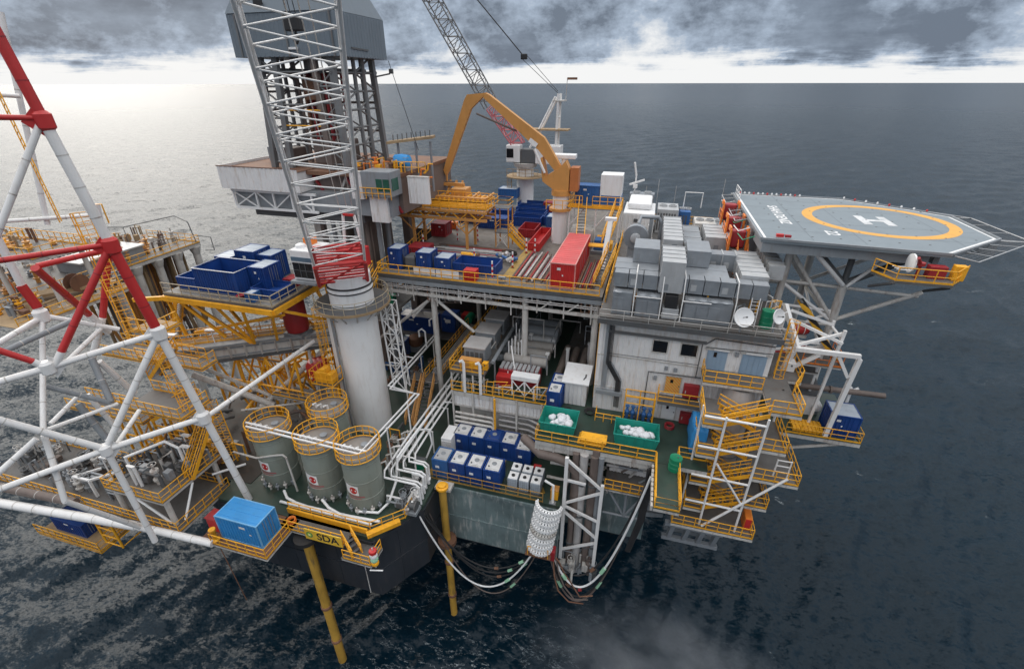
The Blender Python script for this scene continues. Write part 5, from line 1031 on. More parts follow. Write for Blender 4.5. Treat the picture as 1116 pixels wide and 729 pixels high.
k = MB(); k.box(wwx0, wwx1, wy0, wy1, 56.3, 60.0); k.ribs(wwx0 + .1, wwx1 - .1, wy0, 56.35, 59.9, .55, .05); k.ribs(wy0 + .1, wy1 - .1, wwx1, 56.35, 59.9, .55, .05, '+X'); k.build('windwall', M['steel'], dk, False)
k = MB(); k.add([(wwx0, wy0 - .1, 60.03), (wwx1, wy0 - .1, 60.03), (wwx1, wy1, 60.03), (wwx0, wy1, 60.03), (wwx0 + 1.6, wy0 + 1.2, 63.2), (wwx1 - 1.6, wy0 + 1.2, 63.2), (wwx1 - 1.6, wy1 - 1.2, 63.2), (wwx0 + 1.6, wy1 - 1.2, 63.2)], [(3, 2, 1, 0), (4, 5, 6, 7), (0, 1, 5, 4), (1, 2, 6, 5), (2, 3, 7, 6), (3, 0, 4, 7)])
k.build('upper_windwall', M['steel'], dk, False)
k = MB(); k.box(wwx0 + 1.6, wwx1 - 1.6, wy0 + 1.2, wy1 - 1.2, 63.2, 75); k.build('tower_windwall', M['steel'], dk, False)
for x in (-41.6, -36, -30.9): box('windwall_post', x, x + .18, wy0 - .12, wy0 - .06, 56.3, 59.95, M['dsteel'], dk)
bar('windwall_slot', (wwx1 + .07, 48.4, 57.1), (wwx1 + .07, 51.5, 57.0), .06, .16, M['dgrey'], dk); box('lamp_strip', -35.8, -34.8, wy0 - .2, wy0 - .06, 56.9, 57.1, M['whitec'], dk); box('vent', -38.9, -37.9, wy0 - .1, wy0 + .0, 60.6, 61.0, M['black'], dk)
for x in (-38.2, -33.0): bar('racking_board', (x, 46.6, 55.2), (x, 54.4, 55.2), .5, .3, M['dgrey'], dk)
box('racking_floor', -38, -33.2, 46.8, 54.4, 54.9, 55.0, M['dgrey'], dk)
for i in range(26):
    x, y = -37.6 + (i % 7) * .65, 48.6 + (i // 7) * 1.1; tube('stand_of_pipe', (x, y, 46), (x, y, 55), .16, pm[i % 3], dk)
bbox('top_drive', -36.6, -35.2, 48, 50, 52.4, 54.6, M['rust'], dk, .1); bbox('drawworks', -36.5, -33.4, 47.6, 52, 46.0, 48.4, M['brown'], dk, .2); bbox('dog_house', -40.4, -38.9, 47, 49.5, 45.7, 47.6, M['brown'], dk, .1)
for z in (50.0, 51.5): tube('floor_rail', (-38.5, 46.4, z), (-33.8, 46.4, z), .07, M['yel'], dk)
t = thing('travelling_block', 'black hook block hanging in front of the derrick on crane wires', 'hook block', (-25.6, 33.0, 56.9)); bc = Vector((-25.0, 33.0, 57.6)); bbox('block_body', bc.x - .6, bc.x + .6, bc.y - .3, bc.y + .3, bc.z - .45, bc.z + .5, M['black'], t, .1); MB().path([bc + Vector((0, 0, -.5)), bc + Vector((.2, 0, -.9)), bc + Vector((0, 0, -1.15)), bc + Vector((-.2, 0, -.95))], .1, 6).build('hook', M['black'], t)
for dx in (-.4, -.1, .3): tube('hoist_wire', bc + Vector((dx, 0, .5)), bc + Vector((dx - .4, -.6, 8)), .03, M['black'], t)
# drill module below
dm_ = thing('drill_module', 'white ribbed drilling module box on a grey latticed skid base', 'drill module', (-40, 46, 42))
k = MB(); k.box(-46.8, -36.4, 44, 60, 43.5, 45.6); k.box(-46.8, -36.4, 44, 44.1, 45.6, 45.95); k.box(-46.8, -46.7, 44.1, 60, 45.6, 45.95); k.ribs(-46.7, -36.5, 44, 43.5, 45.9, .6, .05); k.build('module_wall', M['wall'], dm_, False)
k = MB(); k.box(-46.69, -36.3, 44.11, 60, 45.6, 45.66); k.box(-46.85, -36.3, 43.94, 44.0, 45.9, 45.99); k.build('module_top', M['rust'], dm_, False)
box('drill_floor', -41.5, -25.4, 45.5, 60, 45.2, 45.58, M['rust'], dm_); k = MB(); k.box(-36.3, -25.5, 46.5, 60, 41.4, 45.2); k.build('substructure', M['brown'], dm_, False)
bbox('roof_shed', -44.8, -42.6, 50, 53, 45.7, 47.3, M['grey'], dm_, .05)
k = MB(); k.box(-46.2, -26, 45.0, 60, 41.3, 43.45); k.build('skid_base', M['grey'], dm_, False)
bar('skid_chord', (-46.2, 44.6, 43.25), (-35, 44.6, 43.25), .2, .25, M['whitec'], dm_); bar('skid_chord', (-45.9, 44.6, 41.35), (-35, 44.6, 41.35), .2, .25, M['whitec'], dm_)
xs = [-46.0, -42.9, -40.6, -38.2, -35.6]
for i, x in enumerate(xs): bar('skid_post', (x, 44.6, 41.4), (x, 44.6, 43.2), .16, .16, M['whitec'], dm_)
bar('skid_brace', (-45.9, 44.6, 43.1), (-43, 44.6, 41.5), .12, .12, M['whitec'], dm_); bar('skid_brace', (-45.9, 44.66, 41.5), (-43, 44.66, 43.1), .12, .12, M['whitec'], dm_); bar('skid_brace', (-42.7, 44.6, 43.1), (-40.7, 44.6, 41.5), .12, .12, M['whitec'], dm_); bar('skid_brace', (-40.5, 44.6, 41.5), (-38.3, 44.6, 43.1), .12, .12, M['whitec'], dm_); bar('skid_brace', (-38.1, 44.6, 43.1), (-35.8, 44.6, 41.5), .12, .12, M['whitec'], dm_)
k = MB(); k.box(-44.5, -30, 45.6, 60, 40.3, 41.3); k.build('skid_girder', M['dgrey'], dm_, False)
for x in (-37.8, -34.2, -31.0):
    for y in (48, 57): bar('support_column', (x, y, 12 if x < -47 else 20), (x, y, 40.3), 1.0, 1.0, M['offw'] if x < -35 else M['brown'], dm_)
for i in range(12):
    x = -37 + (i % 6) * 1.5; tube('conductor_pipe', (x, 47.4 + (i // 6) * 2, 20), (x, 47.4 + (i // 6) * 2, 41), .28, pm[(i * 3) % 6], dm_)
for i in range(5): bar('substructure_brace', (-36.2 + i * 2.1, 46.4, 41.5 if i % 2 else 45), (-34.1 + i * 2.1, 46.4, 45 if i % 2 else 41.5), .25, .25, M['offw'] if i % 2 else M['redd'], dm_)
t = thing('driller_cabin', 'grey driller cabin with green tinted windows at the front corner of the derrick', 'cabin', (-27, 44.5, 43.6)); bbox('cabin_wall', -28.7, -25.4, 44, 46.4, 43.6, 46.1, M['grey'], t, .06)
for a in (-27.0, -26.2): box('cabin_window', a, a + .68, 43.95, 44, 44.2, 45.4, mat('green_glass', (.02, .10, .07), .1, amt=0), t)
box('cabin_window', -25.4, -25.35, 44.3, 45.6, 44.2, 45.4, MATS['green_glass'], t)
for nm, a, lab in ((0, (-28.4, -26.4, 44.6, 45.2, 40.8, 43.4), 'white hanging panel under the driller cabin'), (1, (-24.7, -22.4, 46.4, 46.9, 42.6, 45.3), 'white wind screen panel right of the driller cabin'), (2, (-30.2, -28.8, 44.3, 44.9, 43.2, 45.9), 'white wind screen panel left of the driller cabin')):
    t = thing('wind_screen', lab, 'screen', (a[0], a[2], a[4]), 0, 'white wind screens round the drill floor'); k = MB(); k.box(*a); k.ribs(a[0] + .1, a[1] - .1, a[2], a[4] + .1, a[5] - .1, .4, .04); k.build('screen_sheet', M['wall'], t, False); box('screen_frame', a[0] - .05, a[1] + .05, a[2] - .06, a[3], a[5], a[5] + .1, M['offw'], t)
t = thing('blue_capsule', 'bright blue covered capsule beside the derrick foot', 'capsule', (-25.8, 48, 46)); MB().lathe((-26.2, 48.5, 46.5), [(.1, -1.1), (.7, -.8), (.8, 0), (.7, .8), (.1, 1.1)], 16, axis='X').build('shell', M['blueb'], t); box('cradle', -27, -25.4, 48.0, 49, 45.6, 46, M['grey'], t)
t = thing('flare_gantry', 'rusty timber topped gantry platform to the right of the derrick', 'platform', (-26, 50, 47)); bar('gantry_deck', (-28.6, 50.2, 48.2), (-23.6, 51.4, 48.8), 1.6, .25, M['wood'], t)
for p in ((-27.5, 50.3), (-25.5, 50.6), (-24.0, 51.2)): tube('gantry_leg', (p[0], p[1], 43), (p[0], p[1], 48.3), .13, M['galv'], t)
for i in range(9): tube('gantry_lamp', (-28 + i * .5, 50.3 + i * .12, 48.4 + i * .06), (-28 + i * .5, 50.3 + i * .12, 49.0 + i * .06), .05, M['dgrey'], t)
t = thing('mud_pipes', 'orange and yellow valves and pipes between derrick and catwalk', 'pipework', (-25, 47, 43))
for i in range(14):
    x, y, z = -25.6 + random.random() * 3.0, 47.2 + random.random() * 2, 42.6 + random.random() * 2.8; MB().path([(x, y, z), (x + .5, y, z + .4), (x + .6, y, z + 1.0), (x + 1.1, y, z + 1.0)], .10, 6).build('valve_pipe', M[random.choice(['yel', 'orange', 'rust', 'yel'])], t)
rail([(-26.8, 47, 45.6), (-23, 47.4, 45.6)], 'yellow railing on the drill floor edge above the white wind screen', step=.8, kick=False)
rail([(-29, 43.9, 43.4), (-25.4, 43.9, 43.4)], 'yellow railing below the driller cabin', step=.8, kick=False)
t = thing('whip_antenna', 'long thin antenna leaning beside the derrick foot', 'antenna', (-25.5, 50, 48)); tube('whip', (-24.9, 50, 47.5), (-27.4, 50, 56), .03, M['black'], t)
t = thing('cctv_arm', 'small camera arm on the right leg of the derrick', 'camera', (-26, 46, 54)); bar('arm', (-31.6, 54.2, 54.6), (-29.8, 54.4, 54.9), .15, .15, M['dsteel'], t); bbox('camera', -29.8, -29.4, 54.2, 54.6, 54.9, 55.4, M['dgrey'], t)
# ================================================================== MACHINERY BAY UNDER THE PIPE DECK
k = MB(); k.box(-17.3, -13.6, 37.3, 56, 28.1, 28.4); struct(k.build('upper_module_deck', M['deckg'], None, False))
rail([(-13.7, 37.35, 28.4), (-17.25, 37.35, 28.4), (-17.25, 55, 28.4)], 'yellow railing on the left edge of the upper machinery deck beside the grey boxes', step=1.1)
rail([(-17.2, 37.25, 26), (-7.2, 37.25, 26)], 'yellow railing along the top of the white corrugated module wall', step=1.1)
mw = thing('module_wall', 'white corrugated fascia wall of the machinery module above the blue tanks', 'wall', (-12, 37.4, 24)); k = MB(); k.box(-17.1, -7.2, 37.4, 37.5, 24.2, 25.4); k.ribs(-17.0, -7.3, 37.4, 24.25, 25.35, .36, .06); k.build('corrugated_sheet', M['wall'], mw, False)
box('foot_beam', -17.2, -7.1, 37.34, 37.6, 24.0, 24.2, M['offw'], mw)
for x in (-17.1, -14.9, -12.6, -10.2, -7.6): tube('wall_post', (x, 37.2, 20), (x, 37.2, 26), .11, M['offw'], mw)
k = MB(); k.box(-17.0, -7.2, 38.6, 38.7, 20, 24.0); k.build('recessed_wall', M['offw'], mw, False)
for i in range(4): box('upper_post', -17.2 + i * 1.15, -17.05 + i * 1.15, 37.3, 37.45, 26, 28.1, M['offw'], mw)
t = thing('pipe_rack', 'stack of white horizontal pipes in front of the recessed module wall', 'pipe rack', (-15, 37, 21))
for i in range(4): MB().path([(-16.8, 37.0 - i * .15, 23.4 - i * .45), (-12.8, 37.0 - i * .15, 23.4 - i * .45), (-12.6, 37.0 - i * .15, 23.2 - i * .45), (-12.6, 37.0 - i * .15, 20)], .13, 8).build('bent_pipe', M['offw'], t)
for i in range(4): MB().path([(-12.2, 37.6, 23.6 - i * .7), (-9.0, 37.6, 23.6 - i * .7), (-7.4, 37.0, 23.5 - i * .7)], .12, 8).build('straight_pipe', M['pipe'], t)
tube('yellow_post', (-12.4, 36.8, 20), (-12.4, 36.8, 26), .12, M['yel'], t)
for i, (y, lab) in enumerate(((39.0, 'nearest'), (42.4, 'middle'), (45.8, 'farthest'))):
    t = thing('ventilator_box', 'dusty grey machinery box on the upper module deck, %s of three' % lab, 'machinery box', (-15.2, y, 28.4), 0, 'grey machinery boxes'); bbox('box_body', -16.3, -14.1, y, y + 2.3, 28.42, 30.2, M['grey'], t, .06); bbox('box_lid', -16.4, -14.0, y - .1, y + 2.4, 30.2, 30.36, M['pipe'], t, .04)
    for j in range(4): box('louvre', -16.1 + j * .5, -15.75 + j * .5, y - .05, y, 28.8, 29.8, M['dgrey'], t)
bbox_t = thing('yellow_cabinet', 'yellow cabinet at the front left corner of the upper module deck', 'cabinet', (-15.8, 37.8, 28.4)); bbox('cabinet_body', -16.4, -14.2, 37.8, 38.5, 28.42, 29.5, M['crane'], bbox_t, .05); box('cabinet_door', -15.3, -14.4, 37.76, 37.8, 28.6, 29.4, M['yel'], bbox_t)
for i, x in enumerate((-15.6, -13.9)):
    t = thing('vent_pipe', ('left', 'right')[i] + ' white hooked vent pipe above the white module wall', 'pipe', (x, 37.1, 26), 0, 'white hooked vents'); MB().path([(x, 37.0, 26.2), (x, 37.0, 29.6), (x - .15, 37.0, 29.85), (x - .4, 37.0, 29.7)], .16, 8).build('vent', M['white'], t); box('clamp', x - .25, x + .25, 37.05, 37.3, 27.5, 27.7, M['grey'], t)
t = thing('long_grey_pipe', 'long straight grey pipe running back through the machinery bay', 'pipe', (-13.2, 39, 29)); tube('pipe_run', (-13.2, 38.8, 29.0), (-13.2, 52, 29.2), .2, M['grey'], t)
for y in (39.5, 44, 49): tube('pipe_stand', (-13.2, y, 26), (-13.2, y, 28.9), .09, M['grey'], t)
k2 = ['cyl', 'cyl', 'cyl', 'galvl', 'grey', 'grey']
for i in range(6):
    y = 41.9 + i * 1.65; z = 27.9; x1 = -8.2 - (0 if i else .2); r = (.56, .56, .56, .5, .9, .9)[i]; nm = ('nearest', 'second', 'third', 'pale fourth', 'dark fifth', 'dark farthest')[i]
    t = thing('exhaust_silencer', '%s horizontal grey exhaust cylinder in the machinery bay' % nm, 'cylinder', (-10.5, y, 26), 0, 'exhaust cylinders in the machinery bay'); MB().lathe((-10.5, y, z), [(.1, -2.4), (r * .95, -2.3), (r, -2.2), (r, 2.2), (r * .95, 2.3), (.1, 2.4)], 20, axis='X').build('cylinder_shell', M[k2[i]], t)
    b = MB()
    for j in range(7): b.lathe((-13.6 + j * .16, y + .02 * j, z - .12), [(r * .62, -.05), (r * .78, 0), (r * .62, .05)], 14, axis='X')
    b.build('bellows', M['grey'], t); 
    for dx in (-1.5, 1.5): box('saddle', -10.5 + dx - .15, -10.5 + dx + .15, y - .5, y + .5, 26, z - .3, M['dgrey'], t)
for i, x in enumerate((-7.0, -5.9, -4.8, -3.8)):
    t = thing('ribbed_hose', 'brown ribbed hose lying along the right of the machinery bay, number %s from the left' % ('one', 'two', 'three', 'four')[i], 'hose', (x, 44, 26), 0, 'brown ribbed hoses'); pr_ = []
    n = 26
    for j in range(n): pr_ += [(.34, j * .24), (.40, j * .24 + .06), (.40, j * .24 + .14), (.34, j * .24 + .2)]
    MB().lathe((x, 42.0 + abs(i - 1) * .2, 26.5), pr_, 12, axis='Y').build('corrugated_hose', mat('brown_ribbed_rubber', (.17, .135, .115), .6, var=.2, amt=.3), t)
for i, (x, y) in enumerate(((-6.4, 44.2), (-4.3, 46.0), (-8.3, 42.6), (-11.6, 44.6), (-11.0, 46.4))):
    t = thing('bay_post', 'short white post standing in the machinery bay', 'post', (x, y, 26), 0, 'white posts in the machinery bay'); tube('post_shaft', (x, y, 26), (x, y, 28.6), .18 if i < 2 else .08, M['white'], t); box('post_cap', x - .2, x + .2, y - .2, y + .2, 28.6, 28.75, M['white'], t)
t = thing('white_pipe_cluster', 'cluster of thin white upright pipes in the middle of the machinery bay', 'pipework', (-11.5, 43, 26))
for i in range(9): x = -12.4 + (i % 5) * .35; y = 42.0 + (i // 5) * 3.0; MB().path([(x, y, 27.9), (x, y, 29.9 + (i % 3) * .35)], .06, 6).build('upright_pipe', M['white'], t)
tube('slanting_pipe', (-12.0, 41.6, 29.6), (-11.2, 40.0, 27.9), .07, M['white'], t); MB().path([(-13.2, 46.5, 28.8), (-13.2, 46.5, 30.6), (-9.6, 46.5, 30.6), (-9.6, 46.5, 28)], .09, 6).build('pipe_hoop', M['offw'], t)
t = thing('red_generator', 'red equipment cabin with grey finned roof on the machinery module', 'generator', (-10.8, 40, 26)); bbox('cabin_body', -12.9, -8.6, 39.8, 41.2, 26.02, 27.7, M['redd'], t, .05); bbox('front_cabinet', -12.9, -11.2, 38.9, 39.78, 26.02, 27.4, M['red'], t, .05)
for j in range(9): bbox('roof_fin', -12.8 + j * .47, -12.45 + j * .47, 39.9, 41.1, 27.7, 27.95, M['galvl'], t, .03)
for x in (-11.9, -10.2): box('white_bar', x, x + .1, 39.72, 39.79, 26.1, 27.6, M['whitec'], t)
t = thing('white_trough', 'white trough on X braced white legs in front of the red generator', 'trough', (-9.6, 38.4, 26)); bbox('trough_body', -11.0, -8.2, 37.9, 38.9, 27.9, 28.4, M['whitec'], t, .05)
for x in (-10.9, -9.6, -8.3): tube('trough_leg', (x, 38.0, 26), (x, 38.0, 27.9), .08, M['whitec'], t)
for a, b in ((-10.9, -9.6), (-9.6, -8.3)): tube('x_brace', (a, 38.0, 26.1), (b, 38.0, 27.8), .06, M['whitec'], t); tube('x_brace', (b, 38.0, 26.1), (a, 38.0, 27.8), .06, M['whitec'], t)
t = thing('white_shed', 'white ribbed shed with pale sloping roof behind the two blue tanks', 'shed', (-4.6, 39, 26)); k = MB(); k.box(-5.7, -3.5, 38.1, 40.8, 26, 28.5); k.ribs(-5.65, -3.55, 38.1, 26.05, 28.4, .4, .05); k.build('shed_wall', M['wall'], t, False)
MB().add([(-5.9, 37.9, 28.5), (-3.3, 37.9, 28.5), (-3.3, 41, 28.9), (-5.9, 41, 28.9), (-5.9, 37.9, 28.62), (-3.3, 37.9, 28.62), (-3.3, 41, 29.02), (-5.9, 41, 29.02)], [(3, 2, 1, 0), (4, 5, 6, 7), (0, 1, 5, 4), (1, 2, 6, 5), (2, 3, 7, 6), (3, 0, 4, 7)]).build('shed_roof', M['whitec'], t, False); MB().path([(-3.9, 38.6, 28.66), (-3.75, 39.0, 28.75), (-3.75, 39.4, 28.8)], .09, 6).build('roof_lifting_eye', M['dgrey'], t)
# ================================================================== NEAR CRANE
cr = thing('pedestal_crane', 'big white pedestal crane with red boom foot and white lattice boom rising towards the camera', 'crane', (-27.0, 36.6, 20))
CX, CY = -27.0, 36.9
MB().lathe((CX, CY, 20), [(2.12, 0), (2.12, 14.6), (2.1, 15.0)], 40).build('pedestal', M['whitec'], cr); MB().lathe((CX, CY, 35.2), [(2.1, 0), (2.1, 1.2), (2.15, 1.25), (2.15, 1.4), (2.06, 1.45), (2.06, 2.75), (1.8, 2.9)], 40).build('slew_housing', M['whitec'], cr)
for z in (36.35, 36.85): ring_ = MB().lathe((CX, CY, z), [(2.12, 0), (2.19, .03), (2.19, .12), (2.12, .15)], 40).build('black_band', M['black'], cr)
ring('ring_walkway', (CX, CY), 2.14, 3.6, 35.0, M['dgrey'], cr, 40); MB().lathe((CX, CY, 34.75), [(3.58, 0), (3.64, 0), (3.64, .26), (3.58, .26), (3.58, 0)], 40, caps=False).build('ring_edge', M['wood'], cr)
for i in range(14): a = 2 * PI * i / 14; tube('ring_bracket', (CX + 2.3 * math.cos(a), CY + 2.3 * math.sin(a), 33.6), (CX + 3.5 * math.cos(a), CY + 3.5 * math.sin(a), 34.8), .07, M['offw'], cr)
rail([(CX + 3.55 * math.cos(a), CY + 3.55 * math.sin(a), 35.0) for a in [PI * 1.15 + i * 2 * PI * .93 / 20 for i in range(21)]], 'circular pale railing round the near crane pedestal', m=mat('pale_yellow_rail', (.46, .38, .26), .55, amt=.4), step=1.1, kick=False, r=.03)
bar('cable_trunk', (CX - 1.75, CY - 1.72, 20.5), (CX - 1.75, CY - 1.72, 34.6), .5, .25, M['whitec'], cr); bar('cable_strip', (CX - 1.35, CY - 2.0, 20.5), (CX - 1.35, CY - 2.0, 34.6), .2, .1, M['grey'], cr)
bbox('operator_cab', -31.6, -29.2, 35.0, 38, 37.5, 40.4, M['whitec'], cr, .12); box('cab_glass', -31.45, -29.35, 34.94, 35.02, 37.75, 39.2, M['glass'], cr); box('cab_blue_band', -31.5, -29.3, 34.95, 35.02, 39.35, 39.75, mat('slate_blue', (.10, .16, .22), .4, amt=.1), cr)
for x in (-30.7, -30.1): box('glass_mullion', x, x + .06, 34.9, 34.95, 37.75, 39.2, M['dgrey'], cr)
box('glass_mullion', -31.45, -29.35, 34.9, 34.95, 38.45, 38.5, M['dgrey'], cr); box('cab_platform', -31.8, -29.0, 34.6, 38, 37.2, 37.45, M['grey'], cr)
MB().lathe((-31.0, 36, 40.4), [(.5, 0), (.45, .25), (.1, .4)], 14).build('roof_dome', M['whitec'], cr); bbox('roof_light', -31.3, -30.3, 36.8, 37.6, 40.4, 41.0, M['orange'], cr)
bp0 = Vector((-27.1, 36.2, 38.0)); bp1 = Vector((-16.75, 22.0, 57.3)); bax = bp1 - bp0; bm1 = bp0 + bax * .085; up_ = (0, 0, 1)
bp2 = bp1 + bax * .22
lattice(cr, bp0, bp0 + bax * .14, 4.3, 4.2, 1.9, 2.0, up_, 1, .17, .09, M['red'], 'boom_foot_chord')
fx_ = bax.normalized().cross(Vector(up_)).normalized(); fy_ = fx_.cross(bax.normalized()).normalized()
for i in range(7):
    c = bp0 + bax * (.02 + .12 * i / 6)
    for sy in (-1, 1): tube('foot_bar', c - fx_ * 2.15 + fy_ * sy * .95, c + fx_ * 2.15 + fy_ * sy * .95, .12 if i % 2 == 0 else .08, M['red'], cr)
lattice(cr, bp0 + bax * .142, bp2, 4.2, 4.3, 1.7, 1.5, up_, 26, .115, .054, M['white'], 'boom_chord', False, 2)
bbox('winch_house', -28.6, -26.0, 37.8, 39.6, 38.0, 39.9, M['red'], cr, .1); bar('a_frame', (-28.2, 38.8, 39.9), (-27.8, 38.8, 43), .2, .2, M['white'], cr); bar('a_frame', (-26.2, 38.8, 39.9), (-26.6, 38.8, 43), .2, .2, M['white'], cr); bar('a_frame', (-27.8, 38.8, 43), (-26.6, 38.8, 43), .2, .2, M['red'], cr)
for dx in (-.8, 0, .6): tube('boom_wire', Vector((-27.2 + dx, 38.8, 43)), bp2 + Vector((dx, 0, 1.6)), .035, M['offw'], cr)
ladder((CX - 2.3, CY - 2.2, 27.3), (CX - 2.3, CY - 2.2, 35.0), .7, 'caged yellow ladder climbing the left side of the crane pedestal, upper flight', cage=True, face=(-.5, -1, 0)); ladder((CX - 2.1, CY - 2.3, 20), (CX - 2.1, CY - 2.3, 27.2), .7, 'caged yellow ladder at the foot of the crane pedestal, lower flight', cage=True, face=(-.5, -1, 0))
t = thing('rest_platform', 'small yellow railed rest platform half way up the crane pedestal', 'platform', (CX - 2.4, CY - 3, 27)); k = MB(); k.box(CX - 3.6, CX - 1.1, CY - 4.0, CY - 2.2, 26.95, 27.05); k.build('floor', M['dgrey'], t, False); rail([(CX - 1.1, CY - 2.3, 27.05), (CX - 1.1, CY - 4.0, 27.05), (CX - 3.6, CY - 4.0, 27.05), (CX - 3.6, CY - 2.2, 27.05)], '', parent=t, step=.7, h=1.6)
for i in range(3): bbox('yellow_crate', CX - 3.4 + i * .7, CX - 2.8 + i * .7, CY - 3.6, CY - 2.6, 27.06, 28.2 + .5 * (i % 2), M['yel'], t)
lt = thing('lattice_post', 'white lattice post right of the crane pedestal under the pipe deck corner', 'lattice post', (-24, 38.5, 24)); lattice(lt, (-23.9, 38.8, 24), (-24.3, 38.8, 34.4), 1.4, 1.4, 1.0, 1.0, (0, -1, 0), 6, .09, .06, M['white'], 'post_chord')

# ================================================================== BLUE BIN PLATFORM
bpz = 36.0
deck('bin_platform', -44.4, -31.7, 31.5, 40.5, bpz, .3, M['deckg'], M['dgrey'])
bf = thing('platform_truss', 'bright yellow truss carrying the platform of blue bins', 'truss', (-38, 31.6, 33))
YB = lambda p, q, w=.34, n='truss_member': bar(n, p, q, w, w, M['yel'], bf)
bar('edge_girder', (-44.4, 31.45, 35.5), (-31.7, 31.45, 35.5), .35, .5, M['yel'], bf); bar('edge_girder', (-31.65, 31.5, 35.5), (-31.65, 40.5, 35.5), .35, .5, M['yel'], bf); bar('edge_girder', (-44.4, 31.5, 35.5), (-44.4, 40.5, 35.5), .35, .5, M['yel'], bf); bar('edge_girder', (-47.6, 30.8, 35.2), (-44.4, 31.45, 35.5), .3, .4, M['yel'], bf)
for p, q in (((-41.2, 31.5, 35.3), (-37.6, 33.6, 30.4)), ((-38.2, 31.5, 35.3), (-37.4, 33.6, 30.4)), ((-35.2, 31.5, 35.3), (-37.2, 33.6, 30.4)), ((-32, 31.6, 35.3), (-35.2, 34.6, 30.6)), ((-32, 32.5, 35.3), (-29.9, 38.2, 31.6)), ((-44.2, 31.6, 35.3), (-44.0, 32.0, 31.2)), ((-32, 38, 35.3), (-30.4, 38.2, 31.6)), ((-32, 39.6, 35.3), (-31, 38.4, 31.6)), ((-43.8, 36, 35.3), (-37.6, 34.2, 30.6)), ((-40, 36, 35.3), (-37.6, 40, 29)), ((-36, 36, 35.3), (-34, 40, 29)), ((-44, 33.0, 31.0), (-32, 33.0, 34.6)), ((-43.0, 31.8, 35.2), (-40, 33, 31))): YB(p, q, .26)
rail([(-44.3, 31.55, bpz), (-31.75, 31.55, bpz)], 'pale railing along the front of the blue bin platform', m=MATS['pale_yellow_rail'], step=1.1); rail([(-31.72, 31.6, bpz), (-31.72, 38.5, bpz)], 'pale railing along the right end of the blue bin platform', m=MATS['pale_yellow_rail'], step=1.1)
G = 'dark blue bins on the yellow truss platform'
container('large open dark blue bin with white rim in the middle of the bin platform', -41.6, -36.6, 33.0, 36.4, bpz, bpz + 2.3, M['blue'], name='open_bin', cat='bin', open_top=True, frame=M['blue'], group=G)
container('low open dark blue bin at the left end of the bin platform', -44.0, -41.7, 33.0, 36.6, bpz, bpz + 1.2, M['blue'], name='open_bin', cat='bin', open_top=True, group=G)
t = thing('bin_rim', 'white painted lip strip round the large open blue bin', 'rim', (-39, 33, 38.3)); MB().path([(-41.6, 33.0, 38.32), (-36.6, 33.0, 38.32), (-36.6, 36.4, 38.32), (-41.6, 36.4, 38.32)], .05, 6, closed=True).build('rim_strip', M['whitec'], t)
bluebox('dark blue box with pale top behind the left end of the large open bin', -43.0, 37.0, 2.0, 2.2, bpz, 2.1, grp=G); bluebox('taller dark blue box at the back of the bin platform', -40.4, 37.2, 2.4, 2.4, bpz, 2.9, grp=G); bluebox('dark blue box with pale top right of the large open bin', -36.5, 34.6, 1.8, 2.4, bpz, 2.4, grp=G); bluebox('dark blue box at the back right of the bin platform', -37.9, 37.4, 1.8, 2.2, bpz, 2.6, grp=G)
container('low open dark blue bin at the right front of the bin platform', -35.4, -32.3, 33.2, 35.6, bpz, bpz + .9, M['blue'], name='open_bin', cat='bin', open_top=True, group=G); container('small dark red box lying in front of the right blue bin', -34.0, -32.8, 36.0, 37.4, bpz, bpz + .9, M['redd'], name='cargo_box', cat='cargo box'); container('small pale blue box at the right edge of the bin platform', -35.0, -34.1, 32.0, 33.0, bpz, bpz + .9, M['bluem'], top=M['cage'], name='cargo_box', cat='cargo box')
t = thing('hose_heap', 'heap of dark red hoses beside the large blue bin', 'hose heap', (-35.9, 33, bpz)); 
for i in range(7): MB().path([(-36.4 + .35 * math.cos(a) + i * .14, 32.8 + .3 * math.sin(a), bpz + .12 + .05 * i) for a in [2 * PI * j / 12 for j in range(12)]], .07, 5, closed=True).build('hose', M['redd'], t)
container('wooden crate at the back right of the bin platform', -34.2, -32.4, 38.4, 40.2, bpz, bpz + 1.3, M['wood'], name='crate', cat='crate')
# skid beam running diagonally below
sb = thing('skid_beam', 'heavy grey skid beam running below the yellow truss to the crane pedestal', 'beam', (-38, 33, 30)); pa, pb = Vector((-45.6, 29.4, 29.4)), Vector((-30.6, 39.0, 29.4))
for dz, w, h, m, n in ((.85, .9, .2, 'grey', 'top_flange'), (0, .25, 1.5, 'offw', 'web'), (-.85, .9, .25, 'dgrey', 'bottom_flange'), (.4, .5, .12, 'grey', 'ledge'), (-.45, .5, .12, 'grey', 'ledge')): bar(n, pa + Vector((0, 0, dz)), pb + Vector((0, 0, dz)), w, h, M[m], sb)
dd = (pb - pa).normalized(); nn = Vector((dd.y, -dd.x, 0))
for i in range(12): c = pa.lerp(pb, (i + .5) / 12) + nn * .25; bar('web_stiffener', c + Vector((0, 0, -.7)), c + Vector((0, 0, .7)), .08, .3, M['offw'], sb)
wk = thing('beam_walkway', 'yellow walkway with railings on the skid beam', 'walkway', (-38, 34, 30.3)); off = -nn * 1.3
bar('walk_floor', pa + off + Vector((0, 0, .8)), pb + off + Vector((0, 0, .8)), 1.4, .1, M['wood'], wk)
rail([pa - nn * .6 + Vector((0, 0, .95)), pb - nn * .6 + Vector((0, 0, .95))], 'yellow railing on the near side of the skid beam walkway', step=1.2); rail([pa - nn * 2.0 + Vector((0, 0, .95)), pb - nn * 2.0 + Vector((0, 0, .95))], 'yellow railing on the far side of the skid beam walkway', step=1.2)
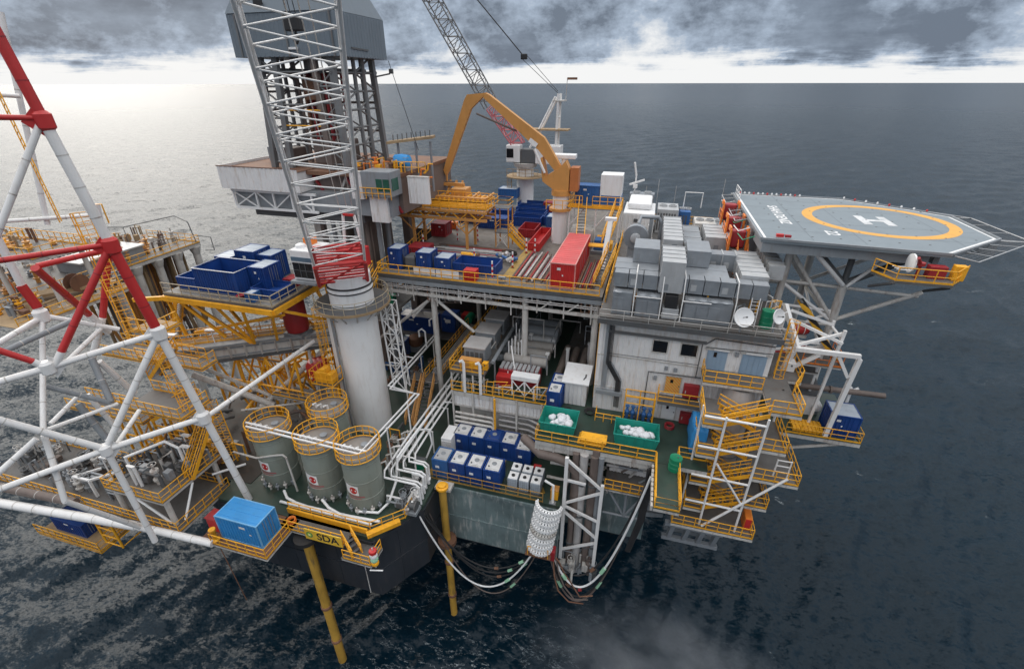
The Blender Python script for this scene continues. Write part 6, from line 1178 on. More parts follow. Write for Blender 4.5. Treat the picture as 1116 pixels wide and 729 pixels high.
for i in range(5):
    c = pa.lerp(pb, .10 + i * .20) - nn * .45 + Vector((0, 0, .95)); t = thing('walkway_lamp', 'flat white lamp on a short pole along the skid beam walkway, %s from the left' % ('first', 'second', 'third', 'fourth', 'fifth')[i], 'lamp', c, 0, 'white lamps along the skid beam'); tube('lamp_pole', c, c + Vector((0, 0, 1.4)), .05, M['whitec'], t); bar('lamp_head', c + Vector((-.55, -.1, 1.45)), c + Vector((.55, .1, 1.5)), .4, .12, M['whitec'], t)
# braces, vessels and yellow steelwork below the beam
sx = thing('white_cross_brace', 'large white X shaped brace under the skid beam', 'brace', (-38, 33, 24))
for p, q, r in (((-44.6, 31.6, 26.5), (-37.0, 33.6, 22.6), .33), ((-43.6, 32.0, 27.4), (-36.6, 34.4, 22.8), .2), ((-38.4, 33.2, 22.4), (-32.8, 38.4, 27.8), .3), ((-38.0, 33.0, 22.6), (-38, 34, 20), .35), ((-40, 32, 22.4), (-29.8, 36, 23.4), .14), ((-35.4, 35, 28.4), (-34.8, 34.6, 20.4), .14), ((-33.2, 36.4, 28.6), (-32.9, 36, 20.4), .16)): tube('brace', p, q, r, M['offw'], sx)
yb = thing('yellow_bracing', 'yellow space frame bracing in the dark bay under the skid beam', 'brace', (-38, 38, 22))
for y in (34.5, 37.5, 40.5):
    for x in (-45, -41.2, -37.4, -33.6):
        tube('upright', (x, y, 20.1), (x, y, 28.2), .14, M['yel'], yb)
        if x < -34: tube('brace', (x, y, 20.2), (x + 3.8, y, 28), .12, M['yel'], yb); tube('brace', (x + 3.8, y, 20.2), (x, y, 28), .12, M['yel'], yb); tube('horizontal', (x, y, 24.4), (x + 3.8, y, 24.4), .12, M['yel'], yb)
for p, q in (((-37.8, 36, 23), (-31.5, 40, 27)), ((-37.8, 36, 25.8), (-31.5, 40, 29)), ((-44, 36, 22), (-36, 38, 26)), ((-44, 38, 26), (-36, 38, 22))): tube('brace', p, q, .17, M['yel'], yb)
t = thing('red_vessel', 'bright red tapered vessel hanging between skid beam and crane pedestal', 'vessel', (-33.4, 37.4, 24)); MB().lathe((-33.0, 37.0, 24.4), [(.2, -.1), (.9, 0), (1.25, .6), (1.25, 2.3), (1.0, 2.7), (.3, 2.8)], 8).build('vessel_shell', M['red'], t); box('white_label', -33.4, -33.0, 35.72, 35.78, 25.4, 25.65, M['whitec'], t); tube('vessel_leg', (-33, 37, 20), (-33, 37, 24.3), .3, M['grey'], t)
t = thing('red_tank', 'dark red tank under the right end of the blue bin platform', 'tank', (-34, 36.5, 31)); MB().lathe((-34.5, 37, 30.6), [(.1, 0), (1.1, .1), (1.2, .6), (1.2, 3.6), (.9, 4)], 18).build('tank_shell', M['redd'], t); box('saddle', -35.6, -33.4, 36, 38, 30.2, 30.6, M['grey'], t)
t = thing('drill_floor_clutter', 'dark pipes and hoses heaped in the bay behind the storage tanks', 'pipework', (-36, 36, 20))
for i in range(40):
    p = Vector((-46 + random.random() * 16, 30 + random.random() * 14, 20.2 + random.random() * 2)); a = random.random() * PI; q = p + Vector((math.cos(a) * 2.4, math.sin(a) * 2.4, random.uniform(-.1, .6))); MB().path([p, p.lerp(q, .6) + Vector((0, 0, .4)), q], .10 + random.random() * .14, 7).build('bent_pipe', random.choice([M['brown'], M['rust'], M['dgrey'], M['dgrey'], M['grey'], M['yel']]), t)
k = MB(); k.box(-45.8, -33.4, 25.2, 43, 20.01, 20.05); k.box(-33.38, -29.3, 30.2, 43, 20.01, 20.05); struct(k.build('bay_floor', M['bayf'], None, False))
for i, (x0, x1, y, z) in enumerate(((-37, -31, 33.6, 24), (-44, -38, 37, 26), (-31.5, -28.5, 40.0, 26.5))):
    deck('gallery', x0, x1, y, y + 2, z, .2, M['deckg']); rail([(x0, y + .05, z), (x1, y + .05, z)], 'yellow gallery railing in the dark bay, %s one' % ('nearest the tanks', 'farthest left', 'beside the crane pedestal')[i], step=1.1)

# ================================================================== STORAGE TANKS
def silo(label, x, y, logo=True, z1=26.0):
    t = thing('storage_tank', label, 'tank', (x, y, 20), 0, 'grey green storage tanks with yellow top rails'); r = 1.62
    MB().lathe((x, y, 20), [(r * .97, 0), (r, .12), (r, z1 - 20 - .06), (r * .98, z1 - 20)], 36).build('tank_shell', M['tank'], t)
    for z in (21.6, 23.4, 25.2): MB().lathe((x, y, z), [(r + .001, 0), (r + .035, .02), (r + .035, .08), (r + .001, .1)], 36).build('hoop', M['tank'], t)
    MB().lathe((x, y, z1), [(r * .99, 0), (r * .6, .28), (.2, .45), (.02, .46)], 28).build('tank_top', M['ttop'], t); MB().lathe((x + .5, y + .3, z1 + .2), [(.32, 0), (.32, .3), (.1, .34)], 14).build('manhole', M['grey'], t)
    pts = [(x + (r + .28) * math.cos(a), y + (r + .28) * math.sin(a), z1 - .05) for a in [2 * PI * i / 20 for i in range(20)]]
    ring('rim_walk', (x, y), r * .99, r + .3, z1 - .06, M['deckg'], t, 28); rail(pts, '', parent=t, closed=True, step=1.1, kick=False, r=.042); MB().path([(p[0], p[1], z1 - .02) for p in pts], .05, 5, closed=True).build('rail_foot', M['yel'], t)
    for dx in (-.9, -.3, .4): MB().path([(x + dx, y - .5, z1 + .1), (x + dx, y - .5, z1 + .75), (x + dx * .9, y - .95, z1 + .95)], .1, 8).build('fill_pipe', M['whitec'], t)
    for i in range(7):
        a = -PI / 2 + (i - 3) * .4; c = Vector((x + (r + .12) * math.cos(a), y + (r + .12) * math.sin(a), 20.3)); MB().lathe(c, [(.1, -.28), (.1, .1), (.2, .12), (.2, .2), (.08, .22), (.08, .5)], 8).build('foot_valve', M['offw'] if i % 2 else M['grey'], t)
    if logo:                                              # curved decal patches 6 mm off the shell
        def patch(name, a0, a1, z0, z1_, m, disc=False, e=.006):
            k = MB(); rr = r + e
            if disc:
                ac, zc_ = (a0 + a1) / 2, (z0 + z1_) / 2; ra, rz_ = (a1 - a0) / 2, (z1_ - z0) / 2; v = [(x + rr * math.cos(ac), y + rr * math.sin(ac), zc_)]
                for i in range(18): b = 2 * PI * i / 18; aa = ac + ra * math.cos(b); v.append((x + rr * math.cos(aa), y + rr * math.sin(aa), zc_ + rz_ * math.sin(b)))
                k.add(v, [(0, i + 1, (i + 1) % 18 + 1) for i in range(18)])
            else:
                n = 6
                for i in range(n + 1): aa = a0 + (a1 - a0) * i / n; k.v += [(x + rr * math.cos(aa), y + rr * math.sin(aa), z0 - .1 * i / n), (x + rr * math.cos(aa), y + rr * math.sin(aa), z1_ - .1 * i / n)]
                k.f += [[2 * i, 2 * i + 2, 2 * i + 3, 2 * i + 1] for i in range(n)]; k.mi += [0] * n
            return k.build(name, m, t, True)
        a0 = R(-122); patch('white_flag', a0, a0 + R(46), 22.25, 23.3, M['whitec']); patch('red_disc', a0 + R(16), a0 + R(42), 22.3, 23.08, M['red'], True, .012)
        for j in range(2): patch('red_lettering_line', a0 + R(8), a0 + R(62 - j * 10), 21.98 - j * .28, 22.14 - j * .28, mat('faded_red_print', (.36, .12, .12), .5, amt=.1), False, .008)
    return t
silo('left front grey green tank with red disc badge and a pipe band round it', -31.0, 26.9); silo('middle front grey green tank with red disc badge', -25.7, 26.7); silo('right front grey green tank with red disc badge nearest the hull corner', -21.5, 26.6); silo('rear grey green tank standing behind the front three', -27.6, 31.0, False)
t = thing('tank_manifold', 'pair of long white pipes running across the tank tops and back past the crane pedestal', 'pipework', (-26, 25.9, 27))
for o in (0, .45): MB().path([(-32.6 + o, 26.1 - o, 26.9), (-20.0 - o * 1.0, 25.7 - o, 26.9), (-20.0 - o * 1.0, 35.4, 26.9 - .8), (-23.4 - o, 35.6 + o, 26), (-23.4 - o, 47.5, 26.0)], .10, 8).build('main_pipe', M['whitec'], t)
MB().path([(-23.9, 42, 26), (-24.9, 42, 26), (-25.2, 40.5, 25.6), (-27, 40.2, 25.6)], .09, 8).build('branch_pipe', M['whitec'], t)
for y in (44.5, 47.4): MB().path([(-23.4, y, 26), (-23.4, y, 28.2), (-23.8, y, 28.5), (-24.2, y, 28.2), (-24.2, y, 27.4)], .11, 8).build('gooseneck', M['whitec'], t)
for p in ((-30.4, 26.0), (-26.0, 25.9), (-22.4, 25.8), (-20.0, 29), (-20.0, 33), (-23.5, 39), (-23.5, 43), (-23.5, 46.5)): tube('pipe_stand', (p[0], p[1], 20 if p[1] > 28 else 26), (p[0], p[1], 26.8 if p[1] < 35 else 26), .07, M['white'], t)
t = thing('tank_band_pipe', 'grey pipe looped round the waist of the left tank and dropping between tanks', 'pipe', (-31, 25.2, 24)); MB().path([(-34.4, 25.4, 23.6), (-31.4, 25.05, 23.9), (-29.6, 25.6, 24.2), (-28.9, 25.6, 24.4), (-28.6, 25.6, 24.2), (-28.3, 25.5, 20.2)], .09, 8).build('pipe_run', M['offw'], t)
t = thing('foot_pipes', 'white discharge pipes snaking along the feet of the three tanks', 'pipework', (-25, 24.6, 20))
for pts in ([(-29.2, 24.9, 20.6), (-28.4, 24.3, 20.5), (-27.4, 24.2, 20.3), (-26.2, 24.1, 20.3), (-22.0, 24.2, 20.3), (-19.0, 24.4, 20.3)], [(-25.0, 24.8, 20.8), (-24.0, 24.3, 20.6), (-22.2, 24.0, 20.3)], [(-29, 24.0, 20.2), (-24, 24.0, 20.2), (-19.6, 24.0, 20.2)]): MB().path(pts, .13, 8).build('pipe_run', M['whitec'], t)
t = thing('loop_pipe', 'white pipe bending down round the right tank to the deck edge', 'pipe', (-19, 27, 20)); MB().path([(-18.6, 36, 24.4), (-18.9, 30.2, 24.2), (-19.3, 28.9, 23.6), (-19.3, 28.2, 21.4), (-19.2, 26.4, 20.5), (-19.6, 25.2, 20.35), (-21.6, 24.8, 20.35)], .12, 8).build('pipe_run', M['whitec'], t)
t = thing('pipe_bundle', 'bundle of parallel white pipes running back from the hull corner to the pipe deck', 'pipework', (-19, 34, 23))
for i in range(6):
    x = -19.9 + i * .30; z = 23.3 - (i % 2) * .35; ye = 27.2 + i * .62; xe = -17.0 + .12 * (5 - i)
    MB().path([(x, 47, z), (x, ye + 5.5 - i * .5, z), (x - .2, ye + .6, z - .5), (x + .1, ye, z - .7), (xe - .3, ye, z - .7), (xe, ye, z - 1.0), (xe, ye, 20.3)], .10, 8).build('bent_pipe', M['whitec'], t)
MB().path([(-18.6, 38, 23.6), (-17.6, 38.2, 23.6), (-16.4, 41, 24.2), (-16.2, 42.5, 25.4)], .09, 8).build('branch_pipe', M['whitec'], t); MB().path([(-19.2, 33.4, 23.3), (-18.2, 33.4, 23.6), (-17.9, 33.2, 22.0), (-18.4, 32.4, 20.4)], .1, 8).build('branch_pipe', M['whitec'], t)
for y in (30, 34, 38, 42, 46):
    for x in (-20.1, -18.2): tube('rack_leg', (x, y, 20), (x, y, 22.8), .08, M['white'], t)
    tube('rack_beam', (-20.2, y, 22.8), (-18.1, y, 22.8), .07, M['white'], t)
for i in range(8): MB().lathe((-17.2 + (i % 2) * .3, 26.0 + i * .55, 20.5), [(.16, -.4), (.16, .1), (.26, .14), (.26, .26), (.1, .3), (.1, .6)], 8).build('bundle_valve', M['whitec' if i % 2 else 'offw'], t)
for i in range(7):
    y = 29 + i * .75; x = -21.4 + (i % 3) * .4; MB().path([(x, y, 20.2), (x, y, 22.2 + (i % 3) * .5), (x + .6, y + .1, 22.6 + (i % 3) * .4), (x + .8, y + .4, 20.6)], .11, 7).build('riser_pipe', M['offw' if i % 2 else 'white'], t)
t = thing('white_locker', 'white louvred locker right of the pipe bundle', 'locker', (-16.2, 33.6, 20)); bbox('locker_body', -16.9 - .4, -15.9 - .3, 34.0, 36.2, 20.02, 22.2, M['whitec'], t, .04)
for i in range(4): box('locker_panel', -17.25 + i * .27, -17.03 + i * .27, 33.94, 34.0, 20.3, 21.9, M['wall'], t)
t = thing('green_box', 'small green valve box between the white hoop pipes', 'box', (-18.4, 31.4, 20)); bbox('box_body', -18.9, -18.0, 31.0, 31.8, 20.02, 21.2, M['gren'], t); box('box_lid', -18.95, -17.95, 30.95, 31.85, 21.2, 21.28, M['dgrey'], t)
t = thing('boat_fender_post', 'small dark caged winch at the hull corner', 'winch', (-16.6, 26, 20)); MB().lathe((-16.9, 26.4, 20.8), [(.5, -.5), (.5, -.4), (.3, -.38), (.3, .38), (.5, .4), (.5, .5)], 14, axis='X').build('winch_drum', M['dgrey'], t); bbox('winch_base', -17.6, -16.3, 25.9, 27, 20.02, 20.4, M['grey'], t)
# hull corner walkway with the SDA sign
deck('front_walkway', -27.4, -20.9, 21.7, 23.2, 20.0, .25, M['deckg']); deck('corner_walkway', -20.86, -18.0, 21.0, 22.85, 19.2, .25, M['deckg'])
rail([(-27.4, 21.75, 20), (-20.9, 21.75, 20)], 'yellow railing behind the SDA sign on the hull front walkway', step=1.1); rail([(-27.6, 23.5, 20), (-19.4, 23.5, 20), (-17.2, 25.6, 20), (-17.2, 27, 20)], 'yellow railing along the hull edge in front of the tanks', step=1.1); rail([(-20.6, 21.05, 19.2), (-18.1, 21.05, 19.2), (-18.1, 22.8, 19.2)], 'yellow railing round the low corner platform at the hull corner', step=.8)
stair((-19.6, 21.6, 19.2), (-21.0, 22.4, 20.2), .8, 'few yellow steps from the low corner platform up to the front walkway'); k = MB(); k.bar((-17.4, 25.0, 20.2), (-19.4, 22.9, 20.2), .5, .4); t = thing('yellow_coaming', 'yellow plated coaming at the chamfered hull corner', 'coaming', (-18.4, 24, 20)); k.build('coaming_plate', M['yel'], t, False); bar('coaming_plate', (-19.5, 23.2, 20.3), (-27.6, 23.3, 20.3), .15, .55, M['yel'], t)
sg = thing('name_sign', 'yellow platform sign reading SDA with a green and yellow flower badge', 'sign', (-22.6, 21.6, 20)); bbox('sign_board', -24.5, -20.9, 21.55, 21.64, 19.75, 20.95, mat('sign_yellow', (.80, .50, .05), .45, amt=.1), sg, .02)
text_mesh('sign_letters', 'SDA', 1.12, M['black'], sg, (-22.25, 21.54, 20.36), (PI / 2, 0, 0), .006, .02)
def flat_poly(name, pts, y, m): MB().add([(a, y, b) for a, b in pts], [list(range(len(pts)))]).build(name, m, sg, False)
for j, (rad_, mm) in enumerate(((.36, M['gren']), (.25, mat('lime_paint', (.42, .60, .05), .5, amt=0)), (.15, mat('sun_yellow_paint', (.85, .75, .15), .5, amt=0)), (.08, M['whitec']))):
    flat_poly('badge_petals', [(-24.02 + (rad_ * (1 if i % 2 else .78)) * math.cos(2 * PI * i / 36), 20.36 + (rad_ * (1 if i % 2 else .78)) * math.sin(2 * PI * i / 36)) for i in range(36)][::1], 21.545 - .004 * j, mm)
t = thing('lifebuoy_rack', 'rack of pale yellow and red floats at the low corner platform', 'float rack', (-18, 21.2, 19.4))
for i, m in enumerate(('redd', 'offw', 'limeg', 'yel')): MB().lathe((-17.8, 21.3, 19.2 + i * .45), [(.1, 0), (.3, .05), (.34, .2), (.3, .36), (.1, .4)], 12).build('float', M[('yel', 'limeg', 'whitec', 'red')[i]], t)
tube('float_pole', (-17.8, 21.3, 18.8), (-17.8, 21.3, 21.2), .05, M['offw'], t); tube('bracket', (-18.2, 21.0, 18.7), (-17.1, 21.2, 18.8), .06, M['whitec'], t); tube('chain', (-18.6, 21.0, 19.0), (-18.6, 21.0, 15.6), .035, M['offw'], t)
# blue container platform
deck('container_platform', -32.9, -26.05, 18.75, 22.85, 20.0, .3, M['rust'])
container('bright blue ribbed container on the cantilevered platform left of the SDA sign', -31.2, -27.0, 19.5, 21.7, 20.02, 22.6, M['blueb'], rib=.3, frame=M['bframe'])
rail([(-31.6, 18.8, 20), (-26.1, 18.8, 20), (-26.1, 21.6, 20)], 'yellow railing round the bright blue container', step=1.0)
t = thing('red_cabinet', 'red cabinet at the left of the bright blue container', 'cabinet', (-32.2, 20, 20)); bbox('cabinet_body', -32.8, -31.5, 19.8, 20.8, 20.02, 21.5, M['red'], t, .1); box('cabinet_lid', -32.85, -31.45, 19.75, 20.85, 21.5, 21.56, M['redd'], t)
drum('green drum behind the red cabinet and bright blue container', -31.7, 21.6, 20, M['gren'], .4, 1.1, 'green drums')
t = thing('yellow_stand', 'yellow bollard stand in front of the bright blue container', 'bollard', (-31.6, 19.1, 20)); MB().lathe((-31.5, 19.15, 20.02), [(.35, 0), (.35, .1), (.2, .2), (.2, 1.0), (.28, 1.1), (.28, 1.3)], 12).build('post', M['yel'], t); box('base', -31.95, -31.05, 18.85, 19.5, 20, 20.06, M['rust'], t)
tube('dropped_line', (-31.2, 19.0, 19.8), (-31.0, 19.2, 12), .04, M['rust'], thing('hanging_line', 'rusty line hanging below the container platform', 'rope', (-31, 19, 19)))

# ================================================================== FLARE TOWER
ft = thing('flare_tower', 'large white and red tubular flare tower crossing the left foreground', 'flare tower', (-34, 23, 19))
FT = [('A',(-32.04,23.63,19.00),(-33.79,22.63,37.64),0.39,'w'),('A',(-33.79,22.63,37.64),(-34.43,22.26,44.37),0.45,'r'),('A',(-34.43,22.26,44.37),(-35.13,21.88,52.05),0.41,'w'),('A',(-35.13,21.88,52.05),(-35.9,21.45,60.5),0.40,'r'),
('h',(-35.11,21.93,52.20),(-38.6,16.5,52.6),0.21,'r'),('h',(-34.42,22.29,44.49),(-38.14,16.46,44.59),0.24,'r'),('h',(-33.79,22.63,37.64),(-37.20,17.25,37.26),0.29,'w'),('h',(-37.20,17.25,37.26),(-40.5,12.1,37.1),0.30,'w'),('h',(-33.08,23.00,29.67),(-36.52,17.64,29.99),0.31,'w'),('h',(-36.52,17.64,29.99),(-40.51,11.36,29.88),0.29,'w'),
('d',(-34.50,22.14,44.27),(-36.70,18.12,38.12),0.31,'r'),('d',(-36.70,18.12,38.12),(-36.99,17.58,37.31),0.31,'w'),('d',(-35.27,21.63,51.82),(-38.2,16.2,42.8),0.25,'w'),('d',(-33.84,22.55,37.52),(-36.47,17.72,30.11),0.31,'w'),('d',(-39.8,13.6,42.3),(-37.49,16.85,37.94),0.26,'r'),('d',(-37.49,16.85,37.94),(-37.20,17.25,37.26),0.27,'w'),('d',(-36.51,17.66,30.06),(-39.52,13.49,36.02),0.31,'w'),('d',(-36.50,17.66,29.89),(-36.25,17.6,20.1),0.30,'w'),
('d',(-37.66,21.48,30.58),(-36.27,18.01,29.82),0.22,'w'),('c',(-43.5,21.3,58),(-43.30,21.07,41.02),0.33,'w'),('c',(-43.31,21.05,41.02),(-43.10,21.22,39.20),0.41,'r'),('c',(-43.10,21.22,39.20),(-43.09,21.12,38.10),0.38,'w'),('h',(-43.10,21.13,38.40),(-41.2,14.6,37.9),0.26,'w'),('h',(-43.06,21.22,38.52),(-40.84,24.46,36.04),0.25,'w'),('d',(-43.08,21.17,38.38),(-38.89,16.00,32.33),0.23,'w'),
('d',(-38.34,19.75,43.30),(-41.66,23.34,37.80),0.33,'r'),('d',(-41.66,23.34,37.80),(-42.09,24.33,35.67),0.37,'w'),('h',(-41.39,21.91,37.95),(-41.74,17.0,37.6),0.27,'g'),('d',(-41.43,23.57,36.48),(-40.30,19.68,35.58),0.23,'w'),('c',(-40.0,26.0,46),(-40.45,25.63,41.95),.32,'w'),('c',(-40.45,25.63,41.95),(-42.11,24.43,36.99),0.33,'r'),('c',(-42.11,24.43,36.99),(-42.94,22.82,33.73),0.34,'w'),
('d',(-41.19,21.92,34.62),(-39.33,20.82,31.54),0.33,'g'),('h',(-41.04,18.40,34.31),(-39.34,20.79,31.47),0.25,'g'),('d',(-40.43,17.26,31.83),(-41.15,19.91,32.35),0.22,'w'),('d',(-39.65,16.64,31.98),(-39.15,21.07,31.22),0.20,'w'),('d',(-40.99,22.19,34.24),(-41.01,23.64,30.20),0.31,'w'),('d',(-41.23,19.72,31.76),(-39.81,19.74,28.16),0.33,'g'),('d',(-41.73,20.80,31.80),(-41.14,21.36,27.72),0.27,'w'),('d',(-38.65,15.45,32.34),(-40.4,11.4,29.9),0.26,'w'),('d',(-38.89,15.99,32.17),(-38.16,14.79,27.15),0.26,'w'),('d',(-38.16,14.79,27.15),(-38.6,18.4,20.0),0.26,'w'),
('c',(-41.0,25.7,58),(-41.95,23.55,44.93),0.23,'w'),('h',(-43.4,21.2,53.6),(-40.63,24.55,53.28),0.18,'w'),('h',(-43.4,21.2,45.6),(-40.0,26,45.2),0.18,'w'),('r',(-37.87,24.20,43.21),(-39.16,20.32,43.15),0.26,'r'),
('b',(-31.5,18.81,20.0),(-39.16,18.36,20.1),.42,'w'),('b',(-39.16,18.36,20.1),(-58,16.4,20.2),.52,'w'),('b',(-46,18.4,20.9),(-58,17.4,21.2),.5,'g2'),('boom',(-33.3,23.6,29.4),(-31.6,35.6,30.4),.27,'w')]
nmap = dict(A='main_chord', h='horizontal', d='diagonal', c='rear_chord', r='rear_horizontal', b='base_chord', boom='tie_boom')
mm_ = dict(w=M['white'], r=M['red'], g=M['grey'], g2=M['brown'])
for n, p, q, r, c in FT: MB().tube(p, q, r * .75, 16).build(nmap[n], mm_[c], ft)
for c, r in (((-33.79, 22.63, 37.64), .5), ((-34.43, 22.26, 44.37), .5), ((-35.13, 21.9, 52.05), .47), ((-36.5, 17.65, 29.95), .42), ((-37.2, 17.25, 37.26), .42), ((-33.08, 23, 29.67), .5), ((-43.1, 21.2, 38.5), .48)): MB().lathe(c, [(r * .6, -r * 1.2), (r, -r * .8), (r, r * .8), (r * .6, r * 1.2)], 14).build('node_can', M['red' if c[2] in (44.37, 52.05) else 'white'], ft)
wb = MB(); rb_ = MB()
for n, p, q, r, c in FT:
    p, q = Vector(p), Vector(q); L = (q - p).length; d = (q - p).normalized(); kk = int(L / 2.3)
    for i in range(1, kk + 1): a = p + d * (L * i / (kk + 1)); (rb_ if c == 'r' else wb).tube(a - d * .035, a + d * .035, r * .75 * 1.045, 16, caps=False)
stuff(wb.build('weld_band', M['offw'], ft)); stuff(rb_.build('weld_band', M['redd'], ft))
for c, u in (((-33.79, 22.63, 37.64), (-.5, -.8, 0)), ((-33.08, 23, 29.67), (-.5, -.8, 0)), ((-34.43, 22.26, 44.37), (-.5, -.8, 0)), ((-36.5, 17.65, 29.95), (.5, .8, 0)), ((-37.2, 17.25, 37.26), (.5, .8, 0)), ((-35.13, 21.9, 52.05), (-.5, -.8, 0))):
    c = Vector(c); u = Vector(u); MB().add([c + u * .2 + Vector((0, 0, .9)), c + u * 1.1, c + u * .2 + Vector((0, 0, -.9)), c + u * .2 + Vector((.05, -.03, .9)), c + u * 1.1 + Vector((.05, -.03, 0)), c + u * .2 + Vector((.05, -.03, -.9))], [(0, 1, 2), (5, 4, 3), (0, 3, 4, 1), (1, 4, 5, 2), (2, 5, 3, 0)]).build('gusset_plate', M['red' if c.z in (44.37, 52.05) or abs(c.z - 44.37) < .01 or abs(c.z - 52.05) < .01 else 'white'], ft, False)
ladder((-38.3, 22.3, 45.7), (-40.4, 23.3, 54.4), 1.1, 'yellow inclined ladder at the top left behind the flare tower', face=(-.4, -.9, 0), step=.4)
ladder((-37.0, 23.1, 36.4), (-39.2, 24.2, 45.8), 1.15, 'yellow inclined ladder behind the red part of the flare tower', cage=True, face=(.3, -.95, 0)); ladder((-35.9, 24.2, 28.5), (-38.1, 25.0, 36.0), 1.5, 'wide caged yellow ladder behind the white node of the flare tower', cage=True, face=(.3, -.95, 0))
MB().path([(-36.9, 23.6, 45.4), (-36.9, 23.6, 46.7), (-36.1, 23.8, 46.7), (-36.1, 23.8, 45.4)], .05, 6).build('ladder_hoop', M['yel'], ft)
deck('flare_platform', -41.6, -35.2, 22.6, 25.6, 29.2, .2, M['deckg'], M['yel'])
rail([(-41.5, 22.65, 29.2), (-35.25, 22.65, 29.2), (-35.25, 25.5, 29.2)], 'yellow railing round the platform at the foot of the caged ladder in the flare tower', step=.9); rail([(-41.5, 25.5, 29.2), (-36, 25.5, 29.2)], 'yellow railing on the rear edge of the flare tower platform', step=.9)
deck('flare_platform', -52, -42.2, 28.6, 31.2, 29.6, .2, M['deckg'], M['yel']); rail([(-52, 28.65, 29.6), (-42.3, 28.65, 29.6)], 'yellow railing of the long gallery left of the skid beam, near edge', step=.9); rail([(-52, 31.1, 29.6), (-42.3, 31.1, 29.6)], 'yellow railing of the long gallery left of the skid beam, far edge', step=.9)
deck('flare_platform', -39.6, -36.6, 24.4, 26.6, 36.2, .18, M['wood'], M['yel']); rail([(-39.5, 24.45, 36.2), (-36.7, 24.45, 36.2), (-36.7, 26.5, 36.2)], 'yellow railing of the small landing beside the white node of the flare tower', step=.9)
stair((-43.5, 27.2, 29.2), (-38.6, 26.4, 33.4), .9, 'yellow stair behind the flare tower leading up towards the bin platform'); stair((-47, 33.0, 29.8), (-44.6, 33.2, 35.0), .9, 'steep yellow stair left of the blue bin platform')
# lower-left wellhead platforms
deck('wellhead_deck', -42.4, -35.9, 19.1, 25.6, 23.0, .3, M['deckg']); deck('lower_wellhead_deck', -60, -35.2, 18.9, 24.6, 19.9, .3, M['deckg'])
rail([(-42.35, 25, 23), (-42.35, 19.15, 23), (-35.95, 19.15, 23), (-35.95, 25.5, 23)], 'yellow railing round the raised wellhead platform of grey valves', step=.9); rail([(-46, 18.95, 19.9), (-35.25, 18.95, 19.9), (-35.25, 24.5, 19.9)], 'yellow railing round the lower wellhead platform corner beside the sea', step=.9); rail([(-59, 19.0, 19.9), (-46.2, 19.0, 19.9)], 'yellow railing along the outer edge of the grey lower deck at far left', step=.9)
for x, y in ((-36.3, 19.6), (-42, 19.6), (-36.3, 24.6), (-42, 24.6)): tube('deck_post', (x, y, 19.9), (x, y, 22.7), .24, M['offw'], thing('deck_post', ('front right', 'front left', 'rear right', 'rear left')[((y > 20) * 2) + (x < -40)] + ' white post under the raised wellhead platform', 'post', (x, y, 19), 0, 'posts under the wellhead platform'))
t = thing('platform_brace', 'white diagonal braces under the raised wellhead platform', 'brace', (-38, 19, 20)); tube('brace', (-39.0, 19.2, 22.6), (-36.4, 19.4, 20.2), .11, M['whitec'], t); tube('brace', (-36.0, 22, 22.6), (-35.6, 20, 20.2), .11, M['whitec'], t); tube('brace', (-36.2, 24, 21.6), (-34.2, 26, 21.6), .11, M['whitec'], t)
def clutter(label, x0, x1, y0, y1, z, n, hmax, mats, name='wellhead', cat='wellhead'):
    t = thing(name, label, cat, ((x0 + x1) / 2, (y0 + y1) / 2, z))
    for i in range(n):
        x, y = x0 + random.random() * (x1 - x0), y0 + random.random() * (y1 - y0); h = hmax * (.35 + .65 * random.random()); a = random.choice((0, PI / 2, PI, -PI / 2)); L = .4 + random.random() * 1.1
        m = M[random.choice(mats)]; r = .06 + random.random() * .10
        if i % 4 == 0:
            MB().lathe((x, y, z), [(.22, 0), (.22, h * .2), (.36, h * .22), (.36, h * .3), (.2, h * .32), (.2, h * .6), (.34, h * .62), (.34, h * .72), (.1, h * .75), (.1, h)], 10).build('valve_body', m, t); MB().path([(x + .34 * math.cos(b), y + .34 * math.sin(b), z + h) for b in [2 * PI * j / 10 for j in range(10)]], .035, 5, closed=True).build('hand_wheel', m, t)
        elif i % 4 == 1: bbox('valve_block', x - .3, x + .3, y - .28, y + .28, z + h * .2, z + h * .62, m, t, .06)
        else: MB().path([(x, y, z), (x, y, z + h), (x + math.cos(a) * L, y + math.sin(a) * L, z + h), (x + math.cos(a) * L, y + math.sin(a) * L, z + h * .2)], r, 7).build('bent_pipe', m, t)
    return t
gm = ['grey', 'grey', 'galv', 'dgrey', 'dgrey', 'brown', 'offw']
clutter('grey valve tree and pipes on the raised wellhead platform', -41.4, -37.2, 20.4, 24.6, 23, 46, 2.4, gm); clutter('grey pump skid with pipes on the lower deck at far left', -52, -44, 20.0, 24, 19.9, 46, 2.0, gm); clutter('brown and grey pipes behind the raised wellhead platform', -46, -36.5, 25.6, 29, 20, 40, 4.0, ['brown', 'rust', 'dgrey', 'grey', 'yel', 'yel'])
clutter('small pipes and valves at the very left edge of the lower deck', -60, -53, 20.0, 24, 19.9, 26, 1.8, gm)
t = thing('portal_frame', 'white box frame standing on the raised wellhead platform', 'frame', (-39, 20.6, 23))
for pts in ([(-40.6, 20.6, 23), (-40.6, 20.6, 25.6), (-38.6, 22.8, 26.0), (-37.2, 22.8, 25.6), (-37.2, 22.8, 23)], [(-40.0, 20.2, 23), (-40.0, 20.2, 25.2), (-39.4, 20.2, 25.2), (-39.4, 20.2, 23)]): MB().path(pts, .14, 8).build('frame_pipe', M['whitec'], t)
t = thing('box_frame', 'white open box frame on the lower grey deck at far left', 'frame', (-47, 20.4, 20))
